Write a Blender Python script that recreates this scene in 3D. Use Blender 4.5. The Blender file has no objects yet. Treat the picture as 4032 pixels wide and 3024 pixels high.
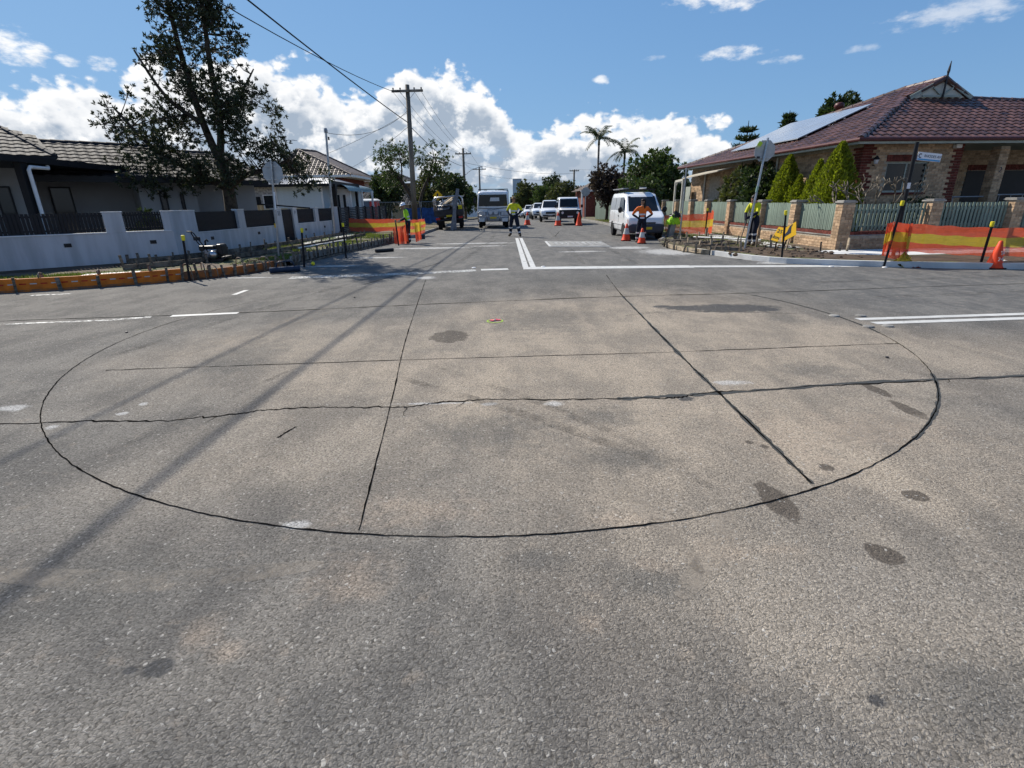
import bpy, bmesh, math, random
import numpy as np
from mathutils import Vector, Matrix, Euler
random.seed(7)
R_ = math.radians
scene = bpy.context.scene
# ------------------------------------------------------------------ camera
cam_d = bpy.data.cameras.new('camera')
cam_d.sensor_fit = 'HORIZONTAL'; cam_d.angle = R_(90.0)
cam_d.clip_start = 0.05; cam_d.clip_end = 6000
cam = bpy.data.objects.new('camera', cam_d); scene.collection.objects.link(cam)
_p = math.atan(715/2016.); _r = R_(-0.9)
_F = Vector((0, math.cos(_p), -math.sin(_p))); _up = Vector((0, math.sin(_p), math.cos(_p))); _rt = Vector((1, 0, 0))
_R = math.cos(_r)*_rt + math.sin(_r)*_up; _U = -math.sin(_r)*_rt + math.cos(_r)*_up
_m = Matrix((_R, _U, -_F)).transposed().to_4x4(); _m.translation = (0, 0, 1.6)
cam.matrix_world = _m
scene.camera = cam
# ------------------------------------------------------------------ light
SUN_AZ, SUN_EL = -43.0, 42.0          # degrees left of +Y, above the horizon
sdir = Vector((math.sin(R_(SUN_AZ))*math.cos(R_(SUN_EL)), math.cos(R_(SUN_AZ))*math.cos(R_(SUN_EL)), math.sin(R_(SUN_EL))))
sun_d = bpy.data.lights.new('sun', 'SUN'); sun_d.energy = 5.0; sun_d.angle = R_(0.55); sun_d.color = (1.0, 0.93, 0.82)
sun = bpy.data.objects.new('sun', sun_d); scene.collection.objects.link(sun)
sun.rotation_euler = (-sdir).to_track_quat('-Z', 'Y').to_euler(); sun.location = (-20, 40, 30)
scene.view_settings.view_transform = 'Standard'; scene.view_settings.look = 'None'
scene.view_settings.exposure = 0.45; scene.view_settings.gamma = 1.0
scene.view_settings.use_curve_mapping = False
scene.render.engine = 'CYCLES'
scene.cycles.max_bounces = 4; scene.cycles.diffuse_bounces = 2; scene.cycles.glossy_bounces = 2; scene.cycles.use_adaptive_sampling = True; scene.cycles.adaptive_threshold = 0.015; scene.cycles.transparent_max_bounces = 12
scene.cycles.use_denoising = True
# ------------------------------------------------------------------ node helper
class NT:
    def __init__(s, tree): s.t = tree; s.n = tree.nodes; s.l = tree.links
    def new(s, typ, **kw):
        n = s.n.new(typ)
        for k, v in kw.items(): setattr(n, k, v)
        return n
    def put(s, sock, v):
        if isinstance(v, bpy.types.NodeSocket): s.l.new(v, sock)
        elif v is not None:
            try: sock.default_value = v
            except Exception: sock.default_value = tuple(v)+(1.0,)
    def math(s, op, a, b=None, c=None, clamp=False):
        n = s.new('ShaderNodeMath', operation=op, use_clamp=clamp)
        for i, v in enumerate((a, b, c)):
            if v is not None: s.put(n.inputs[i], v)
        return n.outputs[0]
    def vmath(s, op, a, b=None):
        n = s.new('ShaderNodeVectorMath', operation=op)
        s.put(n.inputs[0], a)
        if b is not None: s.put(n.inputs[1], b)
        return n.outputs[0]
    def mix(s, fac, a, b, blend='MIX'):
        n = s.new('ShaderNodeMix', data_type='RGBA', blend_type=blend)
        s.put(n.inputs[0], fac); s.put(n.inputs[6], a); s.put(n.inputs[7], b)
        return n.outputs[2]
    def ramp(s, fac, a, b, lo=0.0, hi=1.0):      # smooth map range
        n = s.new('ShaderNodeMapRange', interpolation_type='SMOOTHSTEP')
        s.put(n.inputs[0], fac)
        for i, v in ((1, a), (2, b), (3, lo), (4, hi)): s.put(n.inputs[i], v)
        return n.outputs[0]
    dims = '3D'
    def noise(s, vec, scale, detail=4, rough=0.55, dist=0.0):
        n = s.new('ShaderNodeTexNoise', noise_dimensions=s.dims); s.put(n.inputs['Vector'], vec)
        n.inputs['Scale'].default_value = scale; n.inputs['Detail'].default_value = detail
        n.inputs['Roughness'].default_value = rough; n.inputs['Distortion'].default_value = dist
        return n.outputs['Fac']
    def sep(s, v):
        n = s.new('ShaderNodeSeparateXYZ'); s.put(n.inputs[0], v); return n.outputs
    def comb(s, x, y, z):
        n = s.new('ShaderNodeCombineXYZ')
        for i, v in enumerate((x, y, z)): s.put(n.inputs[i], v)
        return n.outputs[0]
# ------------------------------------------------------------------ sky
world = bpy.data.worlds.new('World'); scene.world = world; world.use_nodes = True
w = NT(world.node_tree); w.n.clear(); w.dims = '2D'
world.cycles.sampling_method = 'MANUAL'; world.cycles.sample_map_resolution = 256
wo = w.new('ShaderNodeOutputWorld'); bg = w.new('ShaderNodeBackground'); w.l.new(bg.outputs[0], wo.inputs[0])
sky = w.new('ShaderNodeTexSky', sky_type='NISHITA', sun_disc=False)
sky.sun_elevation = R_(SUN_EL); sky.sun_rotation = R_(SUN_AZ)
sky.air_density = 1.0; sky.dust_density = 0.25; sky.ozone_density = 2.5; sky.altitude = 30
tc = w.new('ShaderNodeTexCoord')
d = w.vmath('NORMALIZE', tc.outputs['Generated'])
dx, dy, dz = w.sep(d)
az = w.math('MULTIPLY', w.math('ARCTAN2', dx, dy), 57.2958)
el = w.math('MULTIPLY', w.math('ARCSINE', dz), 57.2958)
P = w.comb(w.math('MULTIPLY', az, 0.1), w.math('MULTIPLY', el, 0.14), 0.0)
sx, sy = math.sin(R_(-40))*0.05, 0.075                 # towards the light, in that chart
Ps = w.vmath('ADD', P, (-0.055, 0.085, 0.0))
def billow(v):
    big = w.noise(v, 1.5, 2, 0.5); med = w.noise(v, 4.6, 5, 0.55)
    vor = w.new('ShaderNodeTexVoronoi', feature='F1', voronoi_dimensions='2D'); w.put(vor.inputs['Vector'], w.vmath('ADD', v, w.comb(w.math('MULTIPLY', med, 0.12), w.math('MULTIPLY', med, 0.16), 0)))
    vor.inputs['Scale'].default_value = 6.5; vor.inputs['Detail'].default_value = 1.0; vor.inputs['Roughness'].default_value = 0.45
    return w.math('SUBTRACT', w.math('ADD', w.math('MULTIPLY', big, .9), w.math('MULTIPLY', med, .75)), w.math('MULTIPLY', vor.outputs['Distance'], 0.28))
crv = w.new('ShaderNodeFloatCurve'); cm = crv.mapping.curves[0]
tops = [(-180, 6.5), (-150, 8), (-120, 6), (-90, 8), (-60, 7.5), (-41, 8.0), (-34, 9.0), (-27, 11.0), (-21, 11.0), (-17, 10.2), (-14.5, 9.0), (-11, 11.6), (-8, 12.0), (-4.3, 11.3), (-1.5, 9.2), (3, 7.4), (7, 7.3), (14, 6.5), (20.5, 5.8), (24, 3.6), (35, 2.0), (60, 2.6), (90, 5), (120, 7), (150, 6), (180, 6.5)]
pts = cm.points
while len(pts) < len(tops): pts.new(0.5, 0.5)
for i, (a, t) in enumerate(tops): pts[i].location = ((a+180)/360., t/20.)
for q in pts: q.handle_type = 'AUTO_CLAMPED'
crv.mapping.update()
w.put(crv.inputs['Value'], w.math('ADD', w.math('DIVIDE', az, 360.), 0.5))
top = w.math('MULTIPLY', crv.outputs[0], 21.)
b0 = billow(P); b1 = billow(Ps)
def dens(b, e):
    return w.math('ADD', w.math('SUBTRACT', top, e), w.math('MULTIPLY', w.math('SUBTRACT', b, 0.68), 5.0))
d0 = dens(b0, el); d1 = dens(b1, w.math('ADD', el, 0.6))
cov = w.ramp(d0, -0.35, 0.75)
# a thinner, greyer base with blue holes low down
hole = w.ramp(w.noise(w.comb(w.math('MULTIPLY', az, 0.06), w.math('MULTIPLY', el, 0.3), 3.0), 1.7, 4, 0.55), 0.50, 0.72)
low = w.ramp(el, 7.0, 2.0)
cov = w.math('MULTIPLY', cov, w.math('SUBTRACT', 1.0, w.math('MULTIPLY', w.math('MULTIPLY', hole, low), 0.75)))
pf = w.noise(w.vmath('MULTIPLY', P, (3.0, 5.0, 1)), 1.6, 5, 0.6)
# loose puffs and streaks: (azimuth, elevation, half sizes, strength)
for (a, e, ra, re, s_) in [(-39.6, 11.3, 2.6, 1.5, 1.0), (-36.6, 10.7, 1.0, .5, .8), (-34.4, 10.8, 1.2, .8, 1.0), (20.8, 12.2, 3.6, .75, .8), (25.0, 11.3, 2.2, .4, .6),
                           (20.5, 16.6, 7.0, 1.5, .9), (37.5, 13.0, 6.5, 1.4, .5), (9.2, 10.9, 1.0, .5, .8), (-18, 11.0, 1.6, .5, .5), (14, 12.4, 1.4, .3, .4), (31, 11.4, 1.5, .4, .35),
                           (-70, 18, 9, 3, .9), (70, 20, 12, 3, .9), (120, 30, 20, 5, .9), (-120, 28, 18, 6, .9), (-15, 42, 20, 4, .6), (160, 20, 20, 5, .9)]:
    u = w.math('DIVIDE', w.math('SUBTRACT', az, a), ra); v_ = w.math('DIVIDE', w.math('SUBTRACT', el, e), re)
    r = w.math('ADD', w.math('MULTIPLY', u, u), w.math('MULTIPLY', v_, v_))
    m_ = w.ramp(w.math('SUBTRACT', w.math('MULTIPLY', pf, 2.6), r), 0.55, 1.7, 0.0, s_)
    cov = w.math('MAXIMUM', cov, m_)
shade = w.ramp(w.math('SUBTRACT', d1, d0), -1.6, 1.2)                # denser towards the light: this side is shaded
thick = w.ramp(d0, 0.6, 3.8)
fine = w.noise(w.vmath('MULTIPLY', P, (1.4, 1.2, 1)), 2.6, 6, 0.6)
sh = w.math('ADD', w.math('MULTIPLY', shade, w.math('ADD', .25, w.math('MULTIPLY', thick, .45))), w.math('MULTIPLY', thick, w.math('MULTIPLY', w.ramp(fine, 0.32, 0.56), 0.9)), clamp=True)
cs, sn_ = sdir.normalized(), None
toward = w.new('ShaderNodeVectorMath', operation='DOT_PRODUCT'); w.put(toward.inputs[0], d); toward.inputs[1].default_value = cs
glow = w.ramp(toward.outputs['Value'], 0.80, 1.0)
lit = w.mix(glow, (7.2, 7.2, 7.2, 1), (9.0, 8.8, 8.4, 1))
drk = w.mix(glow, (2.6, 3.15, 3.9, 1), (3.4, 3.9, 4.6, 1))
ccol = w.mix(sh, lit, drk)
sk = w.sep(w.mix(1.0, sky.outputs[0], (0.92, 1.38, 2.12, 1), 'MULTIPLY'))      # one soft shoulder for the whole sky
blue = w.comb(*[w.math('DIVIDE', q, w.math('ADD', 1.0, w.math('MULTIPLY', q, kk))) for q, kk in zip(sk, (.34, .21, .145))])
col = w.mix(cov, blue, ccol)
w.l.new(col, bg.inputs[0]); bg.inputs[1].default_value = 0.11
# ------------------------------------------------------------------ mesh helpers
COL = scene.collection.objects
ROOT = {}
class MB:
    def __init__(s): s.v = []; s.f = []; s.m = []; s.mi = 0
    def add(s, vs, fs):
        o = len(s.v); s.v.extend([tuple(q) for q in vs])
        for f in fs: s.f.append(tuple(i+o for i in f)); s.m.append(s.mi)
        return s
    def box(s, c, d, rot=None, taper=1.0):
        hx, hy, hz = d[0]/2, d[1]/2, d[2]/2
        vs = [Vector((x*hx*(taper if z > 0 else 1), y*hy*(taper if z > 0 else 1), z*hz)) for z in (-1, 1) for y in (-1, 1) for x in (-1, 1)]
        if rot is not None:
            M = rot if isinstance(rot, Matrix) else Matrix.Rotation(rot, 3, 'Z')
            vs = [M @ q for q in vs]
        c = Vector(c)
        return s.add([q+c for q in vs], [(0, 2, 3, 1), (4, 5, 7, 6), (0, 1, 5, 4), (2, 6, 7, 3), (0, 4, 6, 2), (1, 3, 7, 5)])
    def beam(s, a, b, wd, ht, up=(0, 0, 1)):           # box from a to b
        a, b = Vector(a), Vector(b); t = (b-a); L = t.length
        if L < 1e-6: return s
        t.normalize(); u = Vector(up)
        if abs(t.dot(u)) > .99: u = Vector((1, 0, 0))
        sd = t.cross(u).normalized(); u = sd.cross(t)
        M = Matrix((sd, t, u)).transposed()
        return s.box((a+b)/2, (wd, L, ht), M)
    def tube(s, pts, r, n=8, cap=True):
        pts = [Vector(q) for q in pts]
        rs = r if isinstance(r, (list, tuple)) else [r]*len(pts)
        rings = []; prev = None
        for i, q in enumerate(pts):
            t = (pts[min(i+1, len(pts)-1)]-pts[max(i-1, 0)]).normalized()
            if prev is None:
                u = Vector((0, 0, 1)) if abs(t.z) < .9 else Vector((1, 0, 0))
                a = t.cross(u).normalized()
            else: a = (prev-t*prev.dot(t)).normalized()
            prev = a; b = t.cross(a)
            rings.append([q+(a*math.cos(2*math.pi*k/n)+b*math.sin(2*math.pi*k/n))*rs[i] for k in range(n)])
        return s.loft(rings, cap)
    def loft(s, rings, cap=True, closed=True):
        n = len(rings[0]); vs = [q for r in rings for q in r]; fs = []
        for i in range(len(rings)-1):
            for k in range(n if closed else n-1):
                k2 = (k+1) % n
                fs.append((i*n+k, i*n+k2, (i+1)*n+k2, (i+1)*n+k))
        if cap:
            fs.append(tuple(range(n-1, -1, -1))); fs.append(tuple((len(rings)-1)*n+k for k in range(n)))
        return s.add(vs, fs)
    def lathe(s, c, prof, n=16, cap=True):              # prof: (radius, z)
        c = Vector(c)
        return s.loft([[c+Vector((r*math.cos(2*math.pi*k/n), r*math.sin(2*math.pi*k/n), z)) for k in range(n)] for r, z in prof], cap)
    def prism(s, poly, off):                             # poly: 3-D points, off: extrusion vector
        poly = [Vector(q) for q in poly]; off = Vector(off); n = len(poly)
        fs = [tuple(range(n-1, -1, -1)), tuple(range(n, 2*n))]+[(k, (k+1) % n, n+(k+1) % n, n+k) for k in range(n)]
        return s.add(poly+[q+off for q in poly], fs)
    def poly(s, pts): return s.add(pts, [tuple(range(len(pts)))])
    def sphere(s, c, r, n=10, m=6, sq=(1, 1, 1)):
        c = Vector(c); rings = []
        for i in range(m+1):
            a = -math.pi/2+math.pi*i/m; rr = max(math.cos(a), .02)
            rings.append([c+Vector((r*sq[0]*rr*math.cos(2*math.pi*k/n), r*sq[1]*rr*math.sin(2*math.pi*k/n), r*sq[2]*math.sin(a))) for k in range(n)])
        return s.loft(rings)
    def mesh(s, name, mats, off=None, smooth=False):
        me = bpy.data.meshes.new(name)
        vs = s.v if off is None else [(x-off[0], y-off[1], z-off[2]) for x, y, z in s.v]
        me.from_pydata(vs, [], s.f)
        for m_ in (mats if isinstance(mats, (list, tuple)) else [mats]): me.materials.append(m_)
        if any(s.m): me.polygons.foreach_set('material_index', s.m)
        bm = bmesh.new(); bm.from_mesh(me); bmesh.ops.recalc_face_normals(bm, faces=bm.faces); bm.to_mesh(me); bm.free()
        if smooth: me.polygons.foreach_set('use_smooth', [True]*len(me.polygons))
        me.update(); return me
    def build(s, name, mats, parent=None, smooth=False, bevel=0, fix=True):
        off = ROOT.get(parent.name) if parent is not None else None
        me = s.mesh(name, mats, off, smooth) if fix else s.raw(name, mats, off, smooth)
        o = bpy.data.objects.new(name, me); COL.link(o)
        if parent is not None:
            o.parent = parent
            if off is not None: ROOT[o.name] = off
        if bevel:
            b = o.modifiers.new('bevel', 'BEVEL'); b.width = bevel; b.segments = 2; b.limit_method = 'ANGLE'; b.angle_limit = R_(40)
        return o
    def raw(s, name, mats, off=None, smooth=False):
        me = bpy.data.meshes.new(name); vs = np.array(s.v, dtype=np.float32)
        if off is not None: vs = vs-np.array(off, dtype=np.float32)
        me.from_pydata(vs.tolist(), [], s.f)
        for m_ in (mats if isinstance(mats, (list, tuple)) else [mats]): me.materials.append(m_)
        if any(s.m): me.polygons.foreach_set('material_index', s.m)
        if smooth: me.polygons.foreach_set('use_smooth', [True]*len(me.polygons))
        me.update(); return me
def tag(o, label, cat, group=None, kind=None):
    if kind: o['kind'] = kind
    if label: o['label'] = label
    if cat: o['category'] = cat
    if group: o['group'] = group
    return o
def thing(name, label, cat, loc=(0, 0, 0), rotz=0, group=None, world=False):
    o = bpy.data.objects.new(name, None); COL.link(o); o.empty_display_size = .2
    o.location = loc; o.rotation_euler = (0, 0, rotz); tag(o, label, cat, group)
    if world: ROOT[o.name] = tuple(loc)
    return o
def piece(name, me, parent, M):                         # one shared-mesh piece, M in world space
    o = bpy.data.objects.new(name, me); COL.link(o); o.parent = parent
    off = ROOT.get(parent.name, (0, 0, 0))
    M = M.copy(); M.translation = M.translation-Vector(off); o.matrix_local = M
    return o
def copy_tree(o, parent=None):
    c = o.copy(); COL.link(c); c.parent = parent
    for ch in list(o.children): copy_tree(ch, c)
    return c
def text_mesh(txt, size, depth=0.0):
    cu = bpy.data.curves.new('lettering', 'FONT'); cu.body = txt; cu.size = size; cu.extrude = depth; cu.align_x = 'CENTER'; cu.align_y = 'CENTER'
    ob = bpy.data.objects.new('lettering', cu); COL.link(ob)
    dg = bpy.context.evaluated_depsgraph_get(); me = bpy.data.meshes.new_from_object(ob.evaluated_get(dg))
    bpy.data.objects.remove(ob); return me
def letters(txt, size, mat, parent, M, name='lettering'):
    me = text_mesh(txt, size, 0.002); me.materials.clear(); me.materials.append(mat)
    return piece(name, me, parent, M)
def frame(origin, xdir, zdir=(0, 0, 1)):                # matrix whose local X runs along xdir, local Y up zdir, local Z towards the viewer
    x = Vector(xdir).normalized(); z = Vector(zdir); z = (z-x*z.dot(x)).normalized(); n = x.cross(z)
    M = Matrix((x, z, n)).transposed().to_4x4(); M.translation = origin; return M
def gz(y): return -0.022*(math.sqrt((y-50)**2+100)+(y-50))/2+.01785 if y > 20 else 0.0     # the street falls away gently
# ------------------------------------------------------------------ materials
def mat(name, col, rough=.7, var=.12, scale=6, metal=0, bump=0, bscale=40, spec=.25, col2=None, island=0, trans=0, alpha=1, coat=0, streak=False, emit=None):
    m = bpy.data.materials.new(name); m.use_nodes = True; t = NT(m.node_tree)
    b = t.n['Principled BSDF']; tc = t.new('ShaderNodeTexCoord'); v = tc.outputs['Object']
    if streak: v = t.vmath('MULTIPLY', v, (1, 1, .12))
    c1 = tuple(col)+(1,)
    c2 = (tuple(col2)+(1,)) if col2 else tuple(min(1, q*(1-var*1.6)) for q in col)+(1,)
    f = t.ramp(t.noise(v, scale, 5, .6), .32, .68)
    c = t.mix(f, c1, c2)
    if island:
        g = t.new('ShaderNodeNewGeometry'); oi = t.new('ShaderNodeObjectInfo')
        rnd = t.math('FRACT', t.math('ADD', g.outputs['Random Per Island'], oi.outputs['Random']))
        k = t.math('ADD', t.math('MULTIPLY', rnd, island*2), 1-island)
        c = t.mix(1.0, c, t.comb(k, k, k), 'MULTIPLY')
    t.l.new(c, b.inputs['Base Color'])
    b.inputs['Roughness'].default_value = rough; b.inputs['Metallic'].default_value = metal
    b.inputs['Specular IOR Level'].default_value = spec
    if coat: b.inputs['Coat Weight'].default_value = coat; b.inputs['Coat Roughness'].default_value = .08
    if trans: b.inputs['Transmission Weight'].default_value = trans
    if alpha < 1: b.inputs['Alpha'].default_value = alpha
    if emit: b.inputs['Emission Color'].default_value = tuple(emit)+(1,); b.inputs['Emission Strength'].default_value = 1
    if bump:
        bn = t.new('ShaderNodeBump'); bn.inputs['Strength'].default_value = bump; bn.inputs['Distance'].default_value = .02
        t.l.new(t.noise(tc.outputs['Object'], bscale, 4, .6), bn.inputs['Height']); t.l.new(bn.outputs[0], b.inputs['Normal'])
    return m
def leafmat(name, col, tr=.25, rough=.55, var=.35, spec=.3):
    m = bpy.data.materials.new(name); m.use_nodes = True; t = NT(m.node_tree); b = t.n['Principled BSDF']; out = t.n['Material Output']
    g = t.new('ShaderNodeNewGeometry')
    k = t.math('ADD', t.math('MULTIPLY', g.outputs['Random Per Island'], var*2), 1-var)
    c = t.mix(1.0, tuple(col)+(1,), t.comb(k, k, t.math('MULTIPLY', k, .9)), 'MULTIPLY')
    t.l.new(c, b.inputs['Base Color']); b.inputs['Roughness'].default_value = rough; b.inputs['Specular IOR Level'].default_value = spec
    tl = t.new('ShaderNodeBsdfTranslucent'); t.l.new(t.mix(1.0, c, (1.5, 1.6, .7, 1), 'MULTIPLY'), tl.inputs[0])
    mx = t.new('ShaderNodeMixShader'); mx.inputs[0].default_value = tr
    t.l.new(b.outputs[0], mx.inputs[1]); t.l.new(tl.outputs[0], mx.inputs[2]); t.l.new(mx.outputs[0], out.inputs[0])
    return m
M = {}
M['concrete'] = mat('concrete', (.50, .49, .47), .85, .2, 3, bump=.3, bscale=60)
M['old_concrete'] = mat('old_concrete', (.33, .32, .30), .9, .3, 2, bump=.4, bscale=50)
M['kerb_new'] = mat('kerb_new', (.62, .62, .61), .8, .12, 2, bump=.15)
M['render_wall'] = mat('render_wall', (.52, .53, .55), .85, .17, 3.0, bump=.1, bscale=120, streak=True)
M['render_dark'] = mat('render_dark', (.30, .30, .31), .85, .06, 1.2)
M['render_light'] = mat('render_light', (.30, .305, .31), .85, .06, 1.5)
M['charcoal'] = mat('charcoal', (.012, .013, .017), .5, .2, 4)
M['charcoal_timber'] = mat('charcoal_timber', (.06, .06, .065), .6, .3, 8, streak=False)
M['white_paint'] = mat('white_paint', (.75, .76, .76), .5, .08, 3)
M['cream_paint'] = mat('cream_paint', (.55, .54, .47), .6, .1, 3)
M['white_board'] = mat('white_board', (.58, .66, .70), .6, .06, 2)
M['glass_dark'] = mat('glass_dark', (.012, .014, .016), .08, .2, 2, spec=.35)
M['glass_far'] = mat('glass_far', (.02, .024, .028), .1, .2, 2, spec=.35)
M['black_rubber'] = mat('black_rubber', (.015, .015, .016), .75, .2, 10)
M['black_plastic'] = mat('black_plastic', (.02, .02, .022), .45, .2, 10)
M['galv'] = mat('galv', (.40, .42, .44), .4, .18, 8, metal=.85)
M['grey_metal'] = mat('grey_metal', (.32, .33, .35), .5, .15, 6, metal=.5)
M['dark_metal'] = mat('dark_metal', (.05, .05, .055), .5, .2, 6, metal=.6)
M['steel'] = mat('steel', (.55, .55, .56), .3, .2, 6, metal=.95)
M['rust'] = mat('rust', (.16, .07, .035), .85, .5, 12, col2=(.07, .04, .03))
M['pole_timber'] = mat('pole_timber', (.24, .21, .17), .9, .4, 3, streak=True, bump=.4, bscale=20)
M['old_timber'] = mat('old_timber', (.20, .17, .135), .9, .45, 5, streak=False, bump=.3, bscale=30, island=.25)
M['pale_timber'] = mat('pale_timber', (.42, .34, .24), .85, .35, 5, bump=.2, bscale=30, island=.2)
M['orange_form'] = mat('orange_form', (.72, .20, .02), .6, .2, 3, col2=(.45, .12, .015))
M['orange_worn'] = mat('orange_worn', (.46, .14, .025), .8, .5, 6, col2=(.15, .10, .07), bump=.3)
M['yellow_cap'] = mat('yellow_cap', (.80, .68, .03), .5, .1, 6)
M['dirt'] = mat('dirt', (.10, .068, .045), .95, .5, 4, col2=(.05, .036, .026), bump=1.0, bscale=14)
M['roof_dark'] = mat('roof_dark', (.048, .050, .056), .70, .3, 3, island=.3, spec=.07)
M['roof_red'] = mat('roof_red', (.120, .060, .046), .38, .35, 2, island=.38, spec=.4)
M['roof_brown'] = mat('roof_brown', (.16, .12, .10), .6, .3, 3, island=.3)
M['roof_metal'] = mat('roof_metal', (.24, .25, .27), .55, .15, 3, metal=.2)
M['brick_tan'] = mat('brick_tan', (.48, .345, .225), .9, .3, 14, col2=(.33, .22, .135), island=.3, bump=.3, bscale=60)
M['brick_red'] = mat('brick_red', (.17, .045, .033), .9, .3, 14, island=.25, bump=.3, bscale=60)
M['brick_house'] = mat('brick_house', (.19, .055, .04), .9, .25, 6)
M['mortar'] = mat('mortar', (.42, .36, .28), .95, .2, 10)
M['paling'] = mat('paling', (.22, .28, .23), .8, .3, 5, col2=(.14, .18, .15), streak=True, island=.15, bump=.2)
M['fascia'] = mat('fascia', (.34, .37, .32), .6, .1, 4)
M['gutter_red'] = mat('gutter_red', (.10, .03, .028), .45, .2, 4)
M['solar'] = mat('solar', (.32, .35, .39), .35, .08, 1, spec=.9, coat=.6)  # base colour kept pale to stand for the bright cloud it reflects
M['white_car'] = mat('white_car', (.74, .76, .78), .25, .03, 2, coat=.6)
M['silver_car'] = mat('silver_car', (.40, .42, .44), .3, .03, 2, coat=.6, metal=.4)
M['dark_car'] = mat('dark_car', (.03, .035, .045), .25, .03, 2, coat=.6)
M['grey_bumper'] = mat('grey_bumper', (.055, .06, .075), .55, .1, 5)
M['lamp_glass'] = mat('lamp_glass', (.55, .57, .6), .12, .1, 12, spec=.8)
M['amber'] = mat('amber', (.65, .16, .03), .25, .1, 12)
M['red_lamp'] = mat('red_lamp', (.45, .02, .02), .25, .1, 12)
M['plate_yellow'] = mat('plate_yellow', (.65, .48, .03), .5, .1, 10)
M['plate_white'] = mat('plate_white', (.7, .7, .7), .5, .1, 10)
M['sign_back'] = mat('sign_back', (.40, .42, .43), .5, .12, 4, metal=.5)
M['sign_yellow'] = mat('sign_yellow', (.85, .48, .01), .45, .06, 5)
M['sign_white'] = mat('sign_white', (.80, .82, .84), .4, .05, 5)
M['sign_blue'] = mat('sign_blue', (.07, .33, .62), .4, .05, 5)
M['sign_ink'] = mat('sign_ink', (.02, .03, .06), .5, .05, 5)
M['navy'] = mat('navy', (.014, .018, .035), .85, .3, 8, bump=.3, bscale=25)
M['hi_yellow'] = mat('hi_yellow', (.72, .70, .02), .7, .15, 8, bump=.3, bscale=18)
M['hi_green'] = mat('hi_green', (.42, .78, .03), .7, .15, 8, bump=.3, bscale=18)
M['hi_orange'] = mat('hi_orange', (.80, .16, .02), .7, .15, 8, bump=.3, bscale=18)
M['reflect'] = mat('reflect', (.66, .67, .68), .4, .08, 12)
M['skin'] = mat('skin', (.34, .19, .125), .6, .12, 10)
M['hair'] = mat('hair', (.018, .012, .01), .6, .3, 30)
M['boot'] = mat('boot', (.10, .07, .045), .8, .3, 12)
M['straw'] = mat('straw', (.30, .22, .12), .85, .25, 20)
M['helmet'] = mat('helmet', (.80, .82, .85), .35, .04, 5)
M['cone'] = mat('cone', (.80, .06, .012), .5, .15, 6, col2=(.62, .06, .02))
M['cone_band'] = mat('cone_band', (.66, .64, .60), .5, .2, 8)
M['tarp_blue'] = mat('tarp_blue', (.03, .10, .30), .6, .3, 5, bump=.4, bscale=6)
M['awning'] = mat('awning', (.42, .38, .31), .8, .1, 5)
M['bark'] = mat('bark', (.085, .068, .052), .95, .4, 8, bump=.8, bscale=18)
M['bark_grey'] = mat('bark_grey', (.20, .17, .13), .9, .3, 8, bump=.4, bscale=18)
M['bark_palm'] = mat('bark_palm', (.16, .15, .14), .9, .25, 8)
M['leaf_banksia'] = leafmat('leaf_banksia', (.042, .052, .032), .12, spec=.15)
M['leaf_dark'] = leafmat('leaf_dark', (.035, .055, .022), .18)
M['leaf_mid'] = leafmat('leaf_mid', (.055, .085, .028), .22)
M['leaf_olive'] = leafmat('leaf_olive', (.075, .085, .035), .2)
M['leaf_purple'] = leafmat('leaf_purple', (.05, .035, .035), .15)
M['leaf_conifer'] = leafmat('leaf_conifer', (.175, .205, .020), .30, var=.5)
M['leaf_palm'] = leafmat('leaf_palm', (.045, .062, .028), .15)
M['leaf_straw'] = leafmat('leaf_straw', (.34, .24, .10), .2)
M['grass'] = leafmat('grass', (.11, .14, .035), .25, var=.5)
M['tower_glass'] = mat('tower_glass', (.36, .48, .60), .25, .1, .05)
M['plastic_white'] = mat('plastic_white', (.78, .77, .75), .5, .1, 8)
M['blue_tool'] = mat('blue_tool', (.02, .035, .07), .4, .2, 8)
M['toilet_grey'] = mat('toilet_grey', (.10, .13, .18), .5, .1, 4)
M['toilet_red'] = mat('toilet_red', (.50, .06, .06), .5, .1, 4)
M['stone_clad'] = mat('stone_clad', (.50, .50, .50), .9, .5, 10, col2=(.20, .20, .21), bump=.6, bscale=12)
M['fence_cream'] = mat('fence_cream', (.52, .44, .30), .6, .08, 5)
M['cloth_grey'] = mat('cloth_grey', (.22, .22, .23), .9, .2, 8, bump=.4, bscale=12)
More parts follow.
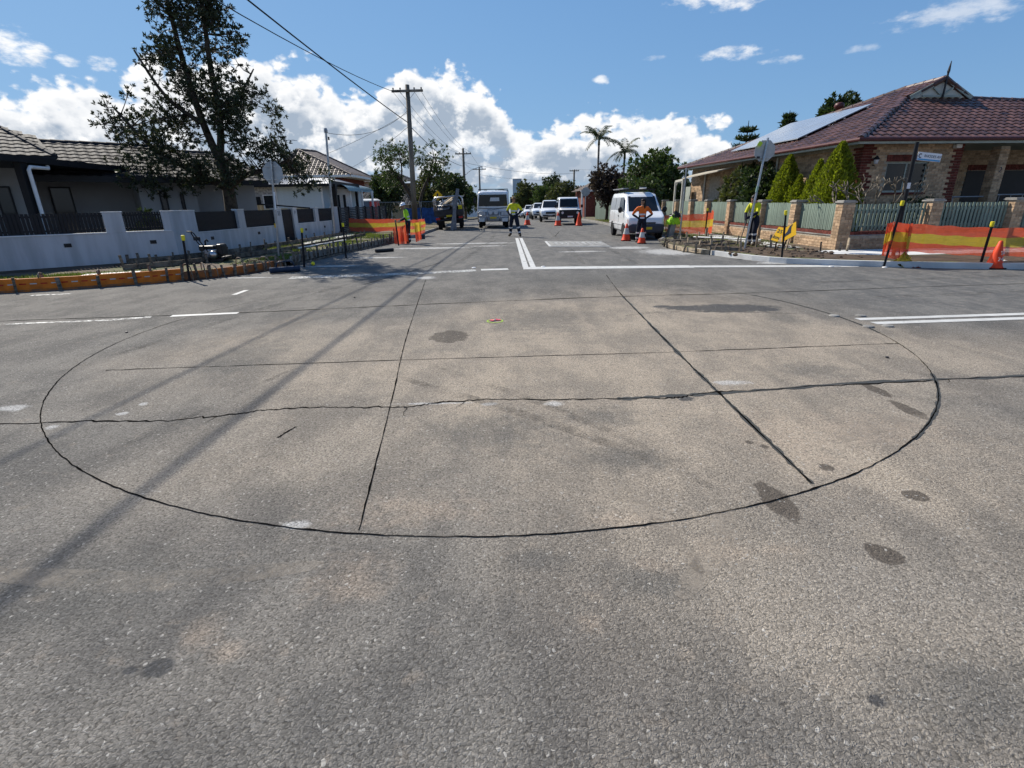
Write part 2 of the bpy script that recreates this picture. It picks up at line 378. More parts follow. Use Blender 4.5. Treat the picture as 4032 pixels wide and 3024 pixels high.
# ------------------------------------------------------------------ the road
def road_material():
    m = bpy.data.materials.new('chip_seal'); m.use_nodes = True; t = NT(m.node_tree); t.dims = '2D'; b = t.n['Principled BSDF']
    tc = t.new('ShaderNodeTexCoord'); v = tc.outputs['Object']; X, Y, Z = t.sep(v)
    n_big = t.noise(v, .22, 3, .6); n_mid = t.noise(v, 1.1, 7, .74); n_sm = t.noise(v, 7.0, 3, .65); n_fine = t.noise(v, 60, 2, .7)
    n_wob = t.noise(v, 8.0, 4, .65)
    streak = t.noise(t.vmath('MULTIPLY', v, (1.9, .8, 1)), 1.1, 4, .62)
    warm = t.ramp(t.math('ADD', t.math('MULTIPLY', n_mid, .55), t.math('MULTIPLY', streak, .45)), .37, .62)
    # the tan dust lies thickest on the near and middle part of the crossing
    cx = t.math('DIVIDE', t.math('SUBTRACT', X, 1.0), 4.6); cy_ = t.math('DIVIDE', t.math('SUBTRACT', Y, 5.0), 4.4)
    dist = t.math('SQRT', t.math('ADD', t.math('MULTIPLY', cx, cx), t.math('MULTIPLY', cy_, cy_)))
    dusty = t.ramp(t.math('ADD', dist, t.math('MULTIPLY', t.math('SUBTRACT', n_big, .5), 1.6)), 1.25, .35)
    tan_a = (.375, .318, .250, 1); tan_b = (.255, .222, .182, 1); grey_a = (.185, .174, .157, 1); grey_b = (.116, .111, .104, 1)
    ctan = t.mix(warm, tan_b, tan_a); cgrey = t.mix(warm, grey_b, grey_a)
    c = t.mix(t.math('MULTIPLY', dusty, .92), cgrey, ctan)
    # a newer, smoother and darker surface on the right leg and beyond the crossing
    edge = t.math('MULTIPLY', t.math('SUBTRACT', n_mid, .5), 1.2)
    rl = t.math('MULTIPLY', t.ramp(t.math('ADD', X, edge), 4.6, 6.2), t.ramp(t.math('ADD', Y, edge), 6.0, 7.6))
    far = t.ramp(t.math('ADD', Y, edge), 9.6, 13.0)
    new = t.math('MULTIPLY', t.math('MAXIMUM', rl, t.math('MULTIPLY', far, .8)), .8)
    c = t.mix(new, c, t.mix(t.ramp(t.math('ADD', t.math('MULTIPLY', streak, .5), t.math('MULTIPLY', n_sm, .5)), .38, .64), (.090, .091, .092, 1), (.145, .142, .135, 1)))
    c = t.mix(t.ramp(n_sm, .60, .80, 0, .25), c, (.33, .27, .21, 1))
    # tyre darkening, long and faint, along the travelled way
    ty = t.noise(t.vmath('MULTIPLY', v, (1.6, .12, 1)), 1.3, 3, .5)
    c = t.mix(t.ramp(ty, .58, .76, 0, .22), c, (.085, .083, .080, 1))
    # loose marks with a shape of their own: x, y, half width, half depth
    def spots(lst, a, bb, amp, sc):
        acc = None
        wob = t.math('MULTIPLY', t.math('SUBTRACT', n_wob, .5), amp)
        for x0, y0, rx, ry in lst:
            q = t.vmath('MULTIPLY', t.vmath('SUBTRACT', v, (x0, y0, 0)), (1/rx, 1/ry, 0))
            ln = t.new('ShaderNodeVectorMath', operation='LENGTH'); t.put(ln.inputs[0], q)
            k = t.ramp(t.math('ADD', ln.outputs['Value'], wob), bb, a)
            acc = k if acc is None else t.math('MAXIMUM', acc, k)
        return acc
    dim = spots([(.38, 7.29, .75, .95), (.7, 3.71, .34, .2), (-.16, 3.48, .55, .4), (.71, 3.01, .36, .18), (.6, 1.87, .24, .15), (.13, 2.01, .18, .1), (2.93, 4.78, .36, .28), (3.86, 7.03, .3, .36), (2.2, 11.2, 2.6, 1.2), (-3.0, 5.6, .5, .9), (-1.9, 1.9, .5, .3), (1.6, 1.3, .5, .2)], .2, 1.3, 1.6, 5)
    c = t.mix(t.math('MULTIPLY', dim, .55), c, (.10, .099, .094, 1))
    dust = spots([(-1.24, 1.59, .07, .09), (-1.1, 1.5, .09, .05), (.3, 1.6, .06, .07), (.64, 1.96, .1, .06), (-.74, 1.9, .2, .16), (.59, 2.33, .2, .08), (1.0, 2.05, .16, .08), (-.54, 2.45, .45, .16), (1.31, 2.05, .15, .06), (2.6, 3.4, .6, .3), (1.9, 3.3, .3, .5)], -.2, 1.5, 2.8, 14)
    c = t.mix(t.math('MULTIPLY', dust, .42), c, (.38, .305, .235, 1))
    wet = spots([(-.79, 6.36, .26, .32), (1.48, 2.48, .085, .2), (1.75, 2.01, .08, .085), (2.27, 2.51, .07, .06), (1.97, 2.85, .045, .05), (1.65, 3.22, .03, .03), (1.72, 3.15, .03, .03), (3.15, 3.75, .07, .2), (3.2, 4.2, .06, .18)], .85, 1.05, .8, 9)
    c = t.mix(t.math('MULTIPLY', wet, .80), c, (.075, .062, .050, 1))
    oil = spots([(-1.32, 1.44, .06, .045), (1.21, 1.26, .03, .03), (1.48, 4.07, .08, .07), (3.39, 7.87, .82, .36), (2.75, 7.95, .4, .2), (3.94, 7.75, .2, .16), (-1.42, 1.43, .03, .02), (2.41, 8.1, .15, .12), (-8.6, 6.7, .1, .06)], .7, 1.08, 1.1, 6)
    c = t.mix(t.math('MULTIPLY', oil, .85), c, (.050, .052, .056, 1))
    wht = spots([(-1.16, 2.33, .08, .045), (.34, 4.0, .09, .07), (-.2, 4.02, .09, .04), (2.03, 4.45, .17, .08), (-1.94, 11.89, .24, .25), (-4.29, 4.11, .14, .1), (-3.23, 3.93, .05, .04), (-3.2, 4.14, .04, .04), (-3.6, 3.67, .05, .05), (-.7, 4.05, .35, .025), (-4.9, 14.6, .8, .25), (-4.2, 16.8, .9, .22), (-3.0, 20.2, 1.6, .4), (-1.4, 22.3, 2.0, .35), (5.2, 17.2, 1.0, 1.2), (4.3, 19.0, .8, .6), (7.0, 13.7, .6, .25), (-.8, 20.8, .8, .25), (2.4, 17.8, .9, .25), (-6.2, 12.4, .7, .1)], .5, 1.1, 1.5, 8)
    c = t.mix(t.math('MULTIPLY', wht, .62), c, (.52, .52, .51, 1))
    # stones in the seal, the small shadows between them painted dark
    dn = t.new('ShaderNodeTexNoise', noise_dimensions='2D'); t.put(dn.inputs['Vector'], v); dn.inputs['Scale'].default_value = 55; dn.inputs['Detail'].default_value = 2
    vd = t.vmath('ADD', v, t.vmath('MULTIPLY', dn.outputs['Color'], (.022, .022, 0)))
    vo = t.new('ShaderNodeTexVoronoi', feature='F1', voronoi_dimensions='2D'); t.put(vo.inputs['Vector'], vd); vo.inputs['Scale'].default_value = 105
    vo2 = t.new('ShaderNodeTexVoronoi', feature='F1', voronoi_dimensions='2D'); t.put(vo2.inputs['Vector'], vd); vo2.inputs['Scale'].default_value = 230
    r1, r2, r3 = t.sep(vo.outputs['Color'])
    coarse = t.math('SUBTRACT', 1.0, t.math('MULTIPLY', new, .7))
    k = t.math('ADD', .74, t.math('MULTIPLY', r1, .52)); k = t.math('ADD', t.math('MULTIPLY', t.math('SUBTRACT', k, 1), coarse), 1)
    c = t.mix(1.0, c, t.comb(k, k, k), 'MULTIPLY')
    pit_shade = t.ramp(vo.outputs['Distance'], .42, .80, 0, .62)
    c = t.mix(t.math('MULTIPLY', pit_shade, coarse), c, (.035, .032, .028, 1))
    c = t.mix(t.math('MULTIPLY', t.ramp(r2, .975, .995, 0, .5), coarse), c, (.50, .48, .44, 1))
    fr = t.ramp(n_fine, .3, .7, .85, 1.15); c = t.mix(1.0, c, t.comb(fr, fr, fr), 'MULTIPLY')
    t.l.new(c, b.inputs['Base Color'])
    rg = t.math('SUBTRACT', t.math('ADD', .78, t.math('MULTIPLY', r3, .2)), t.math('MULTIPLY', t.math('MAXIMUM', oil, wet), .12))
    t.l.new(rg, b.inputs['Roughness']); b.inputs['Specular IOR Level'].default_value = .15
    h = t.math('ADD', t.math('MULTIPLY', t.math('SUBTRACT', 1.0, vo.outputs['Distance']), t.math('ADD', .5, r1)), t.math('MULTIPLY', t.math('SUBTRACT', 1.0, vo2.outputs['Distance']), .35))
    bn = t.new('ShaderNodeBump'); t.l.new(t.math('MULTIPLY', coarse, .7), bn.inputs['Strength']); bn.inputs['Distance'].default_value = .005
    t.l.new(h, bn.inputs['Height']); t.l.new(bn.outputs[0], b.inputs['Normal'])
    return m
M['road'] = road_material()
def verge_material():
    m = bpy.data.materials.new('verge'); m.use_nodes = True; t = NT(m.node_tree); t.dims = '2D'; b = t.n['Principled BSDF']
    tc = t.new('ShaderNodeTexCoord'); v = tc.outputs['Object']
    a = t.noise(v, .7, 5, .6, .5); n2 = t.noise(v, 9, 5, .7)
    c = t.mix(t.ramp(n2, .3, .7), (.075, .052, .036, 1), (.15, .11, .075, 1))
    c = t.mix(t.ramp(a, .44, .58), c, t.mix(t.ramp(n2, .35, .7), (.07, .085, .025, 1), (.16, .145, .06, 1)))
    t.l.new(c, b.inputs['Base Color']); b.inputs['Roughness'].default_value = .95
    bn = t.new('ShaderNodeBump'); bn.inputs['Strength'].default_value = 1; bn.inputs['Distance'].default_value = .05
    t.l.new(n2, bn.inputs['Height']); t.l.new(bn.outputs[0], b.inputs['Normal'])
    return m
M['verge'] = verge_material()
ys = list(range(-40, 20, 6))+list(range(20, 120, 2))+[130, 150, 180, 220, 280, 360, 480, 700, 1200, 2500]
mb = MB(); xs = [-900, -200, -60, -20, 0, 20, 60, 200, 900]
mb.add([(x, y, gz(y)) for y in ys for x in xs], [(j*len(xs)+i, j*len(xs)+i+1, (j+1)*len(xs)+i+1, (j+1)*len(xs)+i) for j in range(len(ys)-1) for i in range(len(xs)-1)])
road = mb.build('road', M['road']); road['kind'] = 'structure'
# ------------------------------------------------------------------ raised blocks with kerbs
def smooth(pts, n=4):
    out = []
    for i in range(len(pts)-1):
        p0, p1, p2, p3 = (Vector(pts[max(i-1, 0)]), Vector(pts[i]), Vector(pts[i+1]), Vector(pts[min(i+2, len(pts)-1)]))
        for k in range(n):
            u = k/n
            out.append(.5*((2*p1)+(p2-p0)*u+(2*p0-5*p1+4*p2-p3)*u*u+(3*p1-p0-3*p2+p3)*u**3))
    out.append(Vector(pts[-1])); return out
LK = smooth([(-26, 7.2), (-16, 9.0), (-12.2, 10.15), (-10.55, 10.62), (-9.2, 11.12), (-8.1, 11.75), (-7.2, 12.45), (-6.6, 13.4), (-6.25, 14.9), (-6.08, 17.2), (-5.75, 19.6), (-5.35, 22.2), (-5.05, 24.8), (-4.95, 28.5), (-4.9, 33.0), (-4.85, 40)])
RK = smooth([(34, 14.6), (22, 12.6), (15.0, 11.9), (11.76, 11.85), (9.9, 12.35), (8.2, 13.05), (7.0, 13.95), (6.2, 16.2), (5.62, 18.6), (5.75, 20.4), (6.6, 22.4), (6.95, 25), (7.0, 30), (7.0, 36), (7.1, 40)])
def block(name, kerb, side, label):
    from mathutils.geometry import tessellate_polygon
    pl = [Vector((q.x, q.y, .12)) for q in kerb]
    out = [Vector((side*300, 40, .12)), Vector((side*300, kerb[0].y, .12))]
    ring = pl+out
    tr = tessellate_polygon([ring]); mb = MB(); mb.add(ring, tr)
    x0 = kerb[-1].x
    yy = [40, 46, 52, 60, 70, 85, 100, 130, 170, 230, 320, 480, 700, 1200, 2500]
    mb.add([(xx, y, gz(y)+.12) for y in yy for xx in (x0+.004*(y-40), side*300)], [(2*i, 2*i+1, 2*i+3, 2*i+2) for i in range(len(yy)-1)])
    o = mb.build(name, M['verge']); o['kind'] = 'structure'
    return o
vl = block('verge_left', LK, -1, None); vr = block('verge_right', RK, 1, None)
def kerb_strip(name, pts, side, mats, parent, zt=.135, wd=.15, zb=-.01):
    # cross-section swept along the line: gutter face, rounded top, back
    mb = MB(); rings = []
    for i, q in enumerate(pts):
        t = (pts[min(i+1, len(pts)-1)]-pts[max(i-1, 0)]).normalized(); n = Vector((t.y, -t.x))*side
        g0 = gz(q.y)
        rings.append([Vector((q.x-n.x*a, q.y-n.y*a, z+g0)) for a, z in ((0.0, zb), (0.015, zt-.03), (.045, zt), (wd, zt), (wd, zb))])
    mb.loft(rings); return mb.build(name, mats, parent)
RKn = [q for q in RK if q.y < 17.0]
kerb_strip('kerb', RKn, 1, M['kerb_new'], vr)
kerb_strip('kerb', [q for q in RK if q.y >= 21.0]+[Vector((7.1+.004*(y-40), y)) for y in (46, 54, 62, 75, 90, 120, 160)], 1, M['old_concrete'], vr)
kerb_strip('kerb', [q for q in LK if q.y > 26.0]+[Vector((-4.85-.004*(y-40), y)) for y in (46, 54, 62, 75, 90, 120, 160)], -1, M['old_concrete'], vl)
# pale gutter lip along the right corner kerb
def ribbon(name, pts, wds, m, parent=None, z=.004, closed=False):
    mb = MB(); vs = []
    for i, q in enumerate(pts):
        t = (Vector(pts[min(i+1, len(pts)-1)])-Vector(pts[max(i-1, 0)])).normalized()
        n = Vector((-t.y, t.x)); wd = wds[i] if isinstance(wds, (list, tuple)) else wds
        a = Vector(q)+n*wd/2; c = Vector(q)-n*wd/2
        vs += [(a.x, a.y, gz(a.y)+z), (c.x, c.y, gz(c.y)+z)]
    mb.add(vs, [(2*i, 2*i+1, 2*i+3, 2*i+2) for i in range(len(pts)-1)])
    return mb.build(name, m, parent, fix=False)
M['gutter'] = mat('gutter', (.55, .55, .54), .85, .25, 3)
off = []
for i, q in enumerate(RKn):
    t = (RKn[min(i+1, len(RKn)-1)]-RKn[max(i-1, 0)]).normalized(); n = Vector((t.y, -t.x)); off.append(q+n*.03)
ribbon('gutter_lip', off, .07, M['gutter'], road, .005)
# ------------------------------------------------------------------ markings, saw cuts and cracks on the road
def paint_mat(name, col, wear):
    m = mat(name, col, .6, .12, 6); t = NT(m.node_tree); b = t.n['Principled BSDF']; tc = t.new('ShaderNodeTexCoord')
    n = t.noise(tc.outputs['Object'], 16, 5, .75); n2 = t.noise(tc.outputs['Object'], 2.3, 2, .5)
    a = t.ramp(t.math('ADD', t.math('MULTIPLY', n, .8), t.math('MULTIPLY', n2, .2)), wear-.09, wear+.07)
    t.l.new(a, b.inputs['Alpha']); return m
M['paint'] = paint_mat('road_paint', (.55, .55, .53), .36)
M['paint_worn'] = paint_mat('road_paint_worn', (.52, .52, .50), .50)
M['cut'] = mat('saw_cut', (.008, .0075, .007), .95, .2, 9, spec=0)
M['crack'] = mat('crack', (.009, .008, .007), .95, .3, 9, spec=0)
M['crack_seal'] = paint_mat('crack_fill', (.055, .055, .05), .40)
def quadm(name, a, b_, wd, m, z=.004, n=6):
    a, b_ = Vector(a), Vector(b_); return ribbon(name, [a+(b_-a)*k/n for k in range(n+1)], wd, m, road, z)
quadm('stop_line', (.34, 13.40), (4.6, 13.20), .50, M['paint'], n=8); quadm('stop_line', (4.6, 13.20), (8.5, 12.80), .36, M['paint'], n=8)
quadm('stop_line', (-.74, 13.20), (-.05, 13.26), .30, M['paint']); quadm('stop_line', (-3.0, 12.56), (-.85, 13.08), .40, M['paint_worn'], n=8); quadm('stop_line', (-5.2, 12.25), (-3.0, 12.55), .42, M['paint_worn'], n=8)
quadm('centre_line', (.405, 13.5), (.335, 25.2), .15, M['paint'], .0045, 14); quadm('centre_line', (.60, 13.5), (.53, 25.2), .14, M['paint'], .0045, 14)
quadm('centre_line', (4.80, 6.965), (16, 7.75), .13, M['paint'], n=12); quadm('centre_line', (4.86, 6.715), (16, 7.5), .14, M['paint'], n=12)
quadm('centre_line', (-5.32, 7.94), (-4.35, 8.10), .13, M['paint']); quadm('centre_line', (-6.1, 7.70), (-5.6, 7.90), .14, M['paint_worn']); quadm('centre_line', (-11, 7.1), (-6.1, 7.70), .1, M['paint_worn'])
quadm('lane_dash', (-5.33, 9.9), (-5.35, 10.45), .10, M['paint']); quadm('lane_dash', (-9.5, 10.2), (-8.8, 10.35), .12, M['paint_worn'])
for (x, y) in ((.435, 15.0), (.43, 17.3), (.425, 19.6), (.42, 22)): quadm('centre_line', (x-.06, y), (x+.16, y), .14, M['paint_worn'], .0052, 2)
random.seed(3)
c0 = Vector((-.19, 7.04)); rad = 4.845
def wob(n, amp, k):
    ph = [random.uniform(0, 6.28) for _ in range(5)]
    return [amp*sum(math.sin(i*k*(1.9**j)+ph[j])/(1.5**j) for j in range(5))/2 for i in range(n)]
def arc(a0, a1, n, wds, name='saw_cut', m='cut'):
    p = []; n = n*2; wv = wob(n+1, .28, .23)
    for k in range(n+1):
        a = R_(a0+(a1-a0)*k/n); rr = rad+random.uniform(-.004, .004); p.append(c0+Vector((math.cos(a), math.sin(a)))*rr)
    ribbon(name, p, [wds*max(.45, 1+wv[i])*random.uniform(.75, 1.25)*(1.7 if random.random() < .02 else 1) for i in range(len(p))], M[m], road, .0035)
arc(160, 400-8, 190, .0085); arc(123, 160, 36, .006); arc(32, 50, 26, .012, m='crack_seal'); arc(115, 123, 12, .012, m='crack_seal')
arc(-10, 24, 30, .03, 'crack_fill', 'crack_seal'); arc(-52, -30, 26, .028, 'crack_fill', 'crack_seal')
def rough_line(name, pts, wd, m, jit=.012, n=26, z=.003):
    p = smooth(pts, n); wy = wob(len(p), jit*1.6, .11); wv = wob(len(p), .45, .31)
    p = [q+Vector((random.gauss(0, jit*.3), random.gauss(0, jit*.55)+wy[i])) for i, q in enumerate(p)]
    ribbon(name, p, [wd*max(.25, 1+wv[i])*random.uniform(.5, 1.5) for i in range(len(p))], M[m], road, z)
    if jit > .011 and m == 'crack':
        for i in range(6, len(p)-6, 17):                       # short side branches
            if random.random() < .6:
                a = p[i]; d_ = Vector((random.uniform(-.5, .5), random.choice((-1, 1))*random.uniform(.4, 1))).normalized(); br = [a+d_*.035*k_+Vector((random.gauss(0, .01), random.gauss(0, .01))) for k_ in range(random.randint(3, 7))]
                ribbon(name, br, [wd*.45*(1-k_/len(br)) for k_ in range(len(br))], M[m], road, z)
rough_line('saw_cut', [(-.81, 2.26), (-1.05, 4.19), (-1.36, 6.57), (-1.9, 11.66)], .008, 'cut', .003)
rough_line('saw_cut', [(1.77, 2.65), (1.81, 4.18), (1.85, 5.56), (1.99, 9.08), (2.2, 11.9)], .011, 'crack', .006)
rough_line('crack_fill', [(1.77, 2.65), (1.81, 4.18), (1.85, 5.56), (1.99, 9.08)], .035, 'crack_seal', .01, z=.0025)
rough_line('crack', [(-6.5, 3.55), (-4.07, 3.74), (-2.56, 3.81), (-1.89, 3.98), (-1.0, 3.99), (-.22, 4.1), (1.24, 4.09), (1.79, 4.18), (3.85, 4.43), (6.5, 4.6)], .015, 'crack', .018)
rough_line('crack_fill', [(.9, 4.09), (1.79, 4.19), (3.85, 4.44), (7.5, 4.66)], .05, 'crack_seal', .012, z=.0025)
rough_line('crack', [(-4.26, 5.14), (-1.18, 5.34), (1.84, 5.5), (4.46, 5.7)], .012, 'crack', .006)
rough_line('crack', [(-12, 7.4), (-7.86, 7.75), (-4.33, 8.12), (-1.81, 8.53), (1.95, 9.05), (4.26, 9.2), (9.8, 9.75), (18, 10.4)], .022, 'crack', .010)
rough_line('crack', [(-1.72, 3.42), (-1.70, 3.5), (-1.66, 3.62)], .012, 'crack', .01, 6)
for pts in ([(-.4, 20.5), (-.2, 21.5), (.1, 23)], [(-1.5, 19), (-1.0, 22), (-.6, 24)], [(1.5, 24), (2.2, 26), (2.9, 31)], [(-2.0, 15), (-2.4, 13.5), (-3.1, 11)]): rough_line('crack', pts, .02, 'crack', .02, 8)
# faint tyre scuffs and drag marks; first dark ribbon paints a wire's shadow band
def road_mark_mat(name, col, top):
    m = mat(name, col, .9, .2, 5, spec=.05); t = NT(m.node_tree); b = t.n['Principled BSDF']; tc = t.new('ShaderNodeTexCoord')
    n = t.noise(tc.outputs['Object'], 9, 5, .75); n2 = t.noise(tc.outputs['Object'], 1.7, 3, .6)
    t.l.new(t.math('MULTIPLY', t.ramp(n, .34, .68, 0, top), t.ramp(n2, .35, .6)), b.inputs['Alpha']); return m
M['scuff_shadow_dark'] = road_mark_mat('scuff_shadow_dark', (.075, .073, .07), .34); M['scuff_pale'] = road_mark_mat('scuff_pale', (.42, .37, .31), .45)
for pts, wd, m_ in (([(-4.75, 4.9), (-4.5, 6.2), (-4.2, 8.0), (-3.6, 10.6), (-3.0, 13)], .16, 'scuff_shadow_dark'), ([(-3.9, 5.4), (-3.5, 6.8), (-2.9, 9.2)], .2, 'scuff_pale'), ([(-3.5, 5.6), (-3.1, 7.2), (-2.5, 9.6)], .14, 'scuff_pale'),
        ([(-1.3, 5.0), (-.8, 4.5), (-.1, 3.95), (.8, 3.1), (1.2, 2.6)], .12, 'scuff_shadow_dark'), ([(-.9, 5.2), (-.3, 4.6), (.5, 3.7), (1.1, 2.9)], .10, 'scuff_shadow_dark'), ([(.2, 3.4), (.5, 2.9), (.75, 2.3), (.85, 1.9)], .12, 'scuff_pale'), ([(1.2, 2.5), (1.0, 2.1), (.7, 1.75)], .14, 'scuff_pale'),
        ([(2.2, 3.2), (2.8, 3.5), (3.6, 3.6)], .2, 'scuff_pale'), ([(1.6, 7.4), (2.4, 7.7), (3.3, 7.6), (4.2, 7.4)], .12, 'scuff_shadow_dark'), ([(-2.6, 2.0), (-1.7, 1.9), (-.9, 2.0)], .14, 'scuff_pale'), ([(-2.9, 3.0), (-2.6, 3.9), (-2.2, 5.4)], .07, 'scuff_shadow_dark'),
        ([(-1.6, 14), (-1.2, 18), (-.9, 23), (-.8, 30)], .22, 'scuff_shadow_dark'), ([(2.0, 14), (2.1, 18), (2.2, 24), (2.3, 32)], .22, 'scuff_shadow_dark'), ([(3.4, 14), (3.5, 18), (3.5, 24)], .2, 'scuff_shadow_dark'), ([(6, 8.6), (8, 8.8), (12, 9.2)], .25, 'scuff_shadow_dark'), ([(6, 10.3), (8, 10.5), (12, 10.9)], .25, 'scuff_shadow_dark')):
    sp = smooth(pts, 10); ribbon('tyre_and_shadow_mark', sp, [wd*math.sin(math.pi*(i+.6)/(len(sp)+.2))**.5 for i in range(len(sp))], M[m_], road, .0022)
# the worn, white-edged rectangle of a speed hump beyond the stop line
hp = MB(); hv = [(1.5, 19.9), (3.75, 19.45), (3.85, 22.1), (1.5, 22.6)]
hp.add([(x, y, .004) for x, y in hv]+[(1.72, 20.3, .05), (3.6, 19.9, .05), (3.65, 21.7, .05), (1.72, 22.1, .05)], [(0, 1, 5, 4), (1, 2, 6, 5), (2, 3, 7, 6), (3, 0, 4, 7), (4, 5, 6, 7)])
hump = hp.build('speed_hump', mat('hump', (.30, .295, .28), .85, .4, 3, col2=(.17, .17, .165)), None)
hump.location = (0, 0, 0); tag(hump, 'low pale rectangular speed hump with white edging right of the double line', 'speed hump')
for k in range(9):
    x = 1.78+k*.215; s_ = MB(); s_.add([(x, 20.33-k*.04, .0545), (x+.11, 20.31-k*.04, .0545), (x+.13, 21.4, .0545), (x+.02, 21.45, .0545)], [(0, 1, 2, 3)]); s_.build('painted_stripe', M['paint_worn'], hump, fix=False)
for a, b_ in (((1.5, 19.93), (3.75, 19.48)), ((1.5, 22.6), (3.85, 22.1)), ((1.53, 19.95), (1.53, 22.55))):
    a3 = Vector((a[0], a[1], .012)); b3 = Vector((b_[0], b_[1], .012)); e = MB(); e.beam(a3, b3, .09, .012); e.build('edge_strip', M['paint'], hump)
# survey mark
sv = thing('survey_mark', 'pink survey nail in a spray-painted green ring on the road', 'survey mark', (-.23, 7.21, .004), world=True)
q = MB(); n = 28; q.add([(-.23+.12*k_*math.cos(2*math.pi*i/n), 7.21+.12*k_*math.sin(2*math.pi*i/n), .005) for k_ in (1, .82) for i in range(n)], [(i, (i+1) % n, n+(i+1) % n, n+i) for i in range(n)])
q.build('painted_ring', mat('spray_green', (.35, .55, .05), .7, .2, 20), sv, fix=False)
q = MB(); q.beam((-.3, 7.25, .009), (-.15, 7.27, .009), .05, .006); q.beam((-.28, 7.2, .012), (-.2, 7.3, .012), .04, .006); q.build('flag', mat('flag_pink', (.75, .12, .16), .6, .1, 10), sv)
q = MB(); q.lathe((-.23, 7.24, .004), [(.018, 0), (.018, .01), (.008, .02)], 8); q.build('nail', M['steel'], sv)
# raised pavement markers
for i, (x, y, lb) in enumerate([(-.95, 13.62, 'small white raised marker left of the double centre line'), (.86, 13.62, 'small white raised marker right of the double centre line'),
        (4.62, 7.2, 'dusty raised marker beyond the end of the right double line'), (4.98, 7.17, 'dusty raised marker touching the far right double line'),
        (4.66, 6.52, 'dusty raised marker in front of the right double line end'), (4.92, 6.53, 'dusty raised marker below the near right double line'),
        (7.85, 12.72, 'white raised marker in the gutter left of the leaning black picket'), (8.95, 12.42, 'white raised marker at the foot of the leaning black picket')]):
    q = MB(); q.lathe((x, y, .003), [(.06 if i < 2 or i > 5 else .07, 0), (.05 if i < 2 or i > 5 else .06, .014), (.02, .02)], 12)
    tag(q.build('raised_marker', M['plastic_white'] if i < 2 or i > 5 else M['old_concrete'], smooth=False), lb, 'road marker', 'raised pavement markers')
# ------------------------------------------------------------------ building helpers
def V3(p, z): return Vector((p[0], p[1], z))
class Fr:                                                # local frame on the ground: a along u, b along v
    def __init__(s, o, ang): s.o = Vector(o); s.u = Vector((math.cos(ang), math.sin(ang))); s.v = Vector((-s.u.y, s.u.x)); s.ang = ang
    def __call__(s, a, b, z): q = s.o+s.u*a+s.v*b; return Vector((q.x, q.y, z))
def wallbox(mb, fr, a0, a1, b0, b1, z0, z1):
    p = [fr(a0, b0, z0), fr(a1, b0, z0), fr(a1, b1, z0), fr(a0, b1, z0)]
    return mb.prism(p, (0, 0, z1-z0))
BRICK = {}
def brick_face(parent, org, xdir, L, z0, z1, m, n_ind=0, holes=(), name='brick', bl=.23, bh=.076, j=.010, skip=None, depth=.02, soldier=False):
    """brick courses on a vertical face that starts at org and runs along xdir; bricks stand 12 mm proud of the mortar"""
    x = Vector((xdir[0], xdir[1], 0)).normalized(); nrm = Vector((x.y, -x.x, 0)); rest = MB(); k_ind = 0
    key = (m.name, bl, bh)
    if key not in BRICK:
        q = MB(); q.box((0, 0, 0), (bl, depth, bh)); BRICK[key] = q.mesh(name, m)
    rows = max(1, int((z1-z0)/(bh+j))); step = bl+j; lst = []
    for r in range(rows):
        z = z0+r*(bh+j)+bh/2+j/2; sh = (r % 2)*step/2; n = int(L/step)+2
        for i in range(n):
            a0 = i*step-sh; a1 = a0+bl; a0c = max(a0, 0); a1c = min(a1, L)
            if a1c-a0c < .04: continue
            c = (a0c+a1c)/2
            if any(h0-.02 < c < h1+.02 and zz0-.03 < z < zz1+.03 for h0, h1, zz0, zz1 in holes): continue
            if skip and skip(c, z): continue
            lst.append((c, z, a1c-a0c))
    Mr = Matrix((x, -nrm, Vector((0, 0, 1)))).transposed()
    for c, z, ln in lst:
        pos = Vector(org)+x*c+nrm*(depth/2-.008); pos.z = z
        if k_ind < n_ind:
            Mx = Mr.to_4x4(); Mx = Mx @ Matrix.Diagonal((ln/bl, 1, 1, 1)); Mx.translation = pos; piece(name, BRICK[key], parent, Mx); k_ind += 1
        else: rest.box(pos, (ln, depth, bh), Mr)
    if rest.v:
        o = rest.build('brickwork', m, parent, fix=False); o['kind'] = 'stuff'
TILE = {}
def tile_mesh(m, tw=.30, tl=.37):
    if m.name in TILE: return TILE[m.name]
    hh = .62 if 'dark' in m.name else 1.0
    prof = [(px_, pz_*hh) for px_, pz_ in ((0, .006), (.05, .028), (.11, .040), (.17, .028), (.23, .006), (.30, .004))]
    q = MB(); vs = []
    for (y, dz) in ((0, .030), (tl, .004)):
        for px, pz in prof: vs.append((px-.15, y-tl/2, pz+dz))
    for px, pz in prof: vs.append((px-.15, -tl/2+.004, 0.0))
    n = len(prof); fs = [(i, i+1, n+i+1, n+i) for i in range(n-1)]+[(2*n+i, 2*n+i+1, i+1, i) for i in range(n-1)]
    q.add(vs, fs); me = q.mesh('tile', m); TILE[m.name] = (me, vs, fs); return TILE[m.name]
def inside(poly, x, y):
    c = False; n = len(poly)
    for i in range(n):
        x0, y0 = poly[i]; x1, y1 = poly[(i+1) % n]
        if (y0 > y) != (y1 > y) and x < (x1-x0)*(y-y0)/(y1-y0)+x0: c = not c
    return c
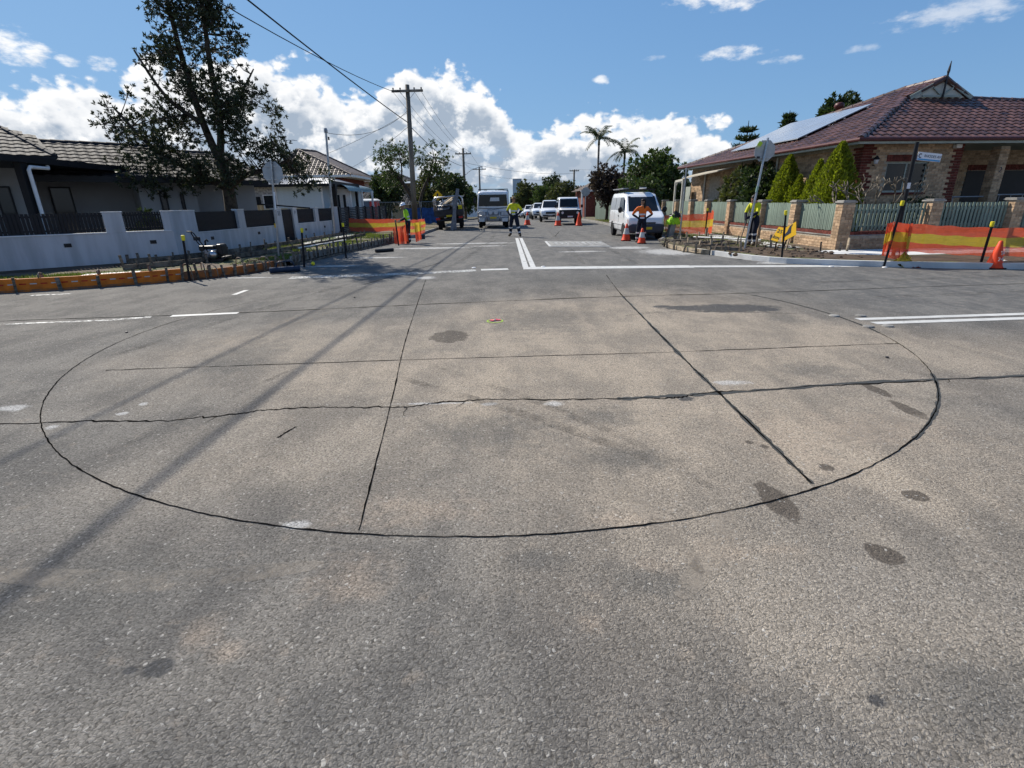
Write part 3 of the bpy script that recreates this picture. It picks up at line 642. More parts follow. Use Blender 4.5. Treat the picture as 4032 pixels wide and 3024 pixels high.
def tile_face(parent, poly, m, n_ind=0, tw=.30, tex=.32, deckm=None, near=None):
    """poly: 3-D roof face, first edge = the eave"""
    poly = [Vector(q) for q in poly]; x = (poly[1]-poly[0]).normalized()
    nrm = (poly[1]-poly[0]).cross(poly[-1]-poly[0]).normalized()
    if nrm.z < 0: nrm = -nrm
    y = nrm.cross(x)
    if y.z < 0: y = -y; x = -x
    if x.cross(y).dot(nrm) < 0: x = -x
    o = poly[0]; P2 = [((q-o).dot(x), (q-o).dot(y)) for q in poly]
    umin, umax = min(p[0] for p in P2), max(p[0] for p in P2); vmax = max(p[1] for p in P2)
    me, tv, tf = tile_mesh(m); Mr = Matrix((x, y, nrm)).transposed(); cand = []
    r = 0
    while r*tex < vmax+.1:
        v = r*tex+.12; i = 0; u = umin+.15
        while u < umax:
            if inside(P2, u, min(max(v, .02), vmax-.02)): cand.append(o+x*u+y*v)
            u += tw
        r += 1
    deck = MB(); deck.poly([q-nrm*.02 for q in poly]); deck.build('roof_deck', deckm or m, parent, fix=False)
    ref = Vector(near) if near is not None else Vector((0, 0, 1.6))
    cand.sort(key=lambda q: (q-ref).length); rest = MB()
    for k, q in enumerate(cand):
        if k < n_ind:
            Mx = Mr.to_4x4(); Mx.translation = q; piece('tile', me, parent, Mx)
        else: rest.add([Mr @ Vector(t)+q for t in tv], tf)
    if rest.v:
        ob = rest.build('tiling', m, parent, fix=False); ob['kind'] = 'stuff'
def ridge(parent, a, b, m, r=.11, step=.38):
    a, b = Vector(a), Vector(b); n = max(1, int((b-a).length/step)); t = (b-a)/n
    q = MB()
    for i in range(n): q.tube([a+t*i-Vector((0, 0, .03)), a+t*(i+1.06)-Vector((0, 0, .03))], [r*1.12, r*.95], 8)
    q.build('ridge_cap', m, parent, fix=False)
def window(parent, fr, a0, a1, b, z0, z1, framem, glassm, mull=1, proud=.03, fw=.05, name='window', transom=None):
    f = MB()
    for (x0, x1, y0, y1) in ((a0, a1, z0, z0+fw), (a0, a1, z1-fw, z1), (a0, a0+fw, z0+fw, z1-fw), (a1-fw, a1, z0+fw, z1-fw)): wallbox(f, fr, x0, x1, b-proud, b+.04, y0, y1)
    for k in range(1, mull):
        c = a0+(a1-a0)*k/mull; wallbox(f, fr, c-fw/2, c+fw/2, b-proud, b+.04, z0+fw, z1-fw)
    if transom: wallbox(f, fr, a0+fw, a1-fw, b-proud+.004, b+.036, transom-fw/2, transom+fw/2)
    w_ = f.build(name, framem, parent)
    for k in range(mull):
        c0_ = a0+(a1-a0)*k/mull+fw*.6; c1_ = a0+(a1-a0)*(k+1)/mull-fw*.6; g_ = MB(); wallbox(g_, fr, c0_, c1_, b-proud+.015, b-proud+.025, z0+fw*.8, z1-fw*.8); g_.build('pane', glassm, w_)
    return w_
# ================================================================== right-hand brick house
G0 = .12
H = Fr((11.75, 18.5), R_(5)); EZ = 3.35
ho = thing('brick_house', 'tan brick corner house with glossy dark red tiled roof and red quoins', 'house', tuple(H(0, 0, G0)), world=True)
wins = [(.95, 2.48, 1.72, 2.70)]
q = MB()
wallbox(q, H, .012, .96, .012, .25, G0, 3.3); wallbox(q, H, 2.47, 3.6, .012, .25, G0, 3.3); wallbox(q, H, .96, 2.47, .012, .25, G0, 1.74); wallbox(q, H, .96, 2.47, .012, .25, 2.69, 3.3)
wallbox(q, H, .012, .25, .25, 13.4, G0, 3.3)
wallbox(q, H, 3.35, 3.588, .25, 2.6, G0, 3.298); wallbox(q, H, 3.3, 11, 2.61, 2.85, G0, 3.296)      # recessed porch
wallbox(q, H, 4.98, 5.31, .0, .33, G0, 3.15)
wallbox(q, H, .26, 10.9, 13.1, 13.39, G0, 3.2); wallbox(q, H, 10.7, 10.95, 2.9, 13.1, G0, 3.2)
q.build('wall', M['mortar'], ho, fix=True)
quo = lambda a0, a1: (lambda c, z: False)
def is_quoin(c, z, L): return c < (.36 if int((z-G0)/.43) % 2 == 0 else .25) or c > L-(.36 if int((z-G0)/.43) % 2 == 0 else .25)
lint = (.88, 2.56, 2.70, 2.92)
brick_face(ho, H(0, .012, 0), H.u, 3.6, 1.0, 3.27, M['brick_tan'], 190, holes=[(.95, 2.48, 1.72, 2.92)], skip=lambda c, z: is_quoin(c, z, 3.6))
brick_face(ho, H(0, .012, 0), H.u, 3.6, 1.0, 3.27, M['brick_red'], 60, name='quoin_brick', skip=lambda c, z: not is_quoin(c, z, 3.6), depth=.034)
brick_face(ho, H(.012, 13.4, 0), -H.v, 13.4, 1.0, 3.2, M['brick_tan'], 0, holes=[(2.3, 3.55, 1.6, 2.7), (4.6, 5.6, 1.6, 2.7)], skip=lambda c, z: c > 13.4-(.36 if int((z-G0)/.43) % 2 == 0 else .25))
brick_face(ho, H(.012, 13.4, 0), -H.v, 13.4, 1.0, 3.2, M['brick_red'], 0, skip=lambda c, z: c < 13.4-(.36 if int((z-G0)/.43) % 2 == 0 else .25), depth=.034)
brick_face(ho, H(3.3, 2.61, 0), H.u, 7.6, 1.0, 3.27, M['brick_tan'], 0, holes=[(3.2, 6.2, .5, 2.55)])
brick_face(ho, H(4.98, 0, 0), H.u, .33, 1.0, 3.13, M['brick_tan'], 0)
brick_face(ho, H(4.98, .33, 0), -H.v, .33, 1.0, 3.13, M['brick_tan'], 0)
brick_face(ho, H(3.588, 0, 0), H.v, 2.6, 1.0, 3.2, M['brick_tan'], 0)
q = MB()
for k in range(15): wallbox(q, H, .90+k*.11, .90+k*.11+.10, -.012, .02, 2.705, 2.91)          # soldier course over the window
q.build('lintel', M['brick_red'], ho)
window(ho, H, .97, 2.46, .09, 1.74, 2.69, M['fascia'], M['glass_dark'], 2)
q = MB(); wallbox(q, H, .9, 2.53, -.05, .02, 1.66, 1.725); q.build('sill', M['brick_red'], ho)
q = MB(); wallbox(q, H, 6.5, 9.5, 2.585, 2.60, .5, 2.5); q.build('porch_opening', M['charcoal'], ho)  # flat panel; the darkness inside the opening is painted as black
q = MB()
for k in range(26): wallbox(q, H, 6.5+k*.115, 6.5+k*.115+.10, 2.565, 2.6, 2.52, 2.72)
q.build('lintel', M['brick_red'], ho)
q = MB(); q.tube([H(3.7, .1, 1.55), H(4.9, .1, 1.55)], .025, 8); q.tube([H(5.35, .1, 1.6), H(9, .1, 1.6)], .025, 8)
for k in range(8): q.tube([H(5.5+k*.45, .1, .6), H(5.5+k*.45, .1, 1.6)], .012, 6)
q.tube([H(3.75, .1, .6), H(3.75, .1, 1.55)], .02, 6); q.build('porch_rail', M['grey_metal'], ho)
lft = Fr(H(.012, 0, 0).xy, H.ang+math.pi/2)                 # a runs along the side wall, b into... outward is +b
LS = Fr(H(0, 13.4, 0).xy, H.ang-math.pi/2)
window(ho, LS, 2.35, 3.5, .05, 1.62, 2.68, M['fascia'], M['glass_dark'], 2); window(ho, LS, 4.65, 5.55, .05, 1.62, 2.68, M['fascia'], M['glass_dark'], 2)
# roof
zf = lambda b: EZ+.468*(b+.5); zl = lambda a: EZ+.426*(a+.55)
roof = MB(); wallbox(roof, H, -.5, 10.9, -.45, 13.9, 3.24, 3.27); roof = roof.build('soffit', M['fascia'], ho)
r_ = MB(); wallbox(r_, H, -.58, 11.2, -.53, -.50, 3.20, 3.30); wallbox(r_, H, -.58, -.55, -.50, 14.0, 3.20, 3.30); r_.build('fascia', M['fascia'], ho)
r_ = MB(); r_.tube([H(-.62, 14, 3.33), H(-.62, -.57, 3.33), H(11.2, -.57, 3.33)], .06, 8); r_.build('gutter', M['gutter_red'], ho)
tr = thing if False else None
roofp = MB(); roofp.poly([H(-.5, 14, 3.28), H(11, 14, 3.28), H(11, 3.4, 5.0), H(5.2, 5.0, 5.7)]); rp = roofp.build('roof', M['roof_red'], ho, fix=False)
tile_face(rp, [H(-.55, -.5, EZ), H(11.2, -.5, EZ), H(11.2, 2.75, zf(2.75)), H(6.5, 3.3, zf(3.3)), H(3.85, 3.3, zf(3.3))], M['roof_red'], 300, near=(14.5, 17, 3.4))
tile_face(rp, [H(-.55, 14, EZ), H(-.55, -.5, EZ), H(3.85, 3.3, zl(3.85)), H(5.2, 3.3, 5.80), H(5.2, 5.0, 5.80)], M['roof_red'], 0)
for a, b in ((H(-.55, -.5, EZ+.03), H(3.85, 3.3, zf(3.3)+.03)), (H(3.85, 3.25, 5.15), H(5.2, 3.2, 5.83)), (H(5.2, 3.2, 5.83), H(6.5, 3.25, 5.15)), (H(5.2, 3.2, 5.83), H(5.2, 5, 5.83)), (H(5.2, 5, 5.83), H(-.55, 14, EZ+.03)), (H(6.5, 3.3, 5.15), H(11.2, 2.75, zf(2.75)+.03))): ridge(rp, a, b, M['roof_red'], .10)
gb = MB(); gb.prism([H(3.95, 3.22, 5.12), H(6.4, 3.22, 5.12), H(5.2, 3.22, 5.76)], H.v.to_3d()*.06); gb = gb.build('gable', M['cream_paint'], ho)
g2 = MB()
for a, b in ((H(3.9, 3.17, 5.14), H(5.2, 3.17, 5.80)), (H(5.2, 3.17, 5.80), H(6.45, 3.17, 5.14))): g2.beam(a, b, .06, .15)
g2.beam(H(4.4, 3.17, 5.2), H(6.0, 3.17, 5.2), .04, .07); g2.beam(H(5.2, 3.17, 5.2), H(4.8, 3.17, 5.48), .04, .05); g2.beam(H(5.2, 3.17, 5.2), H(5.6, 3.17, 5.48), .04, .05); g2.build('barge_board', M['fascia'], gb)
g3 = MB(); g3.tube([H(5.2, 3.12, 5.15), H(5.2, 3.12, 5.95), H(5.2, 3.12, 6.02), H(5.22, 3.12, 6.36)], [.035, .035, .05, .012], 8); g3.build('finial', M['dark_metal'], gb)
# solar panels on the street slope
so = thing('solar_array', 'row of solar panels with cloud reflection painted in pale grey on the red tiled roof', 'solar panels', tuple(H(1.5, 6, zl(1.5))), world=True)
up_ = Vector((-H.u.x*.39, -H.u.y*.39, .92))
for r in range(2):
    for k in range(6):
        a0, a1 = .30+r*1.47, .30+r*1.47+1.44; b0, b1 = 4.2+k*.91, 4.2+k*.91+.885
        q = MB(); q.prism([H(a, b, zl(a)+.13) for a, b in ((a0, b0), (a0, b1), (a1, b1), (a1, b0))], (0, 0, .035)); pn_ = q.build('solar_panel', M['solar'], so)
        q = MB(); q.prism([H(a, b, zl(a)+.1655) for a, b in ((a0+.03, b0+.43), (a0+.03, b0+.455), (a1-.03, b0+.455), (a1-.03, b0+.43))], (0, 0, .002)); q.build('cell_line', M['steel'], pn_)
for r, a in ((0, .6), (1, 1.5), (2, 2.1), (3, 3.0)):
    q = MB(); q.beam(H(a, 4.1, zl(a)+.09), H(a, 9.7, zl(a)+.09), .04, .05); q.build('mounting_rail', M['steel'], so)
    for k in range(7): q = MB(); q.tube([H(a, 4.2+k*.9, zl(a)-.02), H(a, 4.2+k*.9, zl(a)+.08)], .02, 5); q.build('foot_bracket', M['steel'], so)
q = MB(); c = H(4.0, 7.3, 0); q.lathe((c.x, c.y, zl(4.0)-.1), [(.11, 0), (.11, .22), (.19, .24), (.21, .34), (.17, .44), (.08, .47)], 14); vt = q.build('roof_vent', M['gutter_red'], ho, smooth=True)
# awning, pipes, lamps
q = MB(); aw = [LS(1.1, -.05, 2.85), LS(5.2, -.05, 3.08), LS(5.2, -1.0, 2.72), LS(1.1, -1.0, 2.52)]
q.prism([LS(.8, .0, 2.98), LS(5.0, .0, 3.05), LS(5.0, -.9, 2.86), LS(.8, -.9, 2.68)], (0, 0, .05)); q.build('awning', M['awning'], ho)
q = MB(); q.prism([LS(-.2, -.85, 2.62), LS(.85, -.85, 2.68), LS(.85, -.85, 2.3), LS(.6, -.85, 2.52), LS(.1, -.85, 2.5), LS(-.2, -.85, 2.25)], (0, 0, .02)); q.beam(LS(-.2, -.85, .2), LS(-.2, -.85, 2.6), .09, .09); q.beam(LS(.85, -.85, .2), LS(.85, -.85, 2.68), .09, .09); q.beam(LS(-.2, -.85, 2.6), LS(.85, -.85, 2.66), .07, .12); q.build('porch_frame', M['cream_paint'], ho)
q = MB(); wallbox(q, LS, -.1, .55, -.25, -.2, .2, 2.3); q.build('side_door', M['fascia'], ho)
q = MB(); q.tube([LS(8.6, -.06, 3.2), LS(8.6, -.06, .3)], .04, 8); q.build('downpipe', M['cream_paint'], ho)
q = MB(); q.tube([LS(7.7, -.5, 3.35), LS(7.7, -.5, 3.75)], .035, 8); q.build('vent_pipe', M['cream_paint'], ho)
q = MB(); q.tube([LS(1.9, -.06, 3.1), LS(1.9, -.06, .3)], .05, 8); q.build('downpipe', M['cream_paint'], ho)
for a in (.42,):
    l_ = MB(); c = H(a, -.14, 2.62); l_.lathe(c, [(.05, 0), (.075, .14), (.10, .16), (.05, .22), (.015, .26)], 8); l_.tube([H(a, 0, 2.6), H(a, -.14, 2.56)], .015, 6); l_ = l_.build('wall_lantern', M['dark_metal'], ho)
    l2 = MB(); l2.lathe(c+Vector((0, 0, .01)), [(.052, 0), (.078, .12)], 8); l2.build('lantern_glass', M['lamp_glass'], l_)
l_ = MB(); c = H(4.75, 2.45, 2.62); l_.lathe(c, [(.05, 0), (.075, .14), (.10, .16), (.05, .22), (.015, .26)], 8); l_.tube([H(4.75, 2.6, 2.6), H(4.75, 2.45, 2.56)], .015, 6); l_.build('wall_lantern', M['dark_metal'], ho)
q = MB(); q.box(H(3.26, -.1, 3.15), (.2, .14, .12), H.ang); q.build('security_camera', M['plastic_white'], ho)
q = MB(); q.box(H(4.1, 2.58, 2.14), (.42, .02, .2), H.ang); pl_ = q.build('wall_plate', M['sign_white'], ho)
q = MB(); q.box(H(4.02, 2.565, 2.14), (.12, .01, .1), H.ang); q.build('emblem', M['sign_ink'], pl_)
letters('2', .26, M['sign_ink'], ho, frame(H(5.15, -.014, 2.40), H.u.to_3d()), 'house_number')
# ================================================================== brick and paling fence round that garden
fe = thing('brick_fence', 'tan brick pillar fence with sage green palings round the corner garden', 'fence', (9.9, 15.9, G0), world=True)
ps = [15.9, 18.5, 21.0, 24.0, 26.8, 29.2, 31.8, 34.5]
def pillar(cx, cy, wd, z1, ind, ang=0, nm='pillar'):
    fr = Fr((cx, cy), ang); q = MB(); wallbox(q, fr, -wd/2+.01, wd/2-.01, -wd/2+.01, wd/2-.01, -.05, z1); pq = q.build(nm, M['mortar'], fe)
    for (o, xd) in ((fr(-wd/2+.01, -wd/2+.01, 0), fr.u), (fr(-wd/2+.01, wd/2-.01, 0), -fr.v), (fr(wd/2-.01, -wd/2+.01, 0), fr.v)): brick_face(pq, o, xd, wd-.02, G0-.1, z1, M['brick_tan'], ind)
    q = MB(); wallbox(q, fr, -wd/2-.03, wd/2+.03, -wd/2-.03, wd/2+.03, z1, z1+.045); wallbox(q, fr, -wd/2, wd/2, -wd/2, wd/2, z1+.045, z1+.075); q.build('pillar_cap', M['old_concrete'], pq, bevel=.01)
for i, y in enumerate(ps): pillar(9.9, y, .36, 1.44+.02*min(i, 5), 24 if i < 2 else 0)
FF = Fr((9.9, 15.9), R_(5)); fp = [0, 2.78, 5.45, 8.2, 11.0]
for a in fp[1:]: c = FF(a, 0, 0); pillar(c.x, c.y, .36, 1.44, 24 if a < 6 else 0, R_(5))
PAL = MB(); PAL.box((0, 0, 0), (.07, .02, .78)); PALm = PAL.mesh('paling', M['paling'])
def bay(fr, a0, a1, pitch, z_lo, z_hi, ind, lean=0.0):
    L = a1-a0
    q = MB(); wallbox(q, fr, a0, a1, -.10, .10, -.05, .50); bw = q.build('base_wall', M['mortar'], fe)
    brick_face(bw, fr(a0, -.10, 0), fr.u, L, G0-.12, .50, M['brick_tan'], ind)
    q = MB(); wallbox(q, fr, a0, a1, -.125, .125, .50, .535); q.build('ledge', M['old_concrete'], fe)
    q = MB(); n = int(L/.086)
    for k in range(n): wallbox(q, fr, a0+k*L/n+.004, a0+(k+1)*L/n-.004, -.115, .115, .537, .625)
    q.build('coping', M['brick_red'], fe)
    q = MB(); wallbox(q, fr, a0, a1, .03, .07, .74, .80); wallbox(q, fr, a0, a1, .03, .07, 1.20, 1.26); q.build('rail', M['paling'], fe)
    n = int(L/pitch); x = fr.u
    for k in range(n):
        c = fr(a0+(k+.5)*L/n, .015+random.uniform(-.003, .003), (z_lo+z_hi)/2+random.uniform(-.01, .01))
        R3 = Matrix((fr.u.to_3d(), fr.v.to_3d(), Vector((0, 0, 1)))).transposed() @ Matrix.Rotation(random.gauss(0, .006), 3, 'Y')
        Mx = (R3 @ Matrix.Diagonal((1, 1, (z_hi-z_lo)/.78))).to_4x4(); Mx.translation = c
        piece('paling', PALm, fe, Mx)
SF = Fr((9.9, 15.9), R_(90)); SFw = Fr((9.9, 34.5), R_(-90))
for i in range(len(ps)-1):
    a0, a1 = 34.5-ps[i+1]+.18, 34.5-ps[i]-.18
    bay(SFw, a0, a1, .088, .645, 1.42+.02*min(i, 5), 20 if i < 1 else 0)
for i in range(len(fp)-1): bay(FF, fp[i]+.18, fp[i+1]-.18, .118, .645, 1.40, 26 if i < 1 else 0)
# ================================================================== left corner: rendered wall with dark infill, house 33
WA = Fr((-13.1, 13.4), math.atan2(2.6, 3.0)); LA = 3.97
WB = Fr((-10.1, 16.0), math.atan2(12.9, .8)); LB = 12.93+.5
fw_ = thing('rendered_wall', 'grey rendered front wall with dark slatted infill panels and number 33', 'wall', (-10.1, 16.0, G0), world=True)
TOP = 1.5
q = MB(); wallbox(q, WA, -9, LA+.05, 0, .2, -.05, .95); wallbox(q, WA, 2.42, 2.86, 0, .2, .952, TOP); wallbox(q, WA, -9, -8.6, 0, .2, .952, TOP); wallbox(q, WA, 4.3-.5, LA+.02, .002, .2, .952, TOP-.002)
q.build('wall_body', M['render_wall'], fw_)
B_open = [(1.25, 3.65), (4.1, 6.45), (8.42, 10.35), (10.75, 12.7)]
q = MB(); wallbox(q, WB, 0, 6.98, 0, .2, -.05, .83); wallbox(q, WB, 8.02, 13.3, 0, .2, -.05, .83)
e = [0.0]+[x for o in B_open[:2] for x in o]+[6.98]
for k in range(0, len(e), 2): wallbox(q, WB, e[k], e[k+1], 0.001, .2, .832, TOP)
e = [8.02]+[x for o in B_open[2:] for x in o]+[13.3]
for k in range(0, len(e), 2): wallbox(q, WB, e[k], e[k+1], 0.001, .2, .832, TOP)
q.build('wall_body', M['render_wall'], fw_)
q = MB(); wallbox(q, WA, -8.6, 2.42, -.02, .22, .951, .975); wallbox(q, WA, 2.86, LA, -.02, .22, .951, .975); wallbox(q, WA, 2.40, 2.88, -.02, .22, TOP, TOP+.025); wallbox(q, WA, LA-.16, LA+.0, -.02, .22, TOP, TOP+.025)
for a0, a1 in B_open: wallbox(q, WB, a0, a1, -.015, .215, .833, .85)
q.build('sill_capping', M['white_paint'], fw_)
q = MB()
for a0, a1 in ((0.0, 1.25), (3.65, 4.1), (6.45, 6.98), (8.02, 8.42), (10.35, 10.75), (12.7, 13.3)): wallbox(q, WB, a0+.01, a1-.01, -.02, .22, TOP, TOP+.022)
q.build('pier_capping', M['white_paint'], fw_)
SL = MB(); SL.box((0, 0, 0), (.05, .03, .50)); SLm = SL.mesh('slat', M['charcoal'])
def bars(fr, a0, a1, n, z0, z1, b=.1, scale=1.0):
    for k in range(n):
        c = fr(a0+(k+.5)*(a1-a0)/n, b, (z0+z1)/2); Mx = (Matrix((fr.u.to_3d(), fr.v.to_3d(), Vector((0, 0, 1)))).transposed() @ Matrix.Diagonal((scale, 1, (z1-z0)/.5))).to_4x4(); Mx.translation = c; piece('slat', SLm, fw_, Mx)
def rails(fr, a0, a1, zs, b=.115):
    for z in zs:
        q = MB(); wallbox(q, fr, a0, a1, b, b+.04, z-.02, z+.02); q.build('rail', M['charcoal'], fw_)
bars(WA, -1.8, 2.40, 50, .98, 1.50, scale=1.35); rails(WA, -8.6, 2.42, (1.06, 1.42)); bars(WA, -8.6, -1.8, 74, .98, 1.50)
bars(WA, 2.9, LA-.2+.06, 14, .99, 1.50, scale=.9); rails(WA, 2.86, LA-.15, (1.06, 1.42))
for a0, a1 in B_open:
    q = MB(); wallbox(q, WB, a0, a1, .165, .18, .852, 1.45); q.build('infill_backing', M['charcoal'], fw_); n = int((a1-a0)/.062); bars(WB, a0+.01, a1-.01, n, .855, 1.46); rails(WB, a0, a1, (.92, 1.40), .12)  # black board added behind the slats to darken the gaps
q = MB(); wallbox(q, WB, 7.0, 8.0, .08, .12, G0, 1.46); g_ = q.build('gate', M['charcoal'], fw_)
for k in range(10): q = MB(); wallbox(q, WB, 7.02+k*.098, 7.10+k*.098, .055, .078, G0+.03, 1.44); q.build('gate_board', M['charcoal'], g_)
letters('33', .24, M['sign_ink'], fw_, frame(WB(6.72, -.006, 1.30), WB.u.to_3d()), 'house_number')
letters('P', .22, M['sign_ink'], fw_, frame(WB(8.22, -.006, 1.31), WB.u.to_3d()), 'letter_sign')
for fr, a, z in ((WA, 1.5, .68), (WA, 3.45, .66), (WB, 1.9, .62), (WB, 4.9, .62), (WB, 9.1, .55), (WB, 11.3, .58), (WA, -1.5, .7)):
    q = MB(); wallbox(q, fr, a-.08, a+.08, -.012, .01, z-.05, z+.05); v_ = q.build('wall_vent', M['black_plastic'], fw_)  # small black vents in the wall face
# ------------------------------------------------------------------ house 33
h3 = thing('corner_house', 'single-storey rendered house with black tiled roof behind the grey wall', 'house', tuple(WA(2, 5, G0)), world=True)
q = MB(); wallbox(q, WA, 4.15, 5.75, 4.7, 4.9, G0, 2.62); wallbox(q, WA, 3.95, 4.15, 4.7, 6.5, G0, 2.63); wallbox(q, WA, 5.55, 5.75, 4.9, 12, G0, 2.61); wallbox(q, WA, -8, 1.2, 4.2, 4.4, G0, 2.9)
q.build('wall', M['render_light'], h3); q = MB(); wallbox(q, WA, -8, 3.95, 6.3, 6.5, G0, 2.7); q.build('wall', M['render_dark'], h3)
tile_face(h3, [WA(-8, 2.9, 3.1), WA(1.85, 2.9, 3.1), WA(1.6, 4.6, 3.8), WA(.85, 5.1, 4.0), WA(-8, 5.1, 4.0)], M['roof_dark'], 60)
ridge(h3, WA(1.85, 2.9, 3.13), WA(.85, 5.1, 4.03), M['roof_dark'], .09); ridge(h3, WA(.85, 5.1, 4.03), WA(-8, 5.1, 4.03), M['roof_dark'], .09)
q = MB(); q.poly([WA(1.85, 2.9, 3.08), WA(1.85, 6.5, 3.08), WA(.85, 5.1, 3.98)]); q.poly([WA(-8, 5.1, 3.98), WA(.85, 5.1, 3.98), WA(1.85, 6.5, 3.05), WA(-8, 7.5, 3.05)]); q.build('roof_back', M['roof_dark'], h3, fix=False)
tile_face(h3, [WA(1.2, 4.2, 2.63), WA(6.2, 4.2, 2.63), WA(5.6, 7.0, 3.85), WA(1.2, 7.0, 3.85)], M['roof_dark'], 140)
ridge(h3, WA(1.2, 7.0, 3.88), WA(5.6, 7.0, 3.88), M['roof_dark'], .09); ridge(h3, WA(6.2, 4.2, 2.66), WA(5.6, 7.0, 3.88), M['roof_dark'], .09)
tile_face(h3, [WA(6.2, 4.2, 2.63), WA(6.4, 12.5, 2.63), WA(5.6, 9.5, 3.85), WA(5.6, 7.0, 3.85)], M['roof_dark'], 0)
q = MB(); q.poly([WA(1.2, 7.0, 3.83), WA(5.6, 7.0, 3.83), WA(6.4, 12.5, 2.6), WA(1.2, 12.5, 2.6)]); q.build('roof_back', M['roof_dark'], h3, fix=False)
q = MB(); wallbox(q, WA, 5.76, 8.4, 6.6, 6.8, G0, 2.62); q.build('wall', M['render_light'], h3)
tile_face(h3, [WA(5.9, 6.0, 2.63), WA(8.8, 6.0, 2.63), WA(8.0, 8.8, 3.85), WA(5.6, 8.8, 3.85)], M['roof_dark'], 0)
ridge(h3, WA(5.6, 8.8, 3.88), WA(8.0, 8.8, 3.88), M['roof_dark'], .09); ridge(h3, WA(8.8, 6.0, 2.66), WA(8.0, 8.8, 3.88), M['roof_dark'], .09)
q = MB(); wallbox(q, WA, 6.28, 8.82, 5.92, 5.98, 2.44, 2.62); q.build('fascia', M['charcoal'], h3)
q = MB(); wallbox(q, WA, 1.2, 6.22, 4.12, 4.19, 2.44, 2.62); wallbox(q, WA, 6.2, 6.27, 4.2, 12.5, 2.44, 2.615); wallbox(q, WA, -8, 1.87, 2.82, 2.89, 2.92, 3.08); q.build('fascia', M['charcoal'], h3)
sl = [WA(-6, -2.0+.9, 2.88), WA(.3, .9, 2.88), WA(4.15, 5.05, 2.88), WA(3.2, 6.2, 2.88), WA(-6, 4, 2.88)]
q = MB(); q.prism([WA(-2.2, 1.2, 2.88), WA(.2, .95, 2.88), WA(4.15, 5.05, 2.78), WA(2.0, 6.2, 2.78), WA(-7, 4.1, 2.88)], (0, 0, .17)); q.build('carport_roof', M['charcoal'], h3)
q = MB(); q.beam(WA(1.02, 2.05, G0), WA(1.02, 2.05, 2.87), .2, .2); q.build('carport_post', M['charcoal'], h3)
q = MB(); q.tube([WA(1.62, 2.55, 2.80), WA(1.62, 2.5, 2.74), WA(1.22, 1.98, 2.74), WA(1.18, 1.95, 2.66), WA(1.18, 1.95, G0)], .05, 8); q.build('downpipe', M['white_paint'], h3)
window(h3, WA, 1.55, 2.15, 6.25, .4, 2.35, M['charcoal'], M['glass_far'], 1); window(h3, WA, 4.55, 4.78, 4.68, 1.0, 2.2, M['charcoal'], M['glass_far'], 1); window(h3, WA, 5.2, 5.32, 4.68, .5, 2.1, M['charcoal'], M['glass_far'], 1); window(h3, WA, .25, .62, 4.17, .4, 2.3, M['charcoal'], M['glass_far'], 1)
q = MB(); wallbox(q, WA, 4.3, 4.38, 4.66, 4.7, 1.9, 1.98); q.build('outdoor_lamp', M['black_plastic'], h3)
# ------------------------------------------------------------------ cream steel fence behind the wall
cf = thing('steel_fence', 'low cream steel fence with dark capping behind the grey wall', 'fence', (-12, 24.8, G0), world=True)
def sheet(a, b, z0, z1, m, parent, n):
    a, b = Vector(a), Vector(b); q = MB(); rg = []
    t = (b-a).normalized(); nn = Vector((-t.y, t.x))
    for k in range(n+1):
        p = a+(b-a)*k/n+nn*(.02 if k % 2 else -.02); rg.append(p)
    q.add([(p.x, p.y, z0) for p in rg]+[(p.x, p.y, z1) for p in rg], [(k, k+1, n+2+k, n+1+k) for k in range(n)])
    return q.build('fence_sheet', m, parent, fix=False)
sheet((-17, 25.2), (-11.2, 24.8), G0, 1.66, M['fence_cream'], cf, 60); sheet((-11.2, 24.8), (-9.9, 27.6), G0, 1.5, M['fence_cream'], cf, 24)
q = MB(); q.beam((-17, 25.2, 1.68), (-11.2, 24.8, 1.68), .06, .06); q.build('capping', M['charcoal'], cf)
q = MB(); q.beam((-11.2, 24.8, 1.68), (-9.9, 27.6, 1.46), .06, .06); q.build('capping', M['charcoal'], cf)
# ------------------------------------------------------------------ weatherboard house
wb = thing('weatherboard_house', 'pale blue-grey weatherboard cottage with stone-clad end and metal roof', 'house', (-12.5, 30, G0), world=True)
FW = Fr((-16.2, 30.3), 0)
q = MB(); wallbox(q, FW, 0, 3.3, .0, .2, G0, 2.72); q.build('stone_wall', M['stone_clad'], wb)
q = MB(); wallbox(q, FW, 3.3, 5.85, .02, .2, G0, 2.7); wallbox(q, FW, 5.65, 5.85, .2, 8, G0, 2.69); q.build('wall', M['white_board'], wb)
BD = MB(); BD.prism([(0, 0, 0), (0, -.035, 0), (0, -.008, .17), (0, 0, .17)], (2.5, 0, 0)); BDm = BD.mesh('weatherboard', M['white_board'])
for k in range(15): Mx = Matrix.Translation(FW(3.32, .02, G0+.03+k*.17)); piece('weatherboard', BDm, wb, Mx)
for a in (.5, 1.55): window(wb, FW, a+.15, a+.85, -.01, .5, 2.1, M['charcoal'], M['glass_far'], 1)
window(wb, FW, 2.55, 3.2, -.01, 1.2, 2.2, M['white_paint'], M['glass_far'], 1)
q = MB(); wallbox(q, FW, 3.28, 3.36, -.06, 0, G0, 2.7); q.build('corner_board', M['white_paint'], wb); q = MB(); wallbox(q, FW, 5.8, 5.9, -.06, 0, G0, 2.68); q.build('corner_board', M['white_paint'], wb)
q = MB(); ob = [FW(-.4, -.35, 2.7), FW(6.4, -.35, 2.7), FW(5.0, 3.2, 3.15), FW(-.4, 3.2, 3.15)]
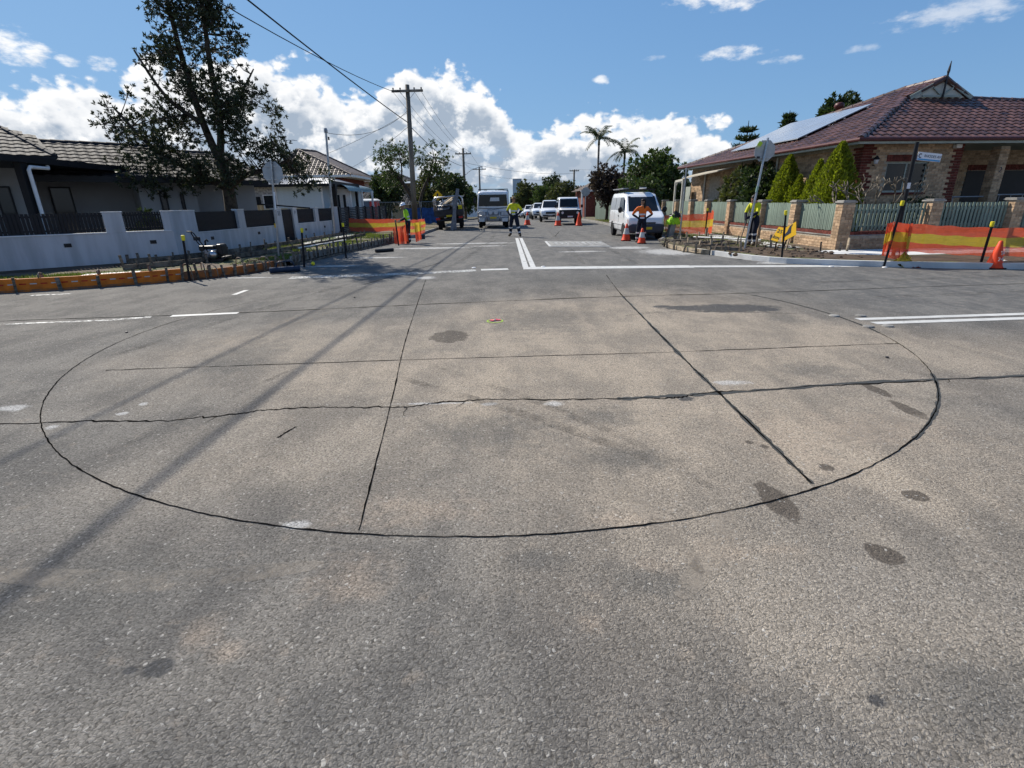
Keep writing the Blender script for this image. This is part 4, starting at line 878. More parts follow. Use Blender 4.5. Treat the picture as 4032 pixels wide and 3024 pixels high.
def ribbed(poly, m, parent, n, nm='roof'):
    a, b, c, d_ = [Vector(p) for p in poly]; q = MB(); vs = []
    for k in range(n+1):
        f = k/n; dz = Vector((0, 0, .03 if k % 2 else 0)); vs += [a+(b-a)*f+dz, d_+(c-d_)*f+dz]
    q.add(vs, [(2*k, 2*k+2, 2*k+3, 2*k+1) for k in range(n)]); return q.build(nm, m, parent, fix=False)
ribbed(ob, M['roof_metal'], wb, 90); ribbed([FW(6.4, -.35, 2.7), FW(6.4, 8, 2.7), FW(5.0, 6, 3.15), FW(5.0, 3.2, 3.15)], M['roof_metal'], wb, 60)
q = MB(); wallbox(q, FW, -.4, 6.45, -.42, -.36, 2.58, 2.72); wallbox(q, FW, 6.42, 6.48, -.36, 8, 2.58, 2.715); q.build('gutter', M['charcoal'], wb)
# verandah side
q = MB(); wallbox(q, FW, 5.86, 6.7, 2.0, 2.1, G0, 2.5); q.build('verandah_wall', M['white_paint'], wb)
for k, a in enumerate((6.0, 6.35)): window(wb, FW, a, a+.22, 1.98, .4, 2.2, M['white_paint'], M['glass_far'], 1, fw=.03)
for a, b in ((6.75, 2.2), (6.95, 4), (7.1, 6)): q = MB(); q.beam(FW(a, b, G0), FW(a, b, 2.45), .12, .12); q.build('verandah_post', M['white_paint'], wb)
q = MB(); prof = [(0, 2.75), (.3, 2.74), (.55, 2.66), (.72, 2.52), (.8, 2.36)]
q.loft([[FW(6.2+s_, b, z) for s_, z in prof] for b in (1.2, 3, 5, 7)], cap=False, closed=False); q.build('bullnose_awning', mat('awning_green', (.12, .17, .17), .3, .1, 4, metal=.3), wb, smooth=True, fix=False)
pg = thing('pergola', 'black timber pergola with flat beam beside the cottage', 'pergola', (-9.9, 31, G0), world=True)
for x, y, wd in ((-9.75, 30.6, .22), (-9.65, 32.6, .16), (-9.6, 34.4, .14)): q = MB(); q.beam((x, y, G0), (x, y, 2.72), wd, wd); q.build('post', M['charcoal'], pg)
q = MB(); q.beam((-10.9, 30.4, 2.82), (-9.55, 34.6, 2.72), .3, .2); q.build('beam', M['charcoal'], pg)
q = MB(); q.beam((-9.8, 30.2, 2.81), (-9.55, 34.7, 2.70), .1, .16); q.build('beam', M['charcoal'], pg)
# tv aerial on that roof
ta = thing('tv_aerial', 'thin metal television aerial above the cottage roof', 'aerial', (-13.4, 34.0, 3.8), world=True)
q = MB(); q.tube([(-13.4, 34, 3.8), (-13.4, 34, 5.35)], .018, 6); q.build('mast', M['grey_metal'], ta)
q = MB(); q.tube([(-14.1, 34, 5.35), (-12.7, 34, 5.3)], .012, 5)
for k in range(6): q.tube([(-14.0+k*.22, 33.7, 5.34), (-14.0+k*.22, 34.3, 5.34)], .007, 4)
q.build('antenna_bars', M['grey_metal'], ta)
# power mast
pm = thing('service_pole', 'thin galvanised power service pole in front of the cottage', 'pole', (-8.85, 27.0, G0), world=True)
q = MB(); q.tube([(-8.88, 27, G0), (-8.66, 27, 4.9)], [.055, .05], 10); q.build('pole', M['galv'], pm); q = MB(); q.lathe((-8.66, 27, 4.85), [(.08, 0), (.09, .1), (.06, .2)], 10); q.build('pole_cap', M['grey_metal'], pm)
q = MB(); q.box((-8.55, 26.95, 4.6), (.06, .06, .14)); q.build('insulator', M['dark_metal'], pm)
# ------------------------------------------------------------------ two-storey red brick house, farther off
def gzz(y): return gz(y)+.1
rb = thing('red_brick_house', 'two-storey dark red brick house with brown tiled hip roof', 'house', (-19, 62, gzz(62)), world=True)
F6 = Fr((-25.4, 61), 0); z0 = gzz(62)
q = MB(); wallbox(q, F6, 0, 7.0, 0, 9, z0, 4.75); q.build('wall', M['brick_house'], rb)
brick_face(rb, F6(0, 0, 0), F6.u, 7.0, 2.0, 4.6, M['brick_red'], 0, bl=.46, bh=.16)
e1 = [F6(-.9, -.9, 4.7), F6(8.3, -.9, 4.7), F6(8.3, 10, 4.7), F6(-.9, 10, 4.7)]; t1, t2 = F6(1.2, 3.6, 7.7), F6(2.4, 6.0, 7.7)
tile_face(rb, [e1[0], e1[1], t1], M['roof_brown'], 0, .45, .45); tile_face(rb, [e1[1], e1[2], t2, t1], M['roof_brown'], 0, .45, .45)
ridge(rb, e1[1], t1, M['roof_brown'], .15, .6); ridge(rb, e1[0], t1, M['roof_brown'], .15, .6); ridge(rb, e1[2], t2, M['roof_brown'], .15, .6); ridge(rb, t1, t2, M['roof_brown'], .15, .6)
q = MB(); wallbox(q, F6, -.95, 8.35, -.97, -.9, 4.5, 4.72); wallbox(q, F6, 8.3, 8.37, -.9, 10, 4.5, 4.715); wallbox(q, F6, -.9, 8.3, -.85, 10, 4.45, 4.5); q.build('fascia', M['white_paint'], rb)
for a in (4.4, 5.35, 6.3): q = MB(); q.beam(F6(a, -.7, 1.6), F6(a, -.7, 4.5), .22, .22); q.build('balcony_column', M['white_paint'], rb)
q = MB(); wallbox(q, F6, 3.8, 7.2, -.9, 0, 1.6, 1.85); q.build('balcony', M['white_paint'], rb)
window(rb, F6, 4.6, 6.2, -.02, 2.2, 4.2, M['charcoal'], M['glass_far'], 2, fw=.1)
SF6 = Fr(F6(7.0, 0, 0).xy, R_(90)); window(rb, SF6, 1.2, 2.4, -.03, 2.3, 3.9, M['white_paint'], M['glass_far'], 1, fw=.1); window(rb, SF6, 4.2, 5.6, -.03, 2.3, 3.9, M['white_paint'], M['glass_far'], 1, fw=.1)
# beige house and low roofs behind it
bh = thing('beige_house', 'beige two-storey rendered house beyond the red brick one', 'house', (-17, 76, gzz(76)), world=True)
F7 = Fr((-20.2, 75), 0)
q = MB(); wallbox(q, F7, 0, 4.4, 0, 10, gzz(76), 4.6); q.build('wall', mat('beige', (.46, .42, .36), .85, .08, 1), bh)
q = MB(); wallbox(q, F7, 4.4, 6.5, 3, 10, gzz(76), 4.4); q.build('wing', mat('beige_dark', (.33, .29, .24), .85, .08, 1), bh)
tile_face(bh, [F7(-.6, -.6, 4.5), F7(7.2, -.6, 4.5), F7(3.2, 4, 6.2)], M['roof_dark'], 0, .5, .5); tile_face(bh, [F7(7.2, -.6, 4.5), F7(7.2, 11, 4.5), F7(3.2, 7, 6.2), F7(3.2, 4, 6.2)], M['roof_dark'], 0, .5, .5)
window(bh, F7, 2.6, 3.5, -.02, 1.6, 3.6, M['white_paint'], M['glass_far'], 1, fw=.08)
lr = thing('low_house', 'small tan house with grey tiled roof behind the site fence', 'house', (-12, 56, gzz(56)), world=True)
F8 = Fr((-16.5, 55), 0); q = MB(); wallbox(q, F8, 0, 6.3, 0, 6, gzz(56), 1.5); q.build('wall', M['fence_cream'], lr)
tile_face(lr, [F8(-.5, -.5, 1.5), F8(6.9, -.5, 1.5), F8(5.4, 3, 2.7), F8(1.0, 3, 2.7)], M['roof_dark'], 0, .4, .4); tile_face(lr, [F8(6.9, -.5, 1.5), F8(6.9, 6.5, 1.5), F8(5.4, 3, 2.7)], M['roof_dark'], 0, .4, .4)
window(lr, F8, 3.5, 4.6, -.02, .2, 1.2, M['white_paint'], M['glass_far'], 1, fw=.08)
# ------------------------------------------------------------------ black slatted fence beyond the wall
bf = thing('slat_fence', 'black horizontal slat fence with square posts beyond the grey wall', 'fence', (-9.3, 29.6, G0), world=True)
BS = Fr((-9.27, 29.45), math.atan2(9.5, .45)); 
for k in range(7): q = MB(); wallbox(q, BS, k*1.55, k*1.55+.14, -.02, .12, 0, 1.52); q.build('post', M['charcoal'], bf)
SLH = MB(); SLH.box((0, 0, 0), (1.41, .02, .07)); SLHm = SLH.mesh('slat', M['charcoal_timber'])
for k in range(6):
    for r in range(14):
        Mx = Matrix((BS.u.to_3d(), BS.v.to_3d(), Vector((0, 0, 1)))).transposed().to_4x4(); Mx.translation = BS(k*1.55+.845, .03, .22+r*.093); piece('slat', SLHm, bf, Mx)
# ================================================================== vegetation
def rnd_in(e, shell=.0):
    while True:
        v = Vector((random.uniform(-1, 1), random.uniform(-1, 1), random.uniform(-1, 1))); L = v.length
        if shell < L < 1: return Vector((e[0]+v.x*e[3], e[1]+v.y*e[4], e[2]+v.z*e[5]))
def rdir():
    while True:
        v = Vector((random.gauss(0, 1), random.gauss(0, 1), random.gauss(0, 1)))
        if v.length > .1: return v.normalized()
def leaf(mb, p, dr, ln, wd):
    s_ = dr.cross(rdir()); 
    if s_.length < .05: s_ = dr.orthogonal()
    s_.normalize(); m_ = p+dr*ln*.55
    mb.add([p, m_+s_*wd*.5, p+dr*ln, m_-s_*wd*.5], [(0, 1, 2, 3)])
def make_tree(name, label, base, limbs, ells, nclus, nclump, nleaf, cr, ln, wd, lm, bm, group=None, shell=.35, twig=.012, up=.3, cat='tree', lr=None, crown_name='crown'):
    """limbs: list of (points, radii); ells: crown volumes; clusters of leaf rosettes hang on twigs from the limbs"""
    t = thing(name, label, cat, base, group=group, world=True)
    q = MB(); lp = []
    for pts, rr in limbs:
        sp = smooth3(pts, 4); n = len(sp); rs = []
        for i in range(n):
            f = i/(n-1)*(len(rr)-1); k = min(int(f), len(rr)-2); rs.append(rr[k]+(rr[k+1]-rr[k])*(f-k))
        q.tube(sp, rs, 7); lp += sp[2:]
    lv = MB(); wts = [e[3]*e[4]*e[5] for e in ells]; tot = sum(wts)
    for i, e in enumerate(ells):
        for c in range(max(2, int(nclus*wts[i]/tot))):
            cc = rnd_in(e, shell); b = min(lp, key=lambda p: (p-cc).length_squared+max(0, p.z-cc.z)*.8)
            mid = (b+cc)/2+Vector((random.gauss(0, .08), random.gauss(0, .08), -.06))*max(.4, (cc-b).length*.5)
            q.tube([b, mid, cc], [twig*2.4, twig*1.5, twig], 4, cap=False)
            for k in range(nclump):
                pc = cc+rdir()*cr*random.random()**.5
                if random.random() < .5: q.tube([cc, pc], [twig*.8, twig*.5], 3, cap=False)
                ax = (pc-cc); ax = (ax.normalized() if ax.length > .01 else rdir())+Vector((0, 0, up))
                for j in range(nleaf):
                    dr = (ax+rdir()*1.0).normalized(); leaf(lv, pc+rdir()*ln*.25, dr, ln*random.uniform(.6, 1.2), wd*random.uniform(.7, 1.2))
    q.build('trunk', bm, t, smooth=True, fix=False); o = lv.build(crown_name, lm, t, fix=False); return t
def smooth3(pts, n=4):
    out = []
    for i in range(len(pts)-1):
        p0, p1, p2, p3 = (Vector(pts[max(i-1, 0)]), Vector(pts[i]), Vector(pts[i+1]), Vector(pts[min(i+2, len(pts)-1)]))
        for k in range(n):
            u = k/n; out.append(.5*((2*p1)+(p2-p0)*u+(2*p0-5*p1+4*p2-p3)*u*u+(3*p1-p0-3*p2+p3)*u**3))
    out.append(Vector(pts[-1])); return out
random.seed(21)
make_tree('banksia_tree', 'tall dark ragged tree standing behind the grey rendered wall', (-10.55, 20.5, G0),
    [([(-10.58, 20.5, 0), (-10.5, 20.5, 1.4), (-10.45, 20.45, 2.4), (-10.55, 20.4, 3.3)], [.30, .24, .21, .18]),
     ([(-10.55, 20.4, 3.2), (-10.85, 20.35, 4.4), (-11.05, 20.3, 5.8), (-11.2, 20.3, 7.6), (-11.3, 20.3, 9.4)], [.15, .12, .10, .07, .02]),
     ([(-10.52, 20.4, 3.2), (-10.25, 20.4, 4.6), (-10.2, 20.3, 6.2), (-10.05, 20.2, 8.0), (-10.1, 20.2, 9.6)], [.14, .11, .09, .06, .02]),
     ([(-10.5, 20.4, 2.3), (-11.5, 20.1, 2.9), (-12.6, 20.0, 3.6), (-13.6, 19.9, 4.9)], [.16, .11, .08, .03]),
     ([(-10.5, 20.4, 2.2), (-9.5, 20.1, 2.7), (-8.4, 19.9, 2.9), (-7.5, 19.8, 3.3)], [.14, .10, .07, .03]),
     ([(-10.85, 20.3, 4.4), (-11.8, 20.1, 5.2), (-12.5, 20, 6.6)], [.09, .06, .03]), ([(-10.2, 20.3, 4.6), (-9.3, 20.1, 5.2), (-8.6, 20, 6.0)], [.08, .05, .02]),
     ([(-11.0, 20.3, 2.6), (-12.2, 19.7, 2.5), (-13.0, 19.6, 2.4)], [.06, .04, .02])],
    [(-10.5, 20.3, 6.2, 1.62, 1.5, 2.2), (-10.6, 20.3, 8.7, 1.45, 1.4, 1.6), (-12.6, 20.0, 4.3, 1.6, 1.4, 1.05), (-12.4, 19.7, 2.75, 1.45, 1.2, .75), (-9.1, 20, 4.3, 1.1, 1.2, 1.5), (-7.9, 19.8, 2.75, 1.35, 1.1, .75), (-10.4, 19.8, 2.75, 1.4, 1.2, .75), (-11.9, 20.1, 6.5, .5, .6, .6)],
    345, 13, 12, .40, .125, .042, M['leaf_banksia'], M['bark'], shell=.3, twig=.010)
def two_lobe(base, nm, label, **kw): pass
b = (-8.3, 46.5, gzz(46))
make_tree('bottlebrush_tree', 'two-lobed street tree behind the tall timber power pole', b,
    [([(-8.0, 46.5, 0), (-8.0, 46.5, 1.4), (-8.6, 46.4, 2.8), (-9.6, 46.3, 4.2)], [.26, .22, .17, .08]), ([(-7.9, 46.5, .6), (-7.4, 46.5, 2.4), (-6.7, 46.4, 3.8), (-6.2, 46.4, 5.2)], [.16, .14, .10, .04]), ([(-9, 46.3, 3.4), (-8.9, 46.2, 4.8), (-9.2, 46.2, 6.0)], [.08, .05, .02])],
    [(-9.6, 46.3, 5.0, 1.7, 1.5, 1.5), (-9.9, 46.3, 3.4, 1.2, 1.2, .9), (-6.5, 46.3, 5.0, 1.5, 1.4, 1.35), (-6.1, 46.3, 3.6, .9, 1, .8)], 120, 8, 8, .45, .20, .075, M['leaf_mid'], M['bark'], shell=.2)
def bushy(name, label, x, y, h, rx, ry, z_lo, lm, n=60, ln=.3, group=None, nleaf=9, bm=None, cat='tree', cr=.6):
    g0 = gzz(y) if y > 20 else G0
    zc = (z_lo+h)/2; rz = (h-z_lo)/2
    el = [(x, y, g0+zc, rx*.85, ry*.85, rz)]+[(x+random.uniform(-.5, .5)*rx, y+random.uniform(-.5, .5)*ry, g0+zc+random.uniform(-.5, .5)*rz, rx*.55, ry*.55, rz*.55) for _ in range(4)]
    lb = [([(x, y, g0-.05), (x+.05, y, g0+z_lo*.8+.2), (x, y, g0+zc)], [.05*h*.5+.04, .05*h*.4+.03, .03]), ([(x, y, g0+z_lo*.7), (x+rx*.4, y, g0+zc), (x+rx*.6, y, g0+zc+rz*.4)], [.08, .05, .02]), ([(x, y, g0+z_lo*.7), (x-rx*.4, y, g0+zc), (x-rx*.6, y, g0+zc+rz*.5)], [.08, .05, .02])]
    return make_tree(name, label, (x, y, g0), lb, el, int(n*1.35), 9, nleaf+4, cr, ln, ln*.42, lm, bm or M['bark'], group=group, shell=.25, cat=cat)
bushy('street_tree', 'dark shaggy tree on the left beside the two-lobed tree', -11.6, 52, 4.6, 1.6, 1.5, .6, M['leaf_dark'], 60, .26)
bushy('street_tree', 'broad dark tree behind the loaded utility truck, nearest the pole', -8.0, 57, 4.9, 2.2, 2.0, .5, M['leaf_olive'], 90, .28)
bushy('street_tree', 'dark green tree behind the loaded utility truck, left of the second power pole', -7.2, 68, 5.2, 2.4, 2.2, .6, M['leaf_dark'], 90, .32)
bushy('street_tree', 'low rounded tree behind the white tipper truck cab', -6.9, 82, 5.0, 2.6, 2.4, .6, M['leaf_mid'], 80, .36)
bushy('street_tree', 'wide dark tree at the far end of the street, left of the road end', -4.5, 120, 5.0, 3.0, 3.0, .8, M['leaf_dark'], 70, .5, cr=.9)
bushy('street_tree', 'olive round tree at the far end right of the distant tower', 3.9, 112, 6.6, 2.9, 2.6, .8, M['leaf_olive'], 110, .42, cr=.8)
bushy('street_tree', 'tall dark tree farthest right of the group beyond the parked cars', 9.3, 116, 8.2, 2.3, 2.2, 1.0, M['leaf_dark'], 100, .42, cr=.8)
bushy('street_tree', 'mid green tree between the olive and the tall dark far trees', 6.7, 104, 5.8, 2.4, 2.2, .8, M['leaf_mid'], 90, .40, cr=.8)
bushy('street_tree', 'low green tree behind the white pickup and four-wheel drive', 8.3, 86, 5.0, 2.6, 2.3, .5, M['leaf_olive'], 100, .34, cr=.7)
bushy('plum_tree', 'small dark purple-leaved tree left of the large garden tree', 8.2, 45.5, 4.2, 1.5, 1.4, 1.2, M['leaf_purple'], 80, .22)
bushy('garden_tree', 'large dense dark green garden tree behind the white van', 10.7, 40.0, 4.7, 2.7, 2.4, .4, M['leaf_mid'], 190, .25, nleaf=11)
bushy('shrub', 'tall bush behind the van roof under the large garden tree', 8.9, 36.5, 2.9, 1.2, 1.2, .3, M['leaf_mid'], 60, .2, cat='shrub')
bushy('shrub', 'glossy broad-leaved shrub between the conifers and the side window', 10.85, 25.6, 2.75, .85, 1.5, .3, M['leaf_olive'], 70, .22, cat='shrub', cr=.35)
bushy('shrub', 'dark leafy shrub behind the right stop sign', 10.8, 23.6, 2.85, .8, 1.2, .3, M['leaf_dark'], 70, .22, cat='shrub', cr=.35)
bushy('hedge', 'low dark hedge under the brick house front window', 13.1, 17.6, 1.52, 1.2, .35, .2, M['leaf_dark'], 60, .10, cat='hedge', cr=.2)
bushy('shrub', 'slim green shrub behind the black bars of the front wall', *WA(3.6, 1.2, 0).xy, 1.5, .35, .35, .2, M['leaf_dark'], 24, .13, cat='shrub', cr=.2)
# golden conifers: flame-shaped, upright sprays
def conifer(label, x, y, h, r, lean=0.0, nl=5200):
    t = thing('conifer', label, 'conifer', (x, y, G0), group='golden conifers behind the side fence', world=True)
    q = MB(); q.tube([(x, y, G0-.05), (x+lean*.3, y, h*.5), (x+lean, y, h*.9)], [.07, .05, .01], 6); q.build('trunk', M['bark'], t)
    lobes = [(random.uniform(0, 6.28), random.uniform(.15, .5), random.uniform(.55, .95)) for _ in range(6)]
    lv = MB()
    for k in range(nl):
        if random.random() < .6: ox, oy, hh, rr = 0, 0, h-G0, r
        else:
            a, rd, hf = random.choice(lobes); ox, oy, hh, rr = math.cos(a)*rd*r, math.sin(a)*rd*r, (h-G0)*hf, r*.6
        f = random.random()**.8; prof = rr*((1-f**1.5)**.85)*min(1, .62+f*2.2); a = random.uniform(0, 6.283)
        bump_ = 1+.13*math.sin(a*5+f*7)+.09*math.sin(a*11-f*17)
        rad_ = prof*bump_*random.uniform(.78, 1.0)
        p = Vector((x+ox*(1-f)+lean*f+math.cos(a)*rad_, y+oy*(1-f)+math.sin(a)*rad_, G0+.02+hh*f*.97))
        dr = Vector((math.cos(a)*.5, math.sin(a)*.5, 1))+rdir()*.5; leaf(lv, p, dr.normalized(), random.uniform(.06, .12), .05)
    lv.build('foliage', M['leaf_conifer'], t, fix=False); return t
random.seed(5)
conifer('tallest golden conifer, nearest the red brick quoins', 10.95, 18.35, 3.34, 1.02, nl=13000)
conifer('small golden conifer squeezed low between its taller neighbours', 10.75, 20.3, 2.4, .52, nl=5000)
conifer('golden conifer leaning between the tallest and the leftmost one', 10.9, 19.55, 2.88, .64, .1, nl=7500)
conifer('leftmost golden conifer, beside the dark leafy shrub', 10.9, 21.5, 3.2, .88, nl=11000)
# bare frangipani
ff = thing('frangipani_tree', 'bare grey frangipani with blunt forked branches over the corner fence', 'tree', (11.2, 16.9, G0), world=True)
q = MB(); random.seed(9)
def fork(p, dr, ln, r, dep):
    e_ = p+dr*ln; q.tube([p, (p+e_)/2+rdir()*.03, e_], [r, r*.92, r*.85], 6)
    if dep:
        for k in range(random.choice((2, 2, 3))):
            nd = (dr+rdir()*.75+Vector((0, 0, .12))).normalized(); fork(e_, nd, ln*random.uniform(.6, .85), r*.8, dep-1)
for sx_, sy_ in ((0, 0), (.5, .15), (-.35, .3)): fork(Vector((11.2+sx_, 16.9+sy_, G0)), Vector((sx_*.6, 0, 1)).normalized(), .70, .032, 4)
q.build('branch', M['bark_grey'], ff, smooth=True, fix=False)
# palms
def palm(label, x, y, h, nf, fl, skirt=False, seed=1, lean=0.0):
    random.seed(seed); g0 = gzz(y); t = thing('palm_tree', label, 'palm', (x, y, g0), group='palms beyond the garden tree', world=True)
    q = MB(); q.tube([(x, y, g0), (x+lean*.5, y, g0+h*.5), (x+lean, y, g0+h)], [.17, .12, .11], 8); q.build('trunk', M['bark_palm'], t, smooth=True)
    q = MB(); q.tube([(x+lean, y, g0+h-.1), (x+lean, y, g0+h+.8)], [.14, .09], 8); q.build('crownshaft', M['leaf_palm'], t, smooth=True)
    for k in range(nf):
        a = 2*math.pi*k/nf+random.uniform(-.2, .2); el_ = random.uniform(.15, 1.25); L = fl*random.uniform(.8, 1.1); fr = MB()
        p = Vector((x+lean, y, g0+h+.6)); dr = Vector((math.cos(a)*math.cos(el_), math.sin(a)*math.cos(el_), math.sin(el_))); pts_ = [p.copy()]; n = 12
        for i in range(n):
            p = p+dr*L/n; dr = (dr+Vector((0, 0, -.135))).normalized(); pts_.append(p.copy())
        fr.tube(pts_, [.03*(1-i/(n+1)) for i in range(n+1)], 4, cap=False)
        for i in range(1, n+1):
            tdr = (pts_[i]-pts_[i-1]).normalized(); sd = tdr.cross(Vector((0, 0, 1))).normalized()
            for s_ in (-1, 1):
                for jj in (0, .5):
                    bp = pts_[i-1]+(pts_[i]-pts_[i-1])*jj; ll = fl*.26*(1-abs(i/n-.5)*.9)
                    d2 = (sd*s_+tdr*.55+Vector((0, 0, -.55))+rdir()*.15).normalized(); m_ = bp+d2*ll*.5; wv = tdr*.045
                    fr.add([bp, m_+wv, bp+d2*ll, m_-wv], [(0, 1, 2, 3)])
        fr.build('frond', M['leaf_palm'], t, fix=False)
    if skirt:
        sk_ = MB(); zc = g0+h*.50
        for k in range(420):
            a = random.uniform(0, 6.283); r0 = random.uniform(.05, .8); p = Vector((x+lean*.5+math.cos(a)*r0*.6, y+math.sin(a)*r0*.6, zc+.5-r0*.25)); leaf(sk_, p, (Vector((math.cos(a)*.6, math.sin(a)*.6, -1))+rdir()*.2).normalized(), random.uniform(.5, 1.1), .06)
        sk_.build('flower_skirt', M['leaf_straw'], t, fix=False)
    return t
palm('taller palm with a straw flower skirt on its thin trunk', 10.0, 62, 7.7, 15, 2.3, True, 4)
palm('shorter palm with drooping fronds right of the taller palm', 12.4, 60, 6.1, 13, 2.5, False, 8, .1)
# Norfolk pines and a gum behind the brick house
def norfolk(label, x, y, h, r, tiers, seed, lm):
    random.seed(seed); t = thing('norfolk_pine', label, 'tree', (x, y, gzz(y)), group='pines behind the brick house roof', world=True); g0 = gzz(y)
    q = MB(); q.tube([(x, y, g0), (x, y, g0+h)], [.3, .03], 7); lv = MB()
    for i in range(tiers):
        f = i/tiers; z = g0+h*(.35+.62*f); rr = r*(1-f)**.8+.25
        for k in range(7):
            a = 2*math.pi*k/7+i*.45; pts_ = [Vector((x+math.cos(a)*rr*u, y+math.sin(a)*rr*u, z+rr*.12*u*u*2-.0)) for u in (0, .4, .75, 1)]; q.tube(pts_, [.05, .04, .03, .015], 4, cap=False)
            for j in range(34):
                u = random.uniform(.2, 1.05); p = Vector((x+math.cos(a)*rr*u, y+math.sin(a)*rr*u, z+rr*.24*u*u)); leaf(lv, p, (Vector((math.cos(a)*.5, math.sin(a)*.5, .8))+rdir()*.8).normalized(), random.uniform(.35, .7), .14)
    q.build('trunk', M['bark'], t, fix=False); lv.build('foliage', lm, t, fix=False)
norfolk('open-branched pine left of the roof vent, with a thin leader', 25.4, 60, 9.5, 1.9, 7, 3, M['leaf_dark'])
norfolk('compact cone-shaped pine just left of the roof vent', 29.6, 60, 10.4, 1.0, 14, 6, M['leaf_dark'])
bushy('gum_tree', 'dark bushy tree top showing over the ridge of the brick house', 34.8, 60, 11.4, 1.9, 1.8, 7, M['leaf_dark'], 90, .45, cr=.8)
# ------------------------------------------------------------------ grass and clods on the verges
random.seed(14)
def grass_patch(poly, n, h, nm, label):
    xs_ = [p[0] for p in poly]; ys_ = [p[1] for p in poly]; lv = MB(); k = 0; tries = 0
    while k < n and tries < n*8:
        tries += 1
        x, y = random.uniform(min(xs_), max(xs_)), random.uniform(min(ys_), max(ys_))
        if not inside(poly, x, y): continue
        if math.sin(x*2.1+y*1.3)+math.sin(x*.9-y*2.7)*.8+random.gauss(0, .5) < -.2: continue
        dr = (Vector((0, 0, 1))+rdir()*.6).normalized(); hh = h*random.uniform(.5, 1.3); p = Vector((x, y, .115+gz(y))); s_ = Vector((random.gauss(0, 1), random.gauss(0, 1), 0)).normalized()*.012
        lv.add([p-s_, p+s_, p+dr*hh], [(0, 1, 2)]); k += 1
    o = lv.build(nm, M['grass'], fix=False); tag(o, label, 'grass', kind='stuff')
grass_patch([(-13, 10.6), (-10.4, 11.2), (-8.3, 12.2), (-8.6, 13.0), (-10.5, 12.6), (-13, 11.9)], 5200, .07, 'grass', 'dry short grass behind the orange formwork')
grass_patch([(-7.6, 14.2), (-6.6, 14.4), (-6.5, 17), (-7.5, 17)], 3000, .06, 'grass', 'green grass at the foot of the left stop sign')
grass_patch([(-8.9, 18), (-6.4, 18), (-5.4, 25), (-5.3, 28), (-9, 30)], 9000, .09, 'grass', 'green grass strip behind the grey kerb formwork')
grass_patch([(7.2, 17), (9.6, 16.8), (9.6, 30), (7.2, 30)], 5000, .06, 'grass', 'thin grass along the foot of the brick fence')
grass_patch([(7.2, 31), (9.6, 31), (9.8, 46), (7.3, 46)], 6000, .10, 'grass', 'green grass verge beyond the white van')
# ================================================================== poles and wires
def power_pole(label, x, y, h, arm_z, arm, ang=0, lamp=False, lean=0.0):
    g0 = gzz(y); t = thing('power_pole', label, 'power pole', (x, y, g0), group='timber power poles along the left verge', world=True)
    q = MB(); q.tube([(x, y, g0-.1), (x+lean*.5, y, g0+h*.5), (x+lean, y, g0+h)], [.19, .165, .13], 12); q.build('pole', M['pole_timber'], t, smooth=True)
    c = Vector((x+lean, y-.16, g0+arm_z)); dr = Vector((math.cos(ang), math.sin(ang), 0)); q = MB(); q.beam(c-dr*arm, c+dr*arm, .12, .13); a_ = q.build('crossarm', M['pole_timber'], t)
    for f in (-.9, -.45, .45, .9):
        q = MB(); p = c+dr*arm*f+Vector((0, 0, .065)); q.lathe(p, [(.02, 0), (.05, .05), (.05, .08), (.03, .13)], 8); q.build('insulator', M['dark_metal'], a_)
    for f in (-.5, .5): q = MB(); q.beam(c+dr*arm*f-Vector((0, 0, .06)), Vector((x+lean, y-.12, g0+arm_z-.55)), .03, .012); q.build('brace', M['dark_metal'], t)
    if lamp:
        q = MB(); q.tube([(x, y, g0+h*.62), (x+.9, y, g0+h*.70), (x+1.9, y, g0+h*.74)], [.04, .035, .03], 7); q.build('lamp_arm', M['galv'], t); q = MB(); q.box((x+2.1, y, g0+h*.74), (.55, .22, .1)); q.build('lamp_head', M['grey_metal'], t)
    return t
power_pole('tall weathered timber power pole nearest the crossing, with crossarm', -6.5, 37.0, 8.65, 8.28, 1.0, R_(-3), lean=.15)
power_pole('middle timber power pole with four-pin crossarm and street lamp', -5.65, 70, 8.4, 7.75, 1.0, lamp=True)
power_pole('farthest timber power pole above the white truck', -5.3, 100, 8.6, 8.3, 1.2)
power_pole('thin distant power pole right of the road end', 10.9, 92, 7.4, 7.2, .8)
def wire(label, a, b, sag, r=.02, n=18):
    a, b = Vector(a), Vector(b); q = MB(); p = []
    for k in range(n+1): f = k/n; c = a+(b-a)*f; c.z -= sag*4*f*(1-f); p.append(c)
    q.tube(p, r, 5); tag(q.build('overhead_wire', M['black_rubber'], fix=False), label, 'wire', 'overhead wires')
wire('thick upper overhead cable from the crossarm end towards the top left', (-7.3, 36.8, 8.35), (-9.6, -3, 7.6), .75, .017)
wire('thick lower overhead cable from the pole side towards the top left', (-6.45, 36.8, 6.55), (-9.2, -4, 9.2), .35, .026)
wire('service wire sagging to the galvanised pole top', (-6.5, 36.9, 7.2), (-8.62, 27, 4.85), .55, .011)
wire('service wire running down to the cottage roof', (-6.5, 36.9, 7.1), (-13.5, 33.5, 3.7), .25, .010)
wire('service wire running down to the red brick house', (-6.5, 36.9, 6.3), (-18.5, 60, 4.8), .3, .012)
wire('thin wire running low to the house behind the street tree', (-6.5, 37, 5.3), (-16.5, 74, 4.4), .4, .012)
for i, (f, lb) in enumerate(((-.9, 'outermost left line between the near and middle poles'), (-.45, 'inner left line between the near and middle poles'), (.45, 'inner right line between the near and middle poles'), (.9, 'outermost right line between the near and middle poles'))):
    wire(lb, (-6.35+f, 36.85, 8.3), (-5.65+f, 69.8, 7.6), .6, .010)
